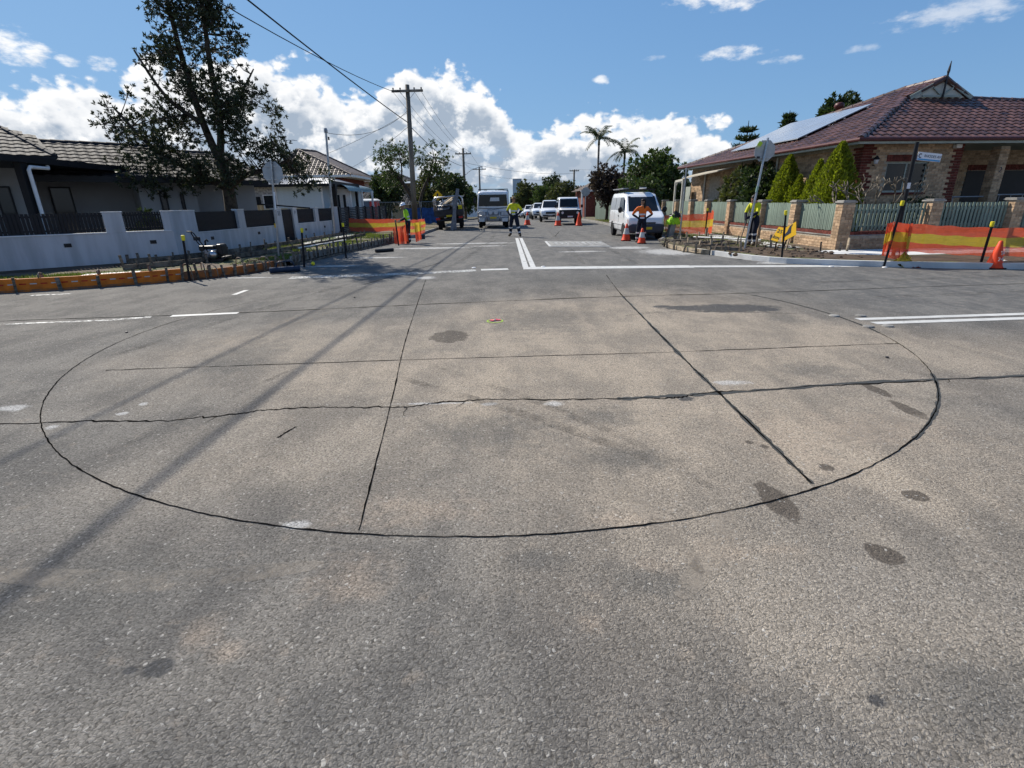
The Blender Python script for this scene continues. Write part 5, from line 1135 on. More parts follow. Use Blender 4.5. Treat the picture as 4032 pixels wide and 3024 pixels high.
wire('bundled cable from the near pole down to the middle pole', (-6.4, 37, 6.4), (-5.65, 70, 6.0), .5, .022)
wire('left line between the middle and farthest poles', (-6.5, 70, 7.6), (-6.3, 100, 7.3), .4, .012)
wire('right line between the middle and farthest poles', (-4.8, 70, 7.6), (-4.3, 100, 7.3), .4, .012)
wire('line crossing the street from the middle pole to the distant right pole', (-5.5, 70, 6.4), (10.9, 92, 6.0), .5, .016)
wire('lower line crossing from the farthest pole to the distant right pole', (-5.2, 100, 6.4), (10.9, 92, 5.0), .4, .016)
wire('line along the right side to the garden beyond the palms', (10.9, 92, 6.6), (24, 60, 5.5), .4, .014)
# ================================================================== signs
def octagon(c, r, n, th):
    x = n.cross(Vector((0, 0, 1))).normalized(); z = x.cross(n).normalized(); q = MB()
    q.prism([c+(x*math.cos(math.pi/8+k*math.pi/4)+z*math.sin(math.pi/8+k*math.pi/4))*r for k in range(8)], n*th); return q
def stop_sign(label, foot, top, r, facing, cz):
    t = thing('stop_sign', label, 'stop sign', foot, group='stop signs seen from behind', world=True)
    f, tp = Vector(foot), Vector(top); q = MB(); q.tube([f-Vector((0, 0, .1)), tp], .032, 10); q.build('post', M['galv'], t)
    c = f+(tp-f)*((cz-f.z)/(tp.z-f.z)); n = Vector(facing).normalized(); o = octagon(c+n*.045, r, n, .012).build('sign_plate', M['sign_back'], t)
    q = octagon(c+n*.0585, r*.97, n, .003); q.build('sign_face', M['red_lamp'], t)
    for dz in (-.18, .18): q = MB(); q.beam(c+Vector((-.2, 0, dz))+n*.035, c+Vector((.2, 0, dz))+n*.035, .02, .03); q.build('bracket', M['galv'], t)
    return t
sl_ = stop_sign('stop sign seen from behind on the left grass verge', (-7.2, 16.38, G0), (-6.97, 16.38, 2.86), .33, (.12, 1, 0), 2.53)
q = MB(); q.tube([(-7.145, 16.38, .98), (-7.135, 16.38, 1.10)], .036, 10); q.build('yellow_band', M['sign_yellow'], sl_)
q = MB(); q.box((-7.02, 16.34, 1.75), (.04, .012, .5), Matrix.Rotation(.08, 3, 'Y')); q.build('sticker', M['sign_white'], sl_)
sr_ = stop_sign('leaning stop sign seen from behind beside the worker near the fence', (7.3, 16.4, G0), (7.66, 16.6, 3.28), .31, (.1, 1, .05), 2.93)
q = MB(); q.box((7.42, 16.55, 3.12), (.12, .006, .12), Matrix.Rotation(.6, 3, 'Y')); q.build('sticker', mat('lime', (.5, .7, .05), .5, .1, 5), sr_)
q = MB(); q.tube([(7.48, 16.49, 1.78), (7.5, 16.5, 1.95)], .035, 10); q.build('tape', mat('tape_green', (.25, .38, .33), .6, .1, 5), sr_)
q = MB(); q.box((7.42, 16.545, 2.75), (.1, .004, .06)); q.build('sticker', M['dark_metal'], sr_)
np_ = thing('plain_post', 'plain galvanised post with no plate, behind the formwork pegs', 'post', (7.08, 22.1, G0), world=True)
q = MB(); q.tube([(7.08, 22.1, 0), (7.1, 22.1, 2.75)], .033, 10); q.build('post', M['galv'], np_); q = MB(); q.lathe((7.1, 22.1, 2.74), [(.036, 0), (.036, .04), (.02, .055)], 10); q.build('post_cap', M['grey_metal'], np_)
ss = thing('street_name_sign', 'dark post carrying a white street name blade with blue base', 'street sign', (10.15, 13.9, G0), world=True)
q = MB(); q.tube([(10.17, 13.9, 0), (10.13, 13.9, 2.86)], .045, 12); q.build('post', M['charcoal'], ss)
q = MB(); q.tube([(10.15, 13.9, 1.78), (10.148, 13.9, 1.92)], .049, 12); q.build('sticker', M['sign_white'], ss)
sx_dir = Vector((.985, .12, -.085)).normalized(); c = Vector((10.53, 13.92, 2.515)); Mb = frame(c, sx_dir)
q = MB(); q.box((0, 0, 0), (.66, .19, .02)); me = q.mesh('name_blade', M['sign_white']); bl = piece('name_blade', me, ss, Mb)
def on_blade(name, me, lx, ly, lz=.0115): Mx = Matrix.Translation((lx, ly, lz)); o = bpy.data.objects.new(name, me); COL.link(o); o.parent = bl; o.matrix_local = Mx; return o
q = MB(); q.box((0, 0, 0), (.64, .035, .003)); on_blade('blue_band', q.mesh('blue_band', M['sign_blue']), 0, -.07)
me = text_mesh('RHODES AV', .088, .001); me.materials.clear(); me.materials.append(M['sign_ink']); on_blade('lettering', me, .08, .012, .013)
q = MB(); n = 22; q.add([(.052*k_*math.cos(R_(50)+R_(260)*i/n), .052*k_*math.sin(R_(50)+R_(260)*i/n), 0) for k_ in (1, .55) for i in range(n+1)], [(i, i+1, n+2+i, n+1+i) for i in range(n)]); on_blade('emblem', q.raw('emblem', M['sign_ink']), -.265, .01, .013)
# yellow works signs propped by the kerb
yd = thing('diamond_sign', 'yellow diamond warning sign with black curved arrow propped on the dirt', 'road sign', (8.0, 15.3, G0), world=True)
n = Vector((-.62, -.62, .48)).normalized(); x = n.cross(Vector((0, 0, 1))).normalized(); z = x.cross(n).normalized(); x = -x; c = Vector((8.0, 15.25, .68))
R2 = Matrix.Rotation(R_(-18), 3, n); x2, z2 = R2 @ x, R2 @ z
q = MB(); q.prism([c+x2*.23, c+z2*.34, c-x2*.21, c-z2*.33], -n*.015); q.build('sign_plate', M['sign_yellow'], yd)
q = MB()
for w0, w1, f0, f1, o0, o1 in ((.05, .11, -.16, 0, -.04, .01), (.11, .05, 0, .16, .01, -.05), (.02, .04, -.27, -.16, .02, -.04), (.05, .015, .16, .24, -.05, -.04)):
    q.prism([c+n*.002+z2*f0+x2*(o0-w0/2), c+n*.002+z2*f0+x2*(o0+w0/2), c+n*.002+z2*f1+x2*(o1+w1/2), c+n*.002+z2*f1+x2*(o1-w1/2)], n*.002)
q.build('arrow', M['sign_ink'], yd)
q = MB(); q.beam(c-n*.02+z2*.1, Vector((8.15, 15.75, .1)), .04, .02); q.build('prop', M['old_timber'], yd)
yr = thing('speed_sign', 'yellow rectangular sign plate hanging sideways, left of the yellow diamond', 'road sign', (7.7, 15.2, G0), world=True)
c = Vector((7.69, 15.22, .63)); R2 = Matrix.Rotation(R_(-14), 3, n); x2, z2 = R2 @ x, R2 @ z
q = MB(); q.prism([c-x2*.10-z2*.21, c+x2*.10-z2*.21, c+x2*.10+z2*.21, c-x2*.10+z2*.21], -n*.012); q.build('sign_plate', M['sign_yellow'], yr)
for txt, dz in (('25', .085), ('km', -.10)): letters(txt, .15, M['sign_ink'], yr, frame(c+n*.003+z2*dz, -z2 if False else x2, z2), 'lettering')
q = MB(); q.beam(c-n*.02, Vector((7.85, 15.6, .1)), .04, .02); q.build('prop', M['old_timber'], yr)
# ================================================================== pickets and barrier mesh
def picket(label, foot, top, cap='yellow_cap', grp='capped steel pickets'):
    f, tp = Vector(foot), Vector(top); t = thing('steel_picket', label, 'picket', foot, group=grp, world=True); dr = (tp-f).normalized(); s_ = dr.cross(Vector((0, 1, 0))).normalized(); n_ = s_.cross(dr)
    q = MB()
    for a in (90, 210, 330): d2 = s_*math.cos(R_(a))+n_*math.sin(R_(a)); q.beam(f-dr*.1+d2*.014, tp-dr*.06+d2*.014, .008, .032, up=d2)
    q.build('stake', M['charcoal'], t)
    q = MB(); q.tube([tp-dr*.08, tp-dr*.05, tp+dr*.03, tp+dr*.035], [.032, .04, .04, .03], 8); q.build('cap', M[cap], t); return t
picket('capped picket standing against the grey wall pier on the left', (-11.2, 15.1, .1), (-11.25, 15.2, 1.04))
picket('nearest capped picket at the road edge in front of the orange formwork', (-7.39, 11.97, 0), (-7.33, 11.97, .98))
picket('capped picket between the left stop sign and the grey wall gate', (-5.66, 14.38, 0), (-5.58, 14.38, 1.0))
picket('capped picket in the grey kerb formwork right of the left gate', (-5.22, 16.75, 0), (-5.2, 16.75, 1.04))
picket('thin picket with pale cap beside the white-helmeted worker', (-4.55, 21.7, 0), (-4.6, 21.7, .97), 'pale_timber')
picket('capped picket in front of the yellow diamond sign', (7.15, 13.77, 0), (7.07, 13.77, 1.27))
picket('leaning capped picket holding the left end of the right barrier mesh', (8.99, 12.52, 0), (9.10, 12.52, 1.47))
picket('capped picket behind the traffic cone at the right edge', (11.06, 12.24, 0), (11.05, 12.21, .99))
picket('capped picket in the barrier mesh left of the grey bollard coat stand', (7.55, 23.6, .1), (7.55, 23.6, 1.1)); picket('capped picket at the red end of the far right barrier mesh', (8.6, 23.4, .1), (8.6, 23.4, 1.2))
def mesh_mat(name, col, al, weave=True):
    m = mat(name, col, .55, .2, 7, bump=0); t = NT(m.node_tree); b = t.n['Principled BSDF']; b.inputs['Alpha'].default_value = al
    tl = t.new('ShaderNodeBsdfTranslucent'); tl.inputs[0].default_value = tuple(col)+(1,); mx = t.new('ShaderNodeMixShader'); mx.inputs[0].default_value = .35
    tr = t.new('ShaderNodeBsdfTransparent'); m2 = t.new('ShaderNodeMixShader'); tc = t.new('ShaderNodeTexCoord')
    nz = t.noise(t.vmath('MULTIPLY', tc.outputs['Object'], (3, 3, 40)), 2.0, 3, .6); a = t.ramp(nz, .25, .6, al-.22, al)
    b.inputs['Alpha'].default_value = 1; t.l.new(b.outputs[0], mx.inputs[1]); t.l.new(tl.outputs[0], mx.inputs[2]); t.l.new(a, m2.inputs[0]); t.l.new(tr.outputs[0], m2.inputs[1]); t.l.new(mx.outputs[0], m2.inputs[2]); t.l.new(m2.outputs[0], t.n['Material Output'].inputs[0]); return m
M['mesh_red'] = mesh_mat('mesh_red', (.76, .13, .06), .86); M['mesh_yel'] = mesh_mat('mesh_yel', (.68, .50, .05), .86)
def barrier(label, pts, zb, zt, stripes, wob=.03, seed=1):
    random.seed(seed); t = thing('barrier_mesh', label, 'barrier mesh', tuple(pts[0])+(.1,), group='striped barrier meshes', world=True)
    sp = smooth([Vector(p) for p in pts], 10); n = len(sp); bands = len(stripes); rows = []
    ph = random.uniform(0, 6)
    for r in range(bands+1):
        f = r/bands; row = []
        for i, p in enumerate(sp):
            u = i/(n-1); z0_ = zb[0]+(zb[1]-zb[0])*u; z1_ = zt[0]+(zt[1]-zt[0])*u; sg = -.05*math.sin(math.pi*u)
            row.append(Vector((p.x+wob*math.sin(i*.9+r*1.3+ph), p.y+wob*math.cos(i*.7+r*1.1+ph), z0_+(z1_-z0_)*f+sg+.012*math.sin(i*1.1+r*2))))
        rows.append(row)
    for r in range(bands):
        q = MB(); q.add(rows[r]+rows[r+1], [(i, i+1, n+i+1, n+i) for i in range(n-1)]); q.build('stripe', M['mesh_red' if stripes[r] == 'r' else 'mesh_yel'], t, smooth=True, fix=False)
    return t
barrier('striped orange barrier mesh across the right corner behind the cone', [(9.05, 12.6), (10.0, 12.50), (11.08, 12.32), (12.6, 12.3), (14.5, 12.5)], (.40, .2), (1.03, .84), 'ryr', .025, 2)
barrier('gathered end of the right barrier mesh wrapped round the leaning picket', [(9.02, 12.52), (9.0, 12.66), (9.15, 12.75), (9.38, 12.62), (9.45, 12.48)], (.42, .12), (1.05, 1.0), 'ryr', .04, 4)
barrier('striped barrier mesh between the black slat fence and the helmeted worker', [(-9.0, 30.1), (-7.4, 30.0), (-5.7, 29.9)], (.2, .25), (.90, .86), 'ryr', .02, 5)
barrier('short banded barrier mesh right of the helmeted worker', [(-5.0, 26.6), (-4.85, 27.4), (-4.5, 28.6)], (.12, .16), (.92, .86), 'ryryr', .03, 6)
barrier('sagging barrier mesh by the brick fence behind the coat-hung bollard', [(7.0, 24.2), (7.9, 23.9), (8.8, 23.6), (9.2, 24.4)], (.25, .15), (.95, 1.15), 'ryr', .05, 7)
# crumpled mesh lying at foot of picket and the bundle by the worker
def crumple(label, c, rx, ry, h, m, seed, cat='barrier mesh', nm='mesh_bundle'):
    random.seed(seed); q = MB(); n, k = 22, 12; rings = []
    for j in range(k+1):
        f = j/k; rings.append([Vector((c[0]+rx*(1-f**1.5)*math.cos(2*math.pi*i/n)*(1+.28*math.sin(i*2.1+j)+.2*math.sin(i*3.7-j*1.9)), c[1]+ry*(1-f**1.5)*math.sin(2*math.pi*i/n)*(1+.25*math.sin(i*1.7+j*1.3)), c[2]+h*f+.03*math.sin(i*3+j*2))) for i in range(n)])
    q.loft(rings, cap=False); o = q.build(nm, m, smooth=True, fix=False); tag(o, label, cat); return o
crumple('orange and yellow mesh tail heaped on the gutter below the leaning picket', (9.42, 12.5, .0), .22, .12, .34, M['mesh_yel'], 3); crumple('flat orange mesh scrap lying on the road right of the mesh tail', (9.75, 12.35, .0), .22, .1, .07, M['mesh_red'], 8)
barrier('orange mesh hanging in folds from the hands of the helmeted worker', [(-4.95, 22.7), (-4.72, 22.45), (-4.66, 22.75), (-4.5, 22.5), (-4.42, 22.8), (-4.3, 22.55)], (.02, .04), (.62, .86), 'rr', .04, 15); barrier('orange and yellow mesh folds behind the helmeted worker legs', [(-4.08, 23.2), (-4.0, 22.95), (-3.9, 23.25), (-3.82, 23.0)], (.05, .2), (.85, .92), 'ry', .03, 16)
crumple('white plastic bag lying on the right edge by the cone', (11.72, 12.35, .0), .17, .1, .13, M['plastic_white'], 9, 'bag', 'plastic_bag'); crumple('smaller white plastic bag lying beyond the larger bag', (12.05, 12.4, .0), .13, .09, .10, M['plastic_white'], 12, 'bag', 'plastic_bag')
# ================================================================== formwork
random.seed(31)
PEG = MB(); PEG.box((0, 0, 0), (.05, .035, 1.0)); PEGm = {k: (lambda mm: (lambda q: q.mesh('peg', mm))(PEG))(M[k]) for k in ('old_timber', 'pale_timber')}
def peg(parent, x, y, z0, z1, m='old_timber', tilt=.08):
    Mx = (Matrix.Rotation(random.gauss(0, tilt), 3, 'X') @ Matrix.Rotation(random.gauss(0, tilt), 3, 'Y') @ Matrix.Rotation(random.uniform(0, 3), 3, 'Z') @ Matrix.Diagonal((random.uniform(.9, 1.4), random.uniform(.9, 1.2), z1-z0))).to_4x4(); Mx.translation = (x, y, (z0+z1)/2); piece('peg', PEGm[m], parent, Mx)
def offs(line, d):
    out = []
    for i, q_ in enumerate(line):
        t = (line[min(i+1, len(line)-1)]-line[max(i-1, 0)]).normalized(); out.append(q_+Vector((t.y, -t.x))*d)
    return out
def boards(parent, line, z0, z1, m, step=3, th=.035, nm='board'):
    i = 0
    while i < len(line)-1:
        j = min(i+step, len(line)-1); a, b = line[i], line[j]; q = MB(); q.beam((a.x, a.y, (z0+z1)/2+random.uniform(-.008, .008)), (b.x, b.y, (z0+z1)/2+random.uniform(-.008, .008)), th, z1-z0); q.build(nm, m, parent, bevel=.004); i = j
M['hoop_rust'] = mat('hoop_rust', (.24, .20, .165), .8, .4, 20, col2=(.13, .085, .055))
def hoop(parent, x, y, dx, dy, h, m='rust', r=.008, w_=.18):
    q = MB(); p = [Vector((x-dx*w_, y-dy*w_, 0))]+[Vector((x+dx*w_*math.cos(math.pi-a*math.pi/8), y+dy*w_*math.cos(math.pi-a*math.pi/8), h-.14+.14*math.sin(a*math.pi/8))) for a in range(9)]+[Vector((x+dx*w_, y+dy*w_, .02))]
    q.tube(p, r, 5); q.build('hoop_bar', M[m], parent, fix=False)
f1_ = thing('kerb_formwork', 'orange painted kerb formwork with white and red dashes on the left corner', 'formwork', (-9.2, 11.1, 0), group='kerb formwork', world=True)
ln1 = [q_ for q_ in LK if -13.5 < q_.x < -7.5 and q_.y < 12.4]
boards(f1_, offs(ln1, .03), .01, .27, M['orange_form'], 3, .05); boards(f1_, offs(ln1, .10), .0, .04, M['orange_worn'], 4, .06, 'base_board')
fc = offs(ln1, .058); k = 0
for i in range(len(fc)-1):
    for h_ in (0, 1):
        a = fc[i]+(fc[i+1]-fc[i])*(h_*.5+.08); b = fc[i]+(fc[i+1]-fc[i])*(h_*.5+.40); q = MB(); q.beam((a.x, a.y, .155), (b.x, b.y, .155), .004, .022); q.build('dash', M['paint'] if k % 2 else M['red_lamp'], f1_); k += 1
for i in range(0, len(ln1), 2):
    p = offs(ln1, .11+random.uniform(0, .06))[i]; peg(f1_, p.x, p.y, -.02, random.uniform(.22, .34))
for i in range(1, len(ln1), 3):
    p = offs(ln1, -.1)[i]; peg(f1_, p.x, p.y, .05, random.uniform(.32, .44))
    t = (ln1[min(i+1, len(ln1)-1)]-ln1[i-1]).normalized(); hoop(f1_, p.x, p.y, t.y, -t.x, .36, 'hoop_rust', .014, .12)
f2_ = thing('kerb_formwork', 'worn muddy orange formwork boards with bent bars left of the stop sign', 'formwork', (-7, 12.7, 0), group='kerb formwork', world=True)
ln2 = [q_ for q_ in LK if q_.x >= -7.65 and q_.y < 14.6 and q_.x < -6.2]
boards(f2_, offs(ln2, .03), .01, .21, M['orange_worn'], 2, .05); boards(f2_, offs(ln2, .12), 0, .035, M['rust'], 3, .07, 'base_board')
for i in range(0, len(ln2), 1):
    p = offs(ln2, .10+random.uniform(0, .05))[i]; peg(f2_, p.x, p.y, -.02, random.uniform(.25, .42))
for i in range(0, len(ln2)-1, 1):
    p = (ln2[i]+ln2[i+1])/2; t = (ln2[i+1]-ln2[i]).normalized(); random.random() < .6 and hoop(f2_, p.x+random.uniform(-.08, .08), p.y+random.uniform(-.08, .08), t.y+random.uniform(-.4, .4), -t.x, random.uniform(.28, .42), 'hoop_rust', .013)
f3_ = thing('kerb_formwork', 'grey concrete-stained kerb formwork with close pegs along the left kerb', 'formwork', (-5.8, 19, 0), group='kerb formwork', world=True)
ln3 = [q_ for q_ in LK if 14.6 <= q_.y < 26]
boards(f3_, offs(ln3, .03), .06, .25, M['old_concrete'], 2, .05); boards(f3_, offs(ln3, .14), 0, .05, M['old_timber'], 3, .06, 'base_board')
for i in range(0, len(ln3)-1):
    for f in (0, .5):
        p = offs(ln3, .08+random.uniform(0, .06)); p = p[i]+(p[i+1]-p[i])*f; peg(f3_, p.x, p.y, -.02, random.uniform(.30, .48))
    if i % 2 == 0 and ln3[i].y < 19: t = (ln3[i+1]-ln3[i]).normalized(); hoop(f3_, ln3[i].x, ln3[i].y, t.y, -t.x, .42, 'hoop_rust', .012, .2)
# footpath formwork between wall and kerb
f4_ = thing('path_formwork', 'long timber footpath formwork with pegs along the grey wall', 'formwork', (-9, 17, G0), world=True)
pA = smooth([(-10.6, 14.6), (-9.7, 15.9), (-9.2, 18), (-8.8, 21), (-8.7, 25), (-8.6, 29)], 4); pB = smooth([(-9.8, 13.3), (-8.8, 14.4), (-8.1, 16.5), (-7.6, 19.5), (-7.4, 23), (-7.3, 27)], 4)
boards(f4_, pA, .13, .28, M['old_timber'], 3); boards(f4_, pB, .13, .26, M['old_timber'], 3)
for ln_ in (pA, pB):
    for i in range(len(ln_)): peg(f4_, ln_[i].x+random.uniform(-.05, .05), ln_[i].y, .08, random.uniform(.34, .50))
from mathutils.geometry import tessellate_polygon as _tp
def slab(name, poly, z, m, parent=None, th=.0):
    ring = [Vector((p[0], p[1], z)) for p in poly]; q = MB(); q.add(ring, _tp([ring])); return q.build(name, m, parent, fix=False)
slab('footpath_bed', [(p.x, p.y) for p in pA]+[(p.x, p.y) for p in reversed(pB)], .135, M['dirt'], vl)
slab('footpath', [(-8.6, 22), (-7.5, 20), (-7.3, 26), (-8.6, 29)], .145, M['concrete'], vl)
slab('footpath', [(-14.5, 12.2), (-10.8, 13.6), (-10.2, 14.6), (-10.9, 15.2), (-14.5, 12.6)], .126, M['dirt'], vl)
# right corner: bed, concrete path, formwork
slab('footpath', [(9.0, 15.4), (9.5, 15.55), (13.0, 15.7), (30, 17.2), (30, 15.6), (13.0, 14.1), (10.2, 13.9), (8.9, 14.5)], .130, M['kerb_new'], vr)
slab('footpath', [(8.4, 16.8), (9.2, 16.6), (9.4, 31), (8.5, 31)], .128, M['concrete'], vr)
slab('dirt_bed', [(5.9, 18.6), (6.5, 16.2), (7.2, 14.2), (8.4, 13.25), (10, 12.6), (12, 12.2), (16, 12.3), (16, 13.9), (10.2, 13.8), (8.8, 14.4), (8.3, 16.8), (8.2, 20), (6.4, 20)], .125, M['dirt'], vr)
q = MB(); random.seed(41)
for k in range(260):
    x, y = random.uniform(6.3, 9.2), random.uniform(13.4, 19.5)
    if x < 7.3 and y < 14.6: continue
    s_ = random.uniform(.02, .09); q.sphere((x, y, .12), s_, 6, 4, (1, 1, .6))
for k in range(220):
    u = random.uniform(0, 1); p = pA[int(u*(len(pA)-1))]; q.sphere((p.x-.2+random.gauss(0, .12), p.y+random.uniform(-.4, .4), .13), random.uniform(.015, .07), 6, 4, (1, 1, .7))
o = q.build('soil_clods', M['dirt'], fix=False); tag(o, 'loose brown soil clods heaped on both dug-up corners', 'soil', kind='stuff')
f5_ = thing('kerb_formwork', 'timber kerb formwork with bent hoops on the right corner by the van', 'formwork', (6.0, 17.5, 0), group='kerb formwork', world=True)
RL = [Vector(p) for p in ((6.9, 20.6), (6.1, 20.2), (5.65, 19.2), (5.55, 18.2), (5.68, 17.0), (5.95, 16.2), (6.45, 15.7))]; RL = smooth(RL, 3); RI = [p+Vector((.42, .12)) for p in RL]
boards(f5_, RL, .02, .15, M['pale_timber'], 3); boards(f5_, RI, .10, .22, M['old_timber'], 3)
for i in range(0, len(RL), 2): peg(f5_, RL[i].x-.05, RL[i].y-.05, -.02, random.uniform(.2, .36)); 
for i in range(0, len(RI), 2): peg(f5_, RI[i].x+.05, RI[i].y, .08, random.uniform(.3, .45), 'pale_timber')
for a, b in (((5.6, 18.4, .25), (6.9, 18.8, .3)), ((5.7, 17.3, .24), (7.0, 17.2, .33)), ((5.5, 19.6, .22), (6.4, 17.6, .30)), ((6.0, 16.6, .22), (7.0, 16.4, .3))): q = MB(); q.beam(a, b, .05, .05); q.build('strut', M['old_timber'], f5_)
for x, y in ((6.35, 16.0), (6.5, 15.9), (6.2, 16.9), (5.9, 19.4), (6.1, 19.8)): hoop(f5_, x, y, .9, .4, random.uniform(.32, .42), 'hoop_rust', .012, .16)
slab('gutter_bed', [(p.x, p.y) for p in RL]+[(p.x, p.y) for p in reversed(RI)], .10, M['kerb_new'], vr)
for i, (x, y) in enumerate(((7.43, 19.84), (7.4, 18.39), (7.75, 17.99), (7.95, 17.03), (8.24, 16.68), (8.34, 15.86), (7.2, 18.9), (7.1, 17.7), (6.6, 18.7), (7.6, 20.6), (7.9, 21.3))): peg(f5_, x, y, .05, random.uniform(.38, .55), 'pale_timber')
for x, y, h_ in ((9.0, 15.25, .40), (9.6, 15.3, .36), (9.75, 15.2, .5)):
    t = thing('survey_peg', {9.0: 'low timber peg on the concrete path below the brick fence', 9.6: 'short peg beside the pale peg near the fence corner pillar', 9.75: 'tall pale peg leaning near the fence corner pillar'}[x], 'peg', (x, y, .12), world=True); peg(t, x, y, .1, h_, 'pale_timber' if x > 9.7 else 'old_timber')
q = MB(); q.tube([(6.9, 19.9, .28), (8.25, 17.4, .32)], .025, 8); tag(q.build('conduit', M['plastic_white'], fix=True), 'white plastic conduit leaning beside the worker near the fence', 'pipe')
q = MB(); q.beam((-6.9, 17.3, .3), (-6.3, 20.4, .34), .06, .035); tag(q.build('plank', M['plastic_white']), 'pale plank laid over the left formwork pegs', 'plank')
q = MB(); q.prism([(-12.6, 10.95, .14), (-10.9, 11.35, .14), (-10.95, 11.6, .14), (-12.7, 11.25, .14)], (0, 0, .02)); tag(q.build('ply_sheet', M['fence_cream']), 'yellowish board lying on the dry grass at the left edge', 'board')
q = MB(); q.prism([(-9.9, 12.0, .14), (-8.9, 12.5, .14), (-9.0, 12.75, .14), (-10.0, 12.3, .14)], (0, 0, .02)); tag(q.build('ply_sheet', M['plastic_white']), 'white board lying on dry grass behind the orange formwork', 'board')
# tools on the road
def float_tool(label, a, b, m, handle=True, r=.075):
    a, b = Vector(a), Vector(b); t = thing('road_float', label, 'tool', tuple((a+b)/2-Vector((0, 0, r))), world=True); q = MB(); q.tube([a, b], r, 14); q.build('tube', M[m], t, smooth=False)
    if handle:
        d2 = b-a; q = MB(); q.tube([a+d2*.22+Vector((0, 0, r*.6)), a+d2*.27+Vector((0, 0, .17)), a+d2*.35+Vector((0, 0, .2)), a+d2*.72+Vector((0, 0, .2)), a+d2*.80+Vector((0, 0, .17)), a+d2*.84+Vector((0, 0, r*.6))], .018, 8); q.build('handle', M[m], t, smooth=True)
float_tool('dark blue post driver with handle lying on the road below the formwork', (-6.02, 13.05, .08), (-5.42, 13.45, .08), 'blue_tool')
float_tool('short black tube lying on the road beside the left kerb formwork', (-4.72, 18.55, .06), (-4.2, 19.0, .06), 'black_plastic', False, .06)
q = MB(); q.sphere((-5.55, 14.75, .06), .055, 8, 6); tag(q.build('picket_cap', M['yellow_cap'], smooth=True), 'loose yellow picket cap fallen at the foot of the formwork', 'cap')
q = MB(); q.prism([(-4.35, 25.0, .02), (-4.0, 25.1, .02), (-4.02, 25.3, .22), (-4.37, 25.2, .22)], (0, .02, .0)); tag(q.build('box_lid', M['black_plastic']), 'black flat box lying by the kerb below the banded mesh', 'box')
for i, (x, y, lb) in enumerate(((-5.25, 6.85, 'dark pebble inside the left of the circle cut'), (-2.85, 9.35, 'dark stone lying left of the long saw cut'), (3.95, 5.15, 'dark stone on the right rim of the circle'))):
    q = MB(); q.sphere((x, y, .008), .02, 6, 4, (1, 1, .5)); tag(q.build('stone', M['dark_metal']), lb, 'stone')
# plate compactor
pc = thing('plate_compactor', 'dark plate compactor with tall loop handle beside the grey wall', 'compactor', (-8.6, 15.15, G0), world=True)
q = MB(); q.prism([(-8.95, 14.9, .14), (-8.2, 14.95, .14), (-8.12, 14.98, .22), (-8.12, 15.4, .22), (-8.2, 15.42, .14), (-8.95, 15.38, .14)], (0, 0, .05)); q.build('plate', M['dark_metal'], pc)
q = MB(); q.box((-8.5, 15.15, .36), (.34, .36, .22)); q.build('engine', M['grey_metal'], pc, bevel=.03)
q = MB(); q.tube([(-8.38, 14.93, .33), (-8.38, 14.82, .33)], [.12, .10], 12); q.build('recoil_starter', M['steel'], pc, smooth=True)
q = MB(); q.box((-8.55, 15.15, .52), (.30, .26, .10)); q.build('fuel_tank', M['black_plastic'], pc, bevel=.03)
q = MB(); q.box((-8.75, 15.1, .50), (.14, .2, .14)); q.build('air_filter', M['black_plastic'], pc, bevel=.02)
q = MB(); q.box((-8.24, 15.15, .45), (.16, .34, .32)); q.build('water_tank', M['black_plastic'], pc, bevel=.04)
q = MB(); q.tube([(-8.62, 15.02, .58), (-8.6, 15.02, .70), (-8.55, 15.02, .74), (-8.52, 15.02, .68)], .025, 8); q.build('exhaust', M['dark_metal'], pc, smooth=True)
q = MB(); q.tube([(-8.78, 15.34, .26), (-9.04, 15.34, .7), (-9.14, 15.34, .9), (-9.11, 15.34, .95), (-9.05, 15.0, .96), (-8.92, 14.98, .96), (-8.86, 14.98, .92), (-8.55, 14.98, .40)], .017, 8); q.build('handle', M['black_plastic'], pc, smooth=True)
q = MB(); q.beam((-9.02, 15.2, .76), (-8.72, 15.0, .76), .02, .10); q.build('handle_bar', M['black_plastic'], pc)
# cones
def cone(label, x, y, h, band=True, grp='orange traffic cones', tilt=0, marks=None):
    t = thing('traffic_cone', label, 'traffic cone', (x, y, gz(y)), group=grp); q = MB(); q.box((0, 0, .015), (h*.52, h*.52, .03)); q.build('base', M['black_rubber'], t, bevel=.008)
    pr_ = lambda z: .225*h*(1-z/h)**1.0+.028
    q = MB(); q.lathe((0, 0, .028), [(pr_(.0)*1.12, 0), (pr_(.03), .03), (pr_(h*.5), h*.5), (pr_(h*.94), h*.94), (.018, h*.96)], 18); q.build('body', M['cone'], t, smooth=True)
    if band: q = MB(); q.lathe((0, 0, .028), [(pr_(h*.36)+.004, h*.36), (pr_(h*.70)+.004, h*.70)], 18, cap=False); q.build('reflective_band', M['cone_band'], t, smooth=True, fix=False)
    if marks:
        for txt, z_, a_ in marks:
            q_ = letters(txt, .12, M['cone_band'], t, Matrix.Identity(4)); th_ = a_; rr = pr_(z_)+.012; q_.matrix_local = Matrix.Translation((rr*math.sin(th_)*1.0, -rr*math.cos(th_), z_+.02)) @ Matrix.Rotation(th_, 4, 'Z') @ Matrix.Rotation(R_(90-11), 4, 'X')
    return t
cone('banded cone at the left front corner of the white van', 4.9, 22.35, .70); cone('banded cone standing in front of the orange-shirted woman', 5.17, 20.75, .58)
cone('banded cone on the road right of the man in the sun hat', 1.36, 40.6, .95); cone('banded cone in front of the four-wheel drive, on its left', 3.45, 38.2, .95); cone('plain orange cone in front of the four-wheel drive, on its right', 4.87, 37.6, .9, False)
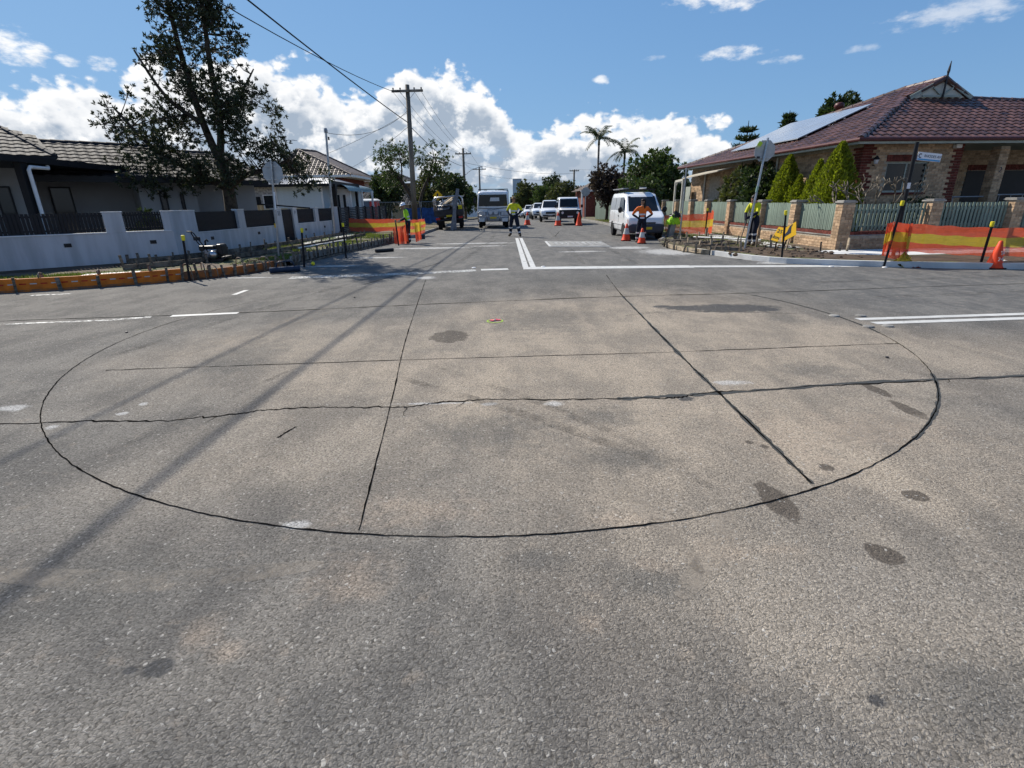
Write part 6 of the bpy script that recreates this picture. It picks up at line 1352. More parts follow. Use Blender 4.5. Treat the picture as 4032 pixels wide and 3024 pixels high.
cone('large plain orange cone with faded white letters at the right edge', 11.10, 11.92, .62, False, marks=(('SA', .34, 0.35), ('24', .2, -.1)))
# coat-hung bollard
cb = thing('concrete_bollard', 'grey leaning bollard block used as a coat stand right of the van', 'bollard', (6.95, 22.9, .1), world=True)
q = MB(); q.beam((6.9, 22.9, .1), (7.02, 22.9, .95), .36, .22, up=(1, 0, 0)); q.build('block', M['old_concrete'], cb, bevel=.02)
crumple('lime hi-vis jacket draped over the grey bollard', (6.98, 22.78, .62), .30, .15, .42, M['hi_green'], 22, 'jacket', 'jacket'); crumple('black backpack heaped on top of the hi-vis jacket', (7.05, 22.85, .9), .24, .16, .26, M['black_plastic'], 23, 'backpack', 'backpack')
crumple('dark tool bag lying on the ground in front of the van wheel', (6.5, 20.6, .02), .32, .2, .22, M['black_plastic'], 24, 'bag', 'tool_bag')
# portable toilet, site fence, blue shade cloth
pt = thing('portable_toilet', 'dark grey portable toilet with red door behind the slat fence', 'portable toilet', (-11.3, 44, gzz(44)), world=True)
q = MB(); q.box((-11.55, 44, .9), (.75, 1.2, 1.9)); q.build('cabin', M['toilet_grey'], pt, bevel=.03); q = MB(); q.box((-10.9, 44, .9), (.52, 1.18, 1.9)); q.build('door', M['toilet_red'], pt, bevel=.03)
q = MB(); q.loft([[Vector((-11.25+sx_*w_, 44+sy_*d_, z_)) for sx_, sy_ in ((-1, -1), (1, -1), (1, 1), (-1, 1))] for w_, d_, z_ in ((.7, .65, 1.85), (.7, .65, 1.92), (.5, .45, 2.04))]); q.build('roof', M['plastic_white'], pt); letters('PORTABLE', .14, M['toilet_red'], pt, frame((-11.55, 43.395, 1.25), (1, 0, 0)))
sfn = thing('site_fence', 'wire site fence panels with blue shade cloth behind the power pole', 'fence', (-7.2, 42, gzz(42)), world=True)
for x0, x1, m_ in ((-10.2, -8.2, None), (-8.1, -6.9, 'tarp_blue'), (-6.8, -5.2, 'tarp_blue')):
    q = MB(); z0_ = gzz(42); q.tube([(x0, 42, z0_), (x0, 42, 1.75), (x1, 42, 1.75), (x1, 42, z0_)], .022, 6); q.tube([(x0, 42, z0_+.15), (x1, 42, z0_+.15)], .015, 6)
    for k in range(int((x1-x0)/.12)): q.tube([(x0+.06+k*.12, 42, z0_+.15), (x0+.06+k*.12, 42, 1.75)], .004, 4, cap=False)
    pn = q.build('fence_panel', M['galv'], sfn, fix=False)
    if m_: q = MB(); n = 14; q.add([(x0+(x1-x0)*i/n, 41.93+.04*math.sin(i*1.9), z_+.03*math.sin(i)) for z_ in (z0_+.1, 1.3) for i in range(n+1)], [(i, i+1, n+2+i, n+1+i) for i in range(n)]); q.build('shade_cloth', M[m_], pn, smooth=True, fix=False)
# far right: paling fence, house roof, back-to-front sign, towers
rf = thing('paling_fence', 'tall grey paling fence beyond the brick fence end', 'fence', (8.6, 47, gzz(47)), world=True)
FP = Fr((8.0, 50), R_(-78)); z0_ = gzz(47)
for k in range(60): Mx = (Matrix((FP.u.to_3d(), FP.v.to_3d(), Vector((0, 0, 1)))).transposed() @ Matrix.Diagonal((1.5, 1, 1.7/.78))).to_4x4(); Mx.translation = FP(k*.125, 0, z0_+.85+random.uniform(-.02, .02)); piece('paling', bpy.data.meshes['paling.grey'] if 'paling.grey' in bpy.data.meshes else PALm, rf, Mx)
fh = thing('far_house', 'low house with grey tiled hip roof beyond the purple tree', 'house', (14, 74, gzz(74)), world=True)
F9 = Fr((9.2, 70), 0); z0_ = gzz(74); q = MB(); wallbox(q, F9, .6, 11, .6, 10, z0_, 2.9); q.build('wall', M['brick_house'], fh)
tile_face(fh, [F9(0, 0, 2.9), F9(12, 0, 2.9), F9(8.2, 4.2, 5.0), F9(4.4, 4.2, 5.0)], M['roof_brown'], 0, .45, .45); tile_face(fh, [F9(0, 10, 2.9), F9(0, 0, 2.9), F9(4.4, 4.2, 5.0), F9(4.4, 6, 5.0)], M['roof_brown'], 0, .45, .45)
q = MB(); wallbox(q, F9, -.05, 12, -.08, 0, 2.75, 2.92); q.build('fascia', M['white_paint'], fh)
for a in (.2, 2.2): q = MB(); q.beam(F9(a, .2, z0_), F9(a, .2, 2.8), .2, .2); q.build('verandah_post', M['white_paint'], fh)
bs = thing('octagonal_sign', 'small octagonal sign seen from behind beyond the four-wheel drive', 'road sign', (7.3, 52, gzz(52)), world=True)
q = MB(); q.tube([(7.3, 52, gzz(52)), (7.3, 52, 2.9)], .04, 8); q.build('post', M['galv'], bs); octagon(Vector((7.3, 51.95, 2.45)), .42, Vector((0, 1, 0)), .02).build('sign_plate', M['sign_back'], bs)
for lb, x, wd, top_, y in (('tall blue-grey glass tower far off at the road end', 22.5, 24, 62, 1500), ('shorter slim tower left of the tall glass tower', -9, 14, 34, 1500)):
    t = thing('office_tower', lb, 'tower', (x, y, gz(y)), group='distant office towers', world=True); q = MB(); q.box((x, y, gz(y)+(top_-gz(y))/2), (wd, wd, top_-gz(y))); q.build('shaft', M['tower_glass'], t)
    q = MB()
    for k in range(20): q.box((x, y, top_-2-k*4.4), (wd+.8, wd+.8, 1.0))
    o = q.build('floor_bands', M['render_wall'], t, fix=False); o['kind'] = 'stuff'
for i, (x, y, wd, h_, m_, rm, lb) in enumerate(((-12.5, 95, 9, 3.2, 'fence_cream', 'roof_brown', 'pale cottage behind the far left trees'), (-13.5, 112, 9, 3.4, 'brick_house', 'roof_dark', 'brick cottage farther along the left side'), (14.5, 100, 9, 3.2, 'white_paint', 'roof_brown', 'white cottage beyond the far right trees'), (13.5, 128, 9, 3.4, 'fence_cream', 'roof_dark', 'pale cottage near the road end on the right'), (-12.5, 150, 10, 3.4, 'white_paint', 'roof_brown', 'white cottage near the road end on the left'))):
    z0_ = gzz(y); t = thing('cottage', lb, 'house', (x, y, z0_), world=True); F_ = Fr((x-wd/2, y), 0); q = MB(); wallbox(q, F_, .4, wd-.4, .4, 8, z0_, z0_+h_); q.build('wall', M[m_], t)
    tile_face(t, [F_(0, 0, z0_+h_), F_(wd, 0, z0_+h_), F_(wd*.65, 4, z0_+h_+2.1), F_(wd*.35, 4, z0_+h_+2.1)], M[rm], 0, .5, .5); sd_ = wd if x < 0 else 0
    tile_face(t, [F_(sd_, 0, z0_+h_), F_(sd_, 8.4, z0_+h_), F_(wd*(.65 if x < 0 else .35), 4.4, z0_+h_+2.1), F_(wd*(.65 if x < 0 else .35), 4, z0_+h_+2.1)], M[rm], 0, .5, .5); window(t, F_, 2, 3.6, .36, z0_+.9, z0_+2.3, M['white_paint'], M['glass_far'], 2, fw=.1)
# bare twiggy tree behind the truck
bt = thing('bare_tree', 'leafless pale twiggy tree behind the white truck cab', 'tree', (-1.9, 96, gzz(96)), world=True); q = MB(); random.seed(77)
def fork2(p, dr, ln, r, dep):
    e_ = p+dr*ln; q.tube([p, e_], [r, r*.7], 4, cap=False)
    if dep:
        for k in range(3): fork2(e_, (dr+rdir()*.5+Vector((0, 0, .1))).normalized(), ln*.72, r*.62, dep-1)
fork2(Vector((-1.9, 96, gzz(96))), Vector((0, 0, 1)), 1.6, .12, 5); q.build('branch', M['bark_grey'], bt, fix=False)
# ================================================================== people
def skin_mesh(name, verts, edges, radii, root):
    me = bpy.data.meshes.new(name); me.from_pydata(verts, edges, []); ob = bpy.data.objects.new(name, me); COL.link(ob)
    md = ob.modifiers.new('skin', 'SKIN'); md.use_smooth_shade = True; md.branch_smoothing = .4
    sv = me.skin_vertices[0].data
    for i, r in enumerate(radii): sv[i].radius = (r, r) if not isinstance(r, tuple) else r; sv[i].use_root = (i == root)
    sb = ob.modifiers.new('sub', 'SUBSURF'); sb.levels = 2; sb.render_levels = 2
    dg = bpy.context.evaluated_depsgraph_get(); out = bpy.data.meshes.new_from_object(ob.evaluated_get(dg)); bpy.data.objects.remove(ob); return out
def seg_d(p, a, b):
    ab = b-a; t = max(0, min(1, (p-a).dot(ab)/max(ab.length_squared, 1e-9))); return (p-a-ab*t).length
def person(label, loc, rotz, H_, J, cols, extras, female=False):
    """J: joints in metres for a 1.75 m figure facing -Y: pelvis, chest, neck, head, and l/r shoulder, elbow, hand, hip, knee, ankle, toe"""
    k = H_/1.75; t = thing('person', label, 'person', loc, rotz); J = {n: Vector(p)*k for n, p in J.items()}
    names = ['pelvis', 'waist', 'chest', 'neck', 'skull']; J['waist'] = J['pelvis'].lerp(J['chest'], .45); J['skull'] = J['neck'].lerp(J['head'], .35)
    rad = {'pelvis': (.155, .115), 'waist': (.135, .10), 'chest': (.165, .115), 'neck': .055, 'skull': .06}
    edges = [('pelvis', 'waist'), ('waist', 'chest'), ('chest', 'neck'), ('neck', 'skull')]
    for s_ in 'lr':
        J[s_+'upper'] = J[s_+'shoulder'].lerp(J[s_+'elbow'], .5); J[s_+'fore'] = J[s_+'elbow'].lerp(J[s_+'hand'], .55); J[s_+'thigh'] = J[s_+'hip'].lerp(J[s_+'knee'], .45); J[s_+'calf'] = J[s_+'knee'].lerp(J[s_+'ankle'], .4)
        for n, r in (('shoulder', .068), ('upper', .056), ('elbow', .045), ('fore', .041), ('hand', .030), ('hip', .095), ('thigh', .085), ('knee', .066), ('calf', .064), ('ankle', .05), ('toe', .042)): names.append(s_+n); rad[s_+n] = r
        edges += [('chest', s_+'shoulder'), (s_+'shoulder', s_+'upper'), (s_+'upper', s_+'elbow'), (s_+'elbow', s_+'fore'), (s_+'fore', s_+'hand'), ('pelvis', s_+'hip'), (s_+'hip', s_+'thigh'), (s_+'thigh', s_+'knee'), (s_+'knee', s_+'calf'), (s_+'calf', s_+'ankle'), (s_+'ankle', s_+'toe')]
    idx = {n: i for i, n in enumerate(names)}; fem = .9 if female else 1
    def rr(n):
        r = rad[n]; return tuple(q_*k*fem*1.28 for q_ in r) if isinstance(r, tuple) else r*k*fem*1.32
    me = skin_mesh('body', [J[n] for n in names], [(idx[a], idx[b]) for a, b in edges], [rr(n) for n in names], 0)
    # head, face and hands go into the same mesh
    q = MB(); mats = [M[c] for c in cols['mats']]; slot = {c: i for i, c in enumerate(cols['mats'])}
    hd = J['head']; fwd = Vector(cols.get('look', (0, -1, 0))).normalized(); sd = fwd.cross(Vector((0, 0, 1))).normalized(); q.mi = slot['skin']
    Mh = Matrix((sd, -fwd, Vector((0, 0, 1)))).transposed()
    def hp(x, y, z): return hd+Mh @ (Vector((x, y, z))*k)
    rings = []
    for i in range(9):
        a = -math.pi/2+math.pi*i/8; z_ = .118*math.sin(a); c_ = max(math.cos(a), .05); jaw = 1-.22*max(0, -math.sin(a))
        rings.append([hp(.076*c_*jaw*math.cos(2*math.pi*j/14), .094*c_*math.sin(2*math.pi*j/14)*(jaw if math.sin(2*math.pi*j/14) < 0 else 1)-.012*(1 if z_ < 0 else 0), z_) for j in range(14)])
    q.loft(rings)
    q.add([hp(-.014, -.088, .0), hp(.014, -.088, .0), hp(0, -.117, -.022), hp(-.019, -.09, -.032), hp(.019, -.09, -.032), hp(0, -.085, .03)], [(0, 2, 5), (1, 5, 2), (0, 3, 2), (1, 2, 4), (3, 4, 2)])
    for s_ in (-1, 1): q.sphere(hp(s_*.078, .008, -.005), .028*k, 6, 4, (.35, .7, 1.1))
    q.mi = slot['hair']
    for s_ in (-1, 1): q.sphere(hp(s_*.030, -.088, .012), .011*k, 6, 4, (1.2, .6, .7))
    q.mi = slot.get('red_lamp', slot['skin']); q.add([hp(-.024, -.0925, -.058), hp(.024, -.0925, -.058), hp(.018, -.094, -.068), hp(-.018, -.094, -.068)], [(0, 1, 2, 3)])
    q.mi = slot[cols['hand']]
    for s_ in 'lr':
        w0 = J[s_+'hand']; d2 = (w0-J[s_+'elbow']).normalized(); sd2 = d2.cross(Vector((0, 1, .2))).normalized(); n2 = sd2.cross(d2)
        curl = n2*(-1 if s_ == 'l' else 1)*.35
        q.beam(w0-d2*.01*k, w0+d2*.085*k, .078*k, .03*k, up=n2)
        for f, L in ((-.03, .062), (-.010, .075), (.011, .072), (.031, .055)):
            a = w0+d2*.08*k+sd2*f*k; q.tube([a, a+(d2+curl*.6).normalized()*L*.55*k, a+(d2+curl*.6).normalized()*L*.5*k+(d2*.5+curl*1.6).normalized()*L*.5*k], [.0095*k, .009*k, .007*k], 5)
        a = w0+d2*.025*k+sd2*.036*k; q.tube([a, a+(sd2*.8+d2*.6).normalized()*.04*k, a+(sd2*.5+d2*1.0).normalized()*.07*k], [.011*k, .010*k, .008*k], 5)
    me2 = q.raw('extra', mats)
    bm = bmesh.new(); bm.from_mesh(me); nb = len(bm.faces)
    reg = [(a, b, cols['map'](a, b)) for a, b in edges]
    bm.faces.ensure_lookup_table()
    for f in bm.faces:
        c = f.calc_center_median(); best = min(reg, key=lambda e: seg_d(c, J[e[0]], J[e[1]])); f.material_index = slot[best[2]]; f.smooth = True
    bm.from_mesh(me2); body = bpy.data.meshes.new('body'); bm.to_mesh(body); bm.free()
    for m_ in mats: body.materials.append(m_)
    bo = bpy.data.objects.new('body', body); COL.link(bo); bo.parent = t
    def band(a, b, f, r, m='reflect', w_=.03, nm='reflective_band', el=1.0):
        p = J[a].lerp(J[b], f); d2 = (J[b]-J[a]).normalized(); qq = MB(); qq.tube([p-d2*w_*k, p+d2*w_*k], r*k*fem, 12, cap=False)
        c = p; qq.v = [tuple(c+Vector(((v[0]-c.x)*el, (v[1]-c.y), v[2]-c.z))) for v in qq.v]; o = qq.build(nm, M[m], t, smooth=True, fix=False); return o
    for s_ in 'lr': band(s_+'knee', s_+'ankle', .22, .082); band(s_+'knee', s_+'ankle', .74, .072)
    band('pelvis', 'chest', .50, .132, el=1.30); band('pelvis', 'chest', .12, .130, el=1.28)
    for fn in extras: fn(t, J, hp, k)
    return t
def cmap(torso, sleeve, fore, legs, foot):
    def f(a, b):
        n = a+b
        if 'toe' in n: return foot
        if 'ankle' in b: return foot if foot == 'boot' and 'calf' in a and False else legs
        if any(w_ in n for w_ in ('hip', 'thigh', 'knee', 'calf')): return legs
        if 'elbow' in a or 'fore' in n or 'hand' in n: return fore
        if 'skull' in n: return 'skin'
        if 'upper' in n or 'shoulder' in n: return sleeve
        return torso
    return f
def hat(t, J, hp, k):
    q = MB(); n = 18; pr_ = [(.17, .045), (.165, .055), (.088, .062), (.082, .115), (.05, .135), (.01, .14)]
    q.loft([[hp(r*math.cos(2*math.pi*i/n), r*math.sin(2*math.pi*i/n)*1.05+.0, z+(.012*math.sin(2*2*math.pi*i/n) if r > .15 else 0)) for i in range(n)] for r, z in pr_]); q.build('sun_hat', M['straw'], t, smooth=True)
def helmet(t, J, hp, k):
    q = MB(); n = 18; pr_ = [(.125, .028), (.122, .036), (.100, .042), (.098, .085), (.075, .125), (.035, .145), (.005, .148)]
    q.loft([[hp(r*math.cos(2*math.pi*i/n), r*math.sin(2*math.pi*i/n)*1.18-(.02 if r > .12 and math.sin(2*math.pi*i/n) < 0 else 0), z) for i in range(n)] for r, z in pr_]); q.build('hard_hat', M['helmet'], t, smooth=True)
def short_hair(t, J, hp, k):
    q = MB(); n = 14; q.loft([[hp(.082*c_*math.cos(2*math.pi*i/n), .100*c_*math.sin(2*math.pi*i/n)+.008, z) for i in range(n)] for c_, z in ((.98, .035), (1.0, .06), (.86, .095), (.55, .118), (.08, .126))]); q.sphere(hp(0, .05, .02), .078*k, 10, 6, (1, .75, 1)); q.build('hair', M['hair'], t, smooth=True, fix=False)
def long_hair(t, J, hp, k):
    short_hair(t, J, hp, k); q = MB(); n = 12
    q.loft([[hp(.085*s_*math.cos(2*math.pi*i/n), .055+.05*s_*math.sin(2*math.pi*i/n), z) for i in range(n)] for s_, z in ((.7, .08), (1.05, .0), (1.1, -.1), (1.05, -.22), (.8, -.32), (.3, -.38))]); q.build('long_hair', M['hair'], t, smooth=True)
base = dict(pelvis=(0, 0, .96), chest=(0, 0, 1.32), neck=(0, -.01, 1.47), head=(0, -.03, 1.625), lshoulder=(.185, 0, 1.40), rshoulder=(-.185, 0, 1.40), lelbow=(.26, .03, 1.13), relbow=(-.26, .03, 1.13), lhand=(.25, -.10, .90), rhand=(-.25, -.10, .90),
            lhip=(.09, 0, .90), rhip=(-.09, 0, .90), lknee=(.11, -.03, .50), rknee=(-.11, -.03, .50), lankle=(.12, .02, .10), rankle=(-.12, .02, .10), ltoe=(.14, -.13, .045), rtoe=(-.14, -.13, .045))
def pose(**kw): d2 = dict(base); d2.update(kw); return d2
# man in sun hat astride the centre line, hands on hips
person('man in a sun hat, yellow shirt and navy trousers striding by the double line', (.23, 26.45, gz(26)), R_(-20), 1.86,
    pose(lelbow=(.36, .08, 1.15), relbow=(-.36, .08, 1.15), lhand=(.20, -.06, .99), rhand=(-.20, -.06, .99), lknee=(.20, -.04, .50), rknee=(-.16, -.02, .50), lankle=(.28, -.02, .10), rankle=(-.20, .05, .10), ltoe=(.36, -.15, .045), rtoe=(-.24, -.10, .045)),
    dict(mats=['hi_yellow', 'navy', 'skin', 'hair', 'boot'], hand='navy', look=(-.3, -1, 0), map=cmap('hi_yellow', 'hi_yellow', 'navy', 'navy', 'boot')), [hat, short_hair])
person('worker in white hard hat and lime shirt gathering orange mesh by the left kerb', (-4.3, 22.75, 0), R_(-75), 1.68,
    pose(chest=(0, -.06, 1.31), neck=(0, -.11, 1.45), head=(0, -.17, 1.585), lshoulder=(.17, -.05, 1.39), rshoulder=(-.17, -.05, 1.39), lelbow=(.20, -.10, 1.10), relbow=(-.20, -.10, 1.10), lhand=(.12, -.34, .98), rhand=(-.12, -.34, .98)),
    dict(mats=['hi_green', 'navy', 'skin', 'hair', 'boot'], hand='skin', look=(0, -1, -.25), map=cmap('hi_green', 'hi_green', 'navy', 'navy', 'boot')), [helmet])
person('woman with long dark hair in an orange shirt, hands on hips before the van', (5.24, 21.2, 0), R_(-12), 1.66,
    pose(lelbow=(.40, .05, 1.14), relbow=(-.40, .05, 1.14), lhand=(.17, -.04, 1.00), rhand=(-.17, -.04, 1.00), lknee=(.12, -.02, .50), rknee=(-.14, -.02, .50), lankle=(.13, .02, .10), rankle=(-.16, .02, .10), ltoe=(.17, -.12, .045), rtoe=(-.20, -.12, .045)),
    dict(mats=['hi_orange', 'navy', 'skin', 'hair', 'bark_grey'], hand='navy', look=(-.9, -.5, 0), map=cmap('hi_orange', 'hi_orange', 'navy', 'navy', 'bark_grey')), [long_hair], True)
def shovel(t, J, hp, k):
    a = (J['lhand']+J['rhand'])/2+Vector((0, -.05, .05)); q = MB(); q.tube([a+Vector((0, .12, .25)), a+Vector((0, -.22, -.75))], .016, 8); q.build('tool_handle', M['old_timber'], t); 
person('worker in a yellow shirt raking beside the leaning stop sign', (8.0, 17.5, .12), R_(-55), 1.66,
    pose(chest=(0, -.10, 1.29), neck=(0, -.16, 1.42), head=(0, -.22, 1.56), lshoulder=(.17, -.10, 1.37), rshoulder=(-.17, -.10, 1.37), lelbow=(.22, -.24, 1.12), relbow=(-.22, -.22, 1.10), lhand=(.06, -.42, .98), rhand=(-.08, -.40, .86), lknee=(.12, -.12, .50), lankle=(.14, -.04, .10), ltoe=(.15, -.18, .045), rankle=(-.14, .12, .10), rtoe=(-.15, -.02, .045)),
    dict(mats=['hi_yellow', 'navy', 'skin', 'hair', 'boot'], hand='navy', look=(0, -1, -.4), map=cmap('hi_yellow', 'hi_yellow', 'navy', 'navy', 'boot')), [short_hair, shovel])
# ================================================================== vehicles (local: front at y = 0 facing -Y, length along +Y)
def half(pts, n=None): return [Vector((x, 0, z)) for x, z in pts]
def body_loft(name, stations, m, parent, smooth=True, bevel=0):
    rings = []
    for y, pf in stations: rings.append([Vector((x, y, z)) for x, z in pf]+[Vector((-x, y, z)) for x, z in reversed(pf)])
    q = MB(); q.loft(rings); o = q.build(name, m, parent, smooth=smooth)
    if smooth:
        b = o.modifiers.new('bevel', 'BEVEL'); b.width = .03; b.segments = 2; b.limit_method = 'ANGLE'; b.angle_limit = R_(28)
        o.data.polygons.foreach_set('use_smooth', [True]*len(o.data.polygons))
    return o
def wheel(parent, x, y, r, wd, rim='dark_metal'):
    q = MB(); s_ = 1 if x > 0 else -1
    prof = [(r*.62, -wd/2), (r*.93, -wd/2), (r, -wd*.36), (r, wd*.36), (r*.93, wd/2), (r*.62, wd/2)]
    n = 22; q.loft([[Vector((x+dx, y+rr*math.cos(2*math.pi*i/n), r+rr*math.sin(2*math.pi*i/n))) for i in range(n)] for rr, dx in prof]); w_ = q.build('wheel', M['black_rubber'], parent, smooth=False)
    q = MB(); n = 16; q.loft([[Vector((x+dx*s_, y+rr*math.cos(2*math.pi*i/n), r+rr*math.sin(2*math.pi*i/n))) for i in range(n)] for rr, dx in ((r*.62, wd*.50+.004), (r*.52, wd*.38), (r*.2, wd*.40), (r*.12, wd*.52))]); q.build('rim', M[rim], w_, smooth=False)
    return w_
def arch(parent, x, y, r, m='black_rubber'):
    q = MB(); n = 18; s_ = 1 if x > 0 else -1
    q.prism([Vector((x-s_*.25, y+r*math.cos(math.pi*i/n), r*.84+r*math.sin(math.pi*i/n))) for i in range(n+1)], (s_*.255, 0, 0)); q.build('wheel_arch', M[m], parent)
def panel(name, pts, m, parent, off=.006, outward=None):
    pts = [Vector(p) for p in pts]; n = (pts[1]-pts[0]).cross(pts[2]-pts[0]).normalized(); o = Vector(outward) if outward else Vector((0, -1, .3))
    if n.dot(o) < 0: n = -n
    q = MB(); q.prism([p+n*.001 for p in pts], n*off); return q.build(name, M[m], parent)
# ---- white van
va = thing('delivery_van', 'white delivery van with roof racks parked at the right kerb', 'van', (5.82, 22.75, 0), R_(-1.0))
W = .83
def vp(w_, zb, zbelt, zt, tw): return [(w_*.80, zb), (w_*.97, zb+.10), (w_, .70 if zbelt > .72 else zbelt*.85), (w_, zbelt), (w_*.97, min(zt, zbelt+.1)), (tw, zt-.05 if zt > 1.3 else zt), (tw*.72, zt)]
body_loft('body', [(.0, vp(.66, .34, .70, .78, .55)), (.06, vp(.74, .28, .80, .90, .62)), (.22, vp(.80, .26, .90, .98, .66)), (.62, vp(W, .26, 1.02, 1.12, .70)), (.72, vp(W, .26, 1.05, 1.17, .72)), (1.32, vp(W, .26, 1.08, 1.78, .66)), (1.55, vp(W, .26, 1.08, 1.90, .68)), (2.2, vp(W, .26, 1.08, 1.96, .70)), (4.2, vp(W, .26, 1.08, 1.96, .70)), (4.55, vp(W*.98, .28, 1.08, 1.90, .68)), (4.65, vp(W*.94, .36, 1.05, 1.70, .64))], M['white_car'], va)
panel('windscreen', [(-.64, .70, 1.16), (.64, .70, 1.16), (.585, 1.33, 1.77), (-.585, 1.33, 1.77)], 'glass_far', va, .012)
for s_, a in ((-.32, .55), (.1, .55)): q = MB(); q.tube([(s_, .69, 1.17), (s_+a, .88, 1.24)], .012, 5); q.build('wiper', M['black_rubber'], va)
body_loft('bumper', [(-.07, [(.5, .32), (.62, .34), (.64, .45), (.62, .58), (.5, .60)]), (.0, [(.6, .27), (.74, .3), (.765, .45), (.75, .62), (.6, .66)]), (.30, [(.7, .26), (.82, .28), (.845, .45), (.84, .60), (.7, .66)])], M['grey_bumper'], va)
q = MB(); q.prism([(-.39, -.012, .66), (.39, -.012, .66), (.39, .01, .77), (-.39, .01, .77)], (0, .05, 0)); q.build('grille', M['black_plastic'], va)
for s_ in (-1, 1):
    q = MB(); q.prism([(s_*.40, -.015, .64), (s_*.66, .0, .64), (s_*.68, .03, .83), (s_*.42, .02, .80)], (0, .12, 0)); q.build('headlight', M['lamp_glass'], va, bevel=.01); q = MB(); q.prism([(s_*.67, .005, .66), (s_*.775, .12, .68), (s_*.785, .14, .84), (s_*.69, .035, .83)], (-s_*.05, .08, 0)); q.build('indicator', M['amber'], va)
    q = MB(); q.sphere((s_*.97, .92, 1.22), .13, 10, 6, (.8, .5, 1)); q.build('mirror', M['black_plastic'], va, smooth=True)
    q = MB(); q.tube([(s_*.82, .92, 1.14), (s_*.93, .92, 1.2)], .025, 6); q.build('mirror_arm', M['black_plastic'], va)
    for y in (.78, 3.55): wheel(va, s_*.74, y, .31, .2); arch(va, s_*.845, y, .37)
    sw = lambda y0, y1, nm, m_: panel(nm, [(s_*(W*.972), y0, 1.20), (s_*(W*.972), y1, 1.20), (s_*.735, y1-.02, 1.74), (s_*.735, y0+(.42 if y0 < 1.2 else .02), 1.74)], m_, va, .008, (s_, 0, .2))
    sw(.95, 1.95, 'side_window', 'glass_far'); sw(2.05, 3.05, 'side_window', 'silver_car'); sw(3.15, 4.4, 'side_window', 'silver_car')  # the two rear panes are silver, a reflection painted into their colour
    q = MB(); q.box((s_*.845, 2.0, .95), (.02, .18, .035)); q.build('door_handle', M['grey_bumper'], va)
    q = MB(); q.beam((s_*.842, .55, .62), (s_*.842, 4.4, .62), .012, .05); q.build('side_moulding', M['white_car'], va)
    for y in (2.0, 3.1): q = MB(); q.beam((s_*.8435, y, .4), (s_*.8405, y, 1.16), .004, .012, up=(0, 1, 0)); q.build('door_gap', M['dark_metal'], va)
q = MB(); q.box((.05, -.075, .48), (.37, .012, .1)); q.build('number_plate', M['plate_yellow'], va)
for y in (1.75, 2.75, 3.75):
    q = MB(); q.beam((-.72, y, 2.06), (.72, y, 2.06), .06, .04)
    q.tube([(-.66, y, 1.90), (-.66, y, 2.05)], .02, 6); q.tube([(.66, y, 1.90), (.66, y, 2.05)], .02, 6); q.build('roof_rack', M['black_plastic'], va)
q = MB(); q.beam((.1, 1.5, 2.13), (.62, 3.9, 2.13), .3, .04); q.build('rack_load', M['plastic_white'], va); q = MB(); q.beam((-.62, 1.7, 2.11), (-.62, 4.3, 2.11), .25, .04); q.build('rack_load', M['grey_metal'], va)
# ---- white cab-over truck
tk = thing('tipper_truck', 'white cab-over truck with bull bar parked facing the crossing', 'truck', (-1.07, 36.0, gz(36)), R_(1.0)); tk.scale = (1.07, 1, 1.03)
def tp(w_, zb, zm, zt, tw): return [(w_*.9, zb), (w_, zb+.1), (w_, zm*.6+zb*.4), (w_, zm), (w_*.985, zm+.05), (tw, zt-.1), (tw*.92, zt-.02), (tw*.6, zt)]
body_loft('cab', [(.0, tp(.965, .58, 1.30, 2.16, .88)), (.05, tp(.99, .54, 1.32, 2.22, .91)), (.2, tp(1.0, .52, 1.32, 2.29, .93)), (.55, tp(1.0, .52, 1.32, 2.31, .93)), (1.5, tp(1.0, .52, 1.32, 2.31, .93))], M['white_car'], tk)
panel('windscreen', [(-.90, -.006, 1.36), (.90, -.006, 1.36), (.84, -.006, 2.06), (-.84, -.006, 2.06)], 'glass_dark', tk, .012)
panel('cab_window', [(-.2, -.020, 1.66), (.4, -.020, 1.66), (.38, -.020, 1.88), (-.15, -.020, 1.88)], 'lamp_glass', tk, .004)
q = MB(); q.beam((-.93, -.012, 1.26), (0, -.03, 1.20), .02, .035); q.beam((0, -.03, 1.20), (.93, -.012, 1.26), .02, .035); q.build('blue_stripe', M['navy'], tk)
panel('grille', [(-.5, -.012, .78), (.5, -.012, .78), (.5, -.012, 1.02), (-.5, -.012, 1.02)], 'grey_metal', tk, .015)
body_loft('bumper', [(-.12, [(.8, .42), (.9, .45), (.9, .62), (.8, .66)]), (.12, [(.85, .40), (.98, .44), (.98, .64), (.85, .70)])], M['grey_metal'], tk)
for s_ in (-1, 1):
    panel('headlight', [(s_*.56, -.015, .74), (s_*.88, .0, .72), (s_*.9, .0, .98), (s_*.62, -.015, .98)], 'lamp_glass', tk, .02)
    q = MB(); q.tube([(s_*.17, -.34, .98), (s_*.17, -.26, .98)], [.125, .10], 14); q.build('spot_lamp', M['lamp_glass'], tk)
    q = MB(); q.tube([(s_*.98, .1, 1.5), (s_*1.12, -.05, 1.6), (s_*1.12, -.05, 1.9)], .015, 6); q.box((s_*1.13, -.06, 1.72), (.14, .05, .36)); q.build('mirror', M['black_plastic'], tk)
    wheel(tk, s_*.82, .95, .38, .22, 'white_paint'); arch(tk, s_*.99, .95, .45); wheel(tk, s_*.80, 3.9, .38, .42)
    q = MB(); q.box((s_*.72, -.22, .52), (.34, .02, .2)); q.build('bumper_plate', M['plastic_white'], tk)
q = MB(); bb = [(-.92, .62), (-.95, .95), (-.80, 1.03), (-.36, 1.03), (-.33, 1.16), (.33, 1.16), (.36, 1.03), (.80, 1.03), (.95, .95), (.92, .62)]
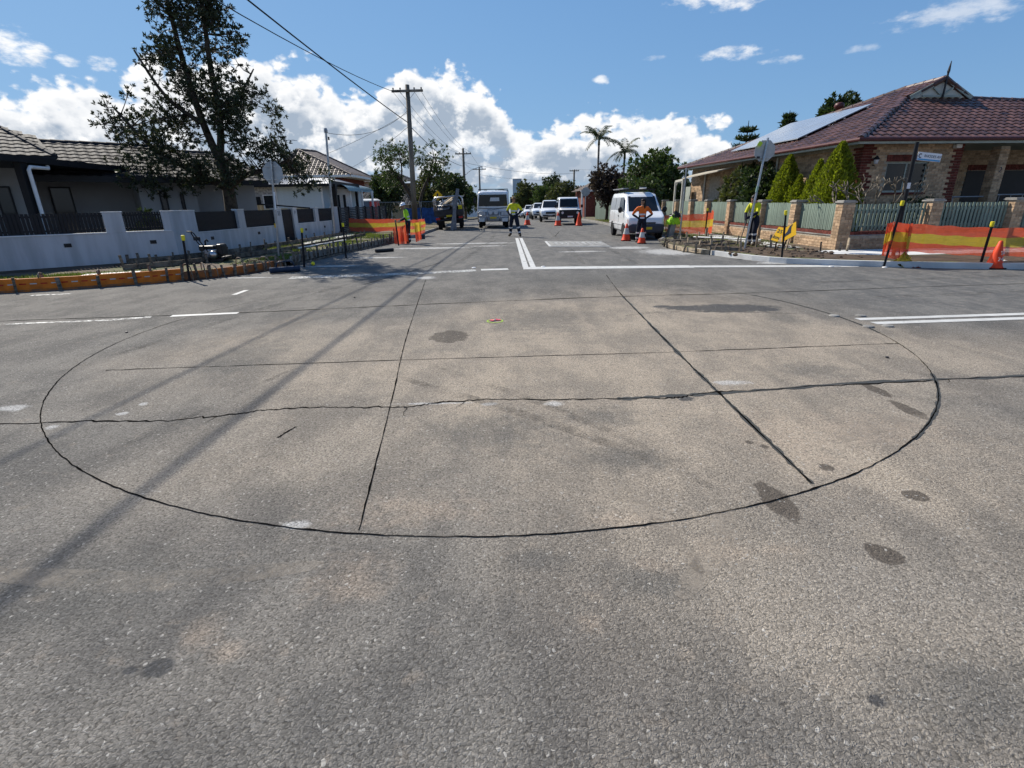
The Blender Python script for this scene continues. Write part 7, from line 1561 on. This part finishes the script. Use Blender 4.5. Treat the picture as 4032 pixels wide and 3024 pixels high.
q.tube([(x, -.28, z) for x, z in bb], .03, 8); q.tube([(-.93, -.28, .80), (.93, -.28, .80)], .025, 8); q.tube([(-.36, -.28, 1.03), (-.40, -.28, .45)], .03, 8); q.tube([(.36, -.28, 1.03), (.40, -.28, .45)], .03, 8); q.build('bull_bar', M['steel'], tk, smooth=True)
q = MB(); q.box((0, -.33, .66), (.40, .012, .11)); q.build('number_plate', M['plate_yellow'], tk)
for s_ in (-.45, .25): q = MB(); q.tube([(s_, -.03, 1.36), (s_+.35, -.01, 1.42)], .012, 5); q.build('wiper', M['black_rubber'], tk)
q = MB(); q.box((0, 3.4, .62), (1.0, 3.8, .2)); q.build('chassis', M['dark_metal'], tk)
for a, d_ in (((0, 1.75, 1.5), (2.0, .08, 1.6)), ((-.98, 3.5, 1.25), (.06, 3.5, .95)), ((.98, 3.5, 1.25), (.06, 3.5, .95)), ((0, 5.25, 1.25), (2.0, .06, .9)), ((0, 3.5, .80), (1.9, 3.45, .06))): q = MB(); q.box(a, d_); q.build('tray_side', M['grey_metal'], tk)
q = MB(); q.tube([(-.95, 1.9, 2.3), (-.95, 1.9, 2.42), (.95, 1.9, 2.42), (.95, 1.9, 2.3)], .03, 6); q.build('headboard_rail', M['dark_metal'], tk)
crumple('branches and rubble heaped in the white truck tray', (-.95, 39.6, 1.2), .8, 1.3, 1.25, M['dirt'], 51, 'rubble', 'rubble_load')
# ---- loaded flat-tray utility, nose up the street, seen from its rear
ut = thing('tray_utility', 'dark loaded tray utility with tubular ladder rack parked half on the kerb', 'utility truck', (-3.75, 34.2, gz(35)+.02), R_(4)); ut.rotation_euler = (0, R_(-4), R_(4))
q = MB(); q.box((0, 1.3, .92), (1.85, 2.7, .14)); q.build('tray', M['dark_metal'], ut)
q = MB(); q.box((0, -.06, 1.05), (1.85, .05, .3)); q.build('tailgate', M['dark_metal'], ut); 
for s_ in (-1, 1):
    q = MB(); q.box((s_*.92, 1.3, 1.06), (.04, 2.6, .26)); q.build('tray_side', M['dark_metal'], ut)
    wheel(ut, s_*.68, .95, .36, .24); wheel(ut, s_*.68, 4.0, .36, .24)
    q = MB(); q.box((s_*.72, -.10, .72), (.26, .05, .12)); q.build('tail_lamp', M['red_lamp'], ut); q = MB(); q.box((s_*.62, .55, .55), (.5, .03, .42)); q.build('mud_flap', M['black_rubber'], ut)
body_loft('cab', [(2.75, tp(.85, .5, 1.15, 1.78, .68)), (2.9, tp(.88, .45, 1.15, 1.85, .70)), (3.9, tp(.88, .45, 1.15, 1.85, .68)), (4.4, tp(.88, .45, 1.05, 1.25, .72)), (5.3, tp(.84, .5, .95, 1.05, .70))], M['dark_car'], ut)
panel('rear_window', [(-.6, 2.748, 1.28), (.6, 2.748, 1.28), (.55, 2.748, 1.68), (-.55, 2.748, 1.68)], 'glass_dark', ut, .01)
q = MB()
for y in (.05, 1.3, 2.6):
    q.tube([(-.9, y, 1.1), (-.9, y, 1.85), (-.78, y, 2.0), (.78, y, 2.0), (.9, y, 1.85), (.9, y, 1.1)], .036, 7)
for x, z in ((-.9, 1.6), (.9, 1.6), (-.9, 1.85), (.9, 1.85), (-.5, 2.0), (.5, 2.0)): q.tube([(x, .05, z), (x, 2.6, z)], .03, 6)
q.tube([(-.9, .05, 1.5), (.9, .05, 1.5)], .02, 6); q.tube([(-.3, .05, 1.5), (-.3, .05, 2.0)], .02, 6); q.tube([(.35, .05, 1.5), (.35, .05, 2.0)], .02, 6); q.build('ladder_rack', M['steel'], ut, smooth=True, fix=False)
q = MB(); q.tube([(-.8, -.15, .62), (.8, -.15, .62)], .04, 8); q.lathe((.05, -.25, .62), [(.03, 0), (.05, .05), (.03, .09)], 8); q.build('tow_bar', M['dark_metal'], ut)
q = MB(); q.box((0, -.09, .85), (.36, .02, .12)); q.build('number_plate', M['plate_yellow'], ut)
q = MB(); q.lathe((-.25, -.12, .75), [(.09, 0), (.09, .02)], 12); q.build('reflector', M['plate_white'], ut)
ld = thing('tray_load', 'pile of grey sheets, sacks and a yellow tub on the utility tray', 'load', (-3.75, 34.9, 1.0), R_(4))
q = MB(); q.prism([(-.85, -.5, .15), (-.1, -.6, .25), (.05, 1.2, .75), (-.75, 1.3, .6)], (0, 0, .06)); q.build('sheet', M['cloth_grey'], ld); q = MB(); q.prism([(-.6, -.6, .35), (.1, -.4, .75), (.2, 1.2, 1.0), (-.5, 1.3, .7)], (0, 0, .05)); q.build('sheet', M['pale_timber'], ld)
q = MB(); q.sphere((.2, -.1, .55), .26, 12, 8, (1.2, .9, .7)); q.build('sack', M['plastic_white'], ld, smooth=True); q = MB(); q.sphere((-.4, .5, .35), .4, 12, 8, (1.1, 1.2, .7)); q.build('sack', M['cloth_grey'], ld, smooth=True)
q = MB(); q.box((.62, -.3, .3), (.3, .3, .32)); q.build('tub', M['yellow_cap'], ld, bevel=.02); q = MB(); q.box((.1, .6, .3), (1.4, 1.2, .45)); q.build('crate', M['dark_metal'], ld, bevel=.02); q = MB(); q.tube([(-.7, -.6, .5), (.1, .9, 1.05)], .035, 6); q.build('pipe', M['galv'], ld); q = MB(); q.beam((-.5, -.2, .98), (.75, 1.4, 1.05), .22, .03); q.build('plank', M['plastic_white'], ld)
for i, (a, b, lb) in enumerate((((-3.42, 33.55, .05), (-3.42, 33.8, 1.95), 'upright grey plank leaning on the utility tailgate, shorter one'), ((-3.62, 33.5, .02), (-3.18, 34.05, 2.45), 'longer slanting grey plank leaning on the utility tailgate'))):
    q = MB(); q.beam(a, b, .2, .035, up=(0, -1, 0)); tag(q.build('plank', M['cloth_grey']), lb, 'plank')
wd_ = thing('warning_sign', 'small yellow diamond sign above the loaded utility', 'road sign', (-4.75, 37.5, gzz(37)), world=True); q = MB(); q.tube([(-4.9, 37.5, gzz(37)), (-4.9, 37.5, 2.3)], .03, 6); q.build('post', M['galv'], wd_); c = Vector((-4.9, 37.44, 2.12)); q = MB(); q.prism([c+Vector((.34, 0, 0)), c+Vector((0, 0, .34)), c-Vector((.34, 0, 0)), c-Vector((0, 0, .34))], (0, .02, 0)); q.build('sign_plate', M['sign_yellow'], wd_); q = MB(); q.box(c+Vector((0, -.006, 0)), (.1, .006, .26)); q.build('symbol', M['sign_ink'], wd_)
# ---- boxy four-wheel drive
lw = thing('four_wheel_drive', 'white boxy four-wheel drive with black bumper facing the crossing', 'car', (4.42, 39.2, gz(40)), R_(-1.5))
def bx(w_, zb, zm, zt, tw): return [(w_*.92, zb), (w_, zb+.05), (w_, zm), (w_*.99, zm+.02), (tw, zt-.06), (tw*.9, zt)]
body_loft('body', [(.15, bx(.62, .62, .98, 1.02, .58)), (.2, bx(.80, .55, 1.02, 1.08, .62)), (1.15, bx(.82, .55, 1.08, 1.16, .66)), (1.25, bx(.82, .5, 1.10, 1.20, .72)), (1.62, bx(.82, .5, 1.10, 1.86, .70)), (1.8, bx(.82, .5, 1.10, 1.94, .72)), (3.8, bx(.82, .5, 1.10, 1.94, .72)), (3.9, bx(.80, .55, 1.08, 1.85, .70))], M['white_car'], lw)
panel('windscreen', [(-.68, 1.27, 1.24), (.68, 1.27, 1.24), (.64, 1.6, 1.80), (-.64, 1.6, 1.80)], 'glass_dark', lw, .014)
q = MB(); q.box((0, .09, .80), (1.58, .16, .52)); q.build('grille', M['black_plastic'], lw, bevel=.02); q = MB(); q.box((0, .0, .56), (1.7, .2, .22)); q.build('bumper', M['black_plastic'], lw, bevel=.02)
for s_ in (-1, 1):
    q = MB(); q.lathe((0, 0, 0), [(.09, 0), (.09, .02)], 14); h_ = q.build('headlight', M['lamp_glass'], lw); h_.location = (s_*.55, .005, .86); h_.rotation_euler = (R_(90), 0, 0)
    wheel(lw, s_*.74, .75, .40, .26, 'dark_metal'); wheel(lw, s_*.74, 3.1, .40, .26, 'dark_metal'); arch(lw, s_*.86, .75, .48); arch(lw, s_*.86, 3.1, .48); q = MB(); q.box((s_*.98, 1.3, 1.3), (.16, .06, .22)); q.build('mirror', M['black_plastic'], lw, bevel=.02)
    panel('side_window', [(s_*.815, 1.5, 1.22), (s_*.815, 2.4, 1.22), (s_*.735, 2.4, 1.78), (s_*.735, 1.75, 1.78)], 'glass_dark', lw, .008, (s_, 0, .1)); panel('side_window', [(s_*.815, 2.5, 1.22), (s_*.815, 3.6, 1.22), (s_*.735, 3.6, 1.78), (s_*.735, 2.5, 1.78)], 'glass_dark', lw, .008, (s_, 0, .1))
q = MB(); q.box((0, -.11, .60), (.38, .01, .1)); q.build('number_plate', M['plate_white'], lw)
# ---- ordinary cars and pickups in the queue
def car(label, x, y, m, kind='sedan', rot=0, grp='cars queued along the right side'):
    t = thing('parked_car', label, 'car', (x, y, gz(y)), rot, group=grp); hi = {'sedan': 1.42, 'suv': 1.70, 'pickup': 1.80}[kind]; b0 = .26 if kind == 'sedan' else .42; zb = b0+.62
    def cs(w_, z1_, z2_, zt, tw): return [(w_*.9, z1_), (w_, z1_+.12), (w_, z2_), (w_*.97, z2_+.05), (tw, zt-.05), (tw*.8, zt)]
    st = [(0, cs(.62, b0+.12, zb-.28, zb-.2, .5)), (.12, cs(.80, b0, zb-.16, zb-.06, .62)), (.9, cs(.88, b0-.04, zb-.02, zb+.08, .70)), (1.15, cs(.88, b0-.04, zb, zb+.13, .72)), (1.85, cs(.88, b0-.04, zb+.02, hi-.06, .60)), (2.3, cs(.88, b0-.04, zb+.02, hi, .60))]
    st += {'sedan': [(3.0, cs(.88, b0-.04, zb+.02, hi-.01, .60)), (3.75, cs(.86, b0, zb+.02, zb+.18, .64)), (4.45, cs(.78, b0+.08, zb-.05, zb+.1, .6))], 'suv': [(3.9, cs(.88, b0, zb+.02, hi-.02, .60)), (4.4, cs(.82, b0+.1, zb, hi-.25, .58))], 'pickup': [(3.0, cs(.88, b0, zb+.02, hi-.03, .60)), (3.2, cs(.88, b0, zb-.02, zb+.12, .74)), (5.0, cs(.88, b0+.05, zb-.02, zb+.12, .74))]}[kind]
    body_loft('body', st, M[m], t)
    panel('windscreen', [(-.66, 1.17, zb+.15), (.66, 1.17, zb+.15), (.56, 1.84, hi-.09), (-.56, 1.84, hi-.09)], 'glass_dark', t, .02)
    panel('grille', [(-.4, .0, zb-.36), (.4, .0, zb-.36), (.4, .03, zb-.2), (-.4, .03, zb-.2)], 'black_plastic', t, .05); q = MB(); q.box((0, .02, b0+.12), (1.3, .1, .12)); q.build('bumper', M['black_plastic'], t, bevel=.02)
    for s_ in (-1, 1):
        panel('headlight', [(s_*.46, .02, zb-.32), (s_*.76, .13, zb-.30), (s_*.78, .16, zb-.17), (s_*.48, .04, zb-.2)], 'lamp_glass', t, .04); wheel(t, s_*.78, .85, .32 if kind == 'sedan' else .37, .21); wheel(t, s_*.78, 3.4, .32 if kind == 'sedan' else .37, .21); arch(t, s_*.895, .85, .38 if kind == 'sedan' else .44); arch(t, s_*.895, 3.4, .38 if kind == 'sedan' else .44)
        q = MB(); q.box((s_*.97, 1.45, zb+.16), (.18, .08, .12)); q.build('mirror', M[m], t, bevel=.02); panel('side_window', [(s_*.862, 1.4, zb+.10), (s_*.862, 2.9, zb+.10), (s_*.62, 2.85, hi-.08), (s_*.62, 1.95, hi-.08)], 'glass_dark', t, .008, (s_, 0, .3))
    q = MB(); q.box((0, -.035, zb-.42), (.36, .01, .1)); q.build('number_plate', M['plate_white'], t); return t
car('white pickup immediately behind the boxy four-wheel drive', 3.55, 46.5, 'white_car', 'pickup', R_(-2))
for i, (x, y, m, kd, lb) in enumerate(((3.25, 57, 'white_car', 'suv', 'white car next behind the white pickup'), (3.45, 64.5, 'silver_car', 'suv', 'silver car behind the second white car in the queue'), (2.75, 71, 'white_car', 'suv', 'tall white car in the middle of the queue'), (3.2, 78, 'white_car', 'sedan', 'low white car behind the tall white one'), (2.5, 86, 'white_car', 'sedan', 'white sedan left of the low white queue car'), (3.0, 94, 'silver_car', 'sedan', 'silver sedan towards the end of the queue'), (2.5, 104, 'white_car', 'sedan', 'small white sedan near the road end'), (2.9, 116, 'white_car', 'suv', 'far white car beneath the road-end trees'), (2.4, 130, 'dark_car', 'sedan', 'dark car second last in the queue'), (2.8, 146, 'white_car', 'sedan', 'last tiny white car in the queue'))): car(lb, x, y, m, kd, R_(random.uniform(-2, 2)))
car('dark parked car farther off on the left kerb beyond the truck', -3.4, 88, 'dark_car', 'suv', 0, 'cars on the left kerb')
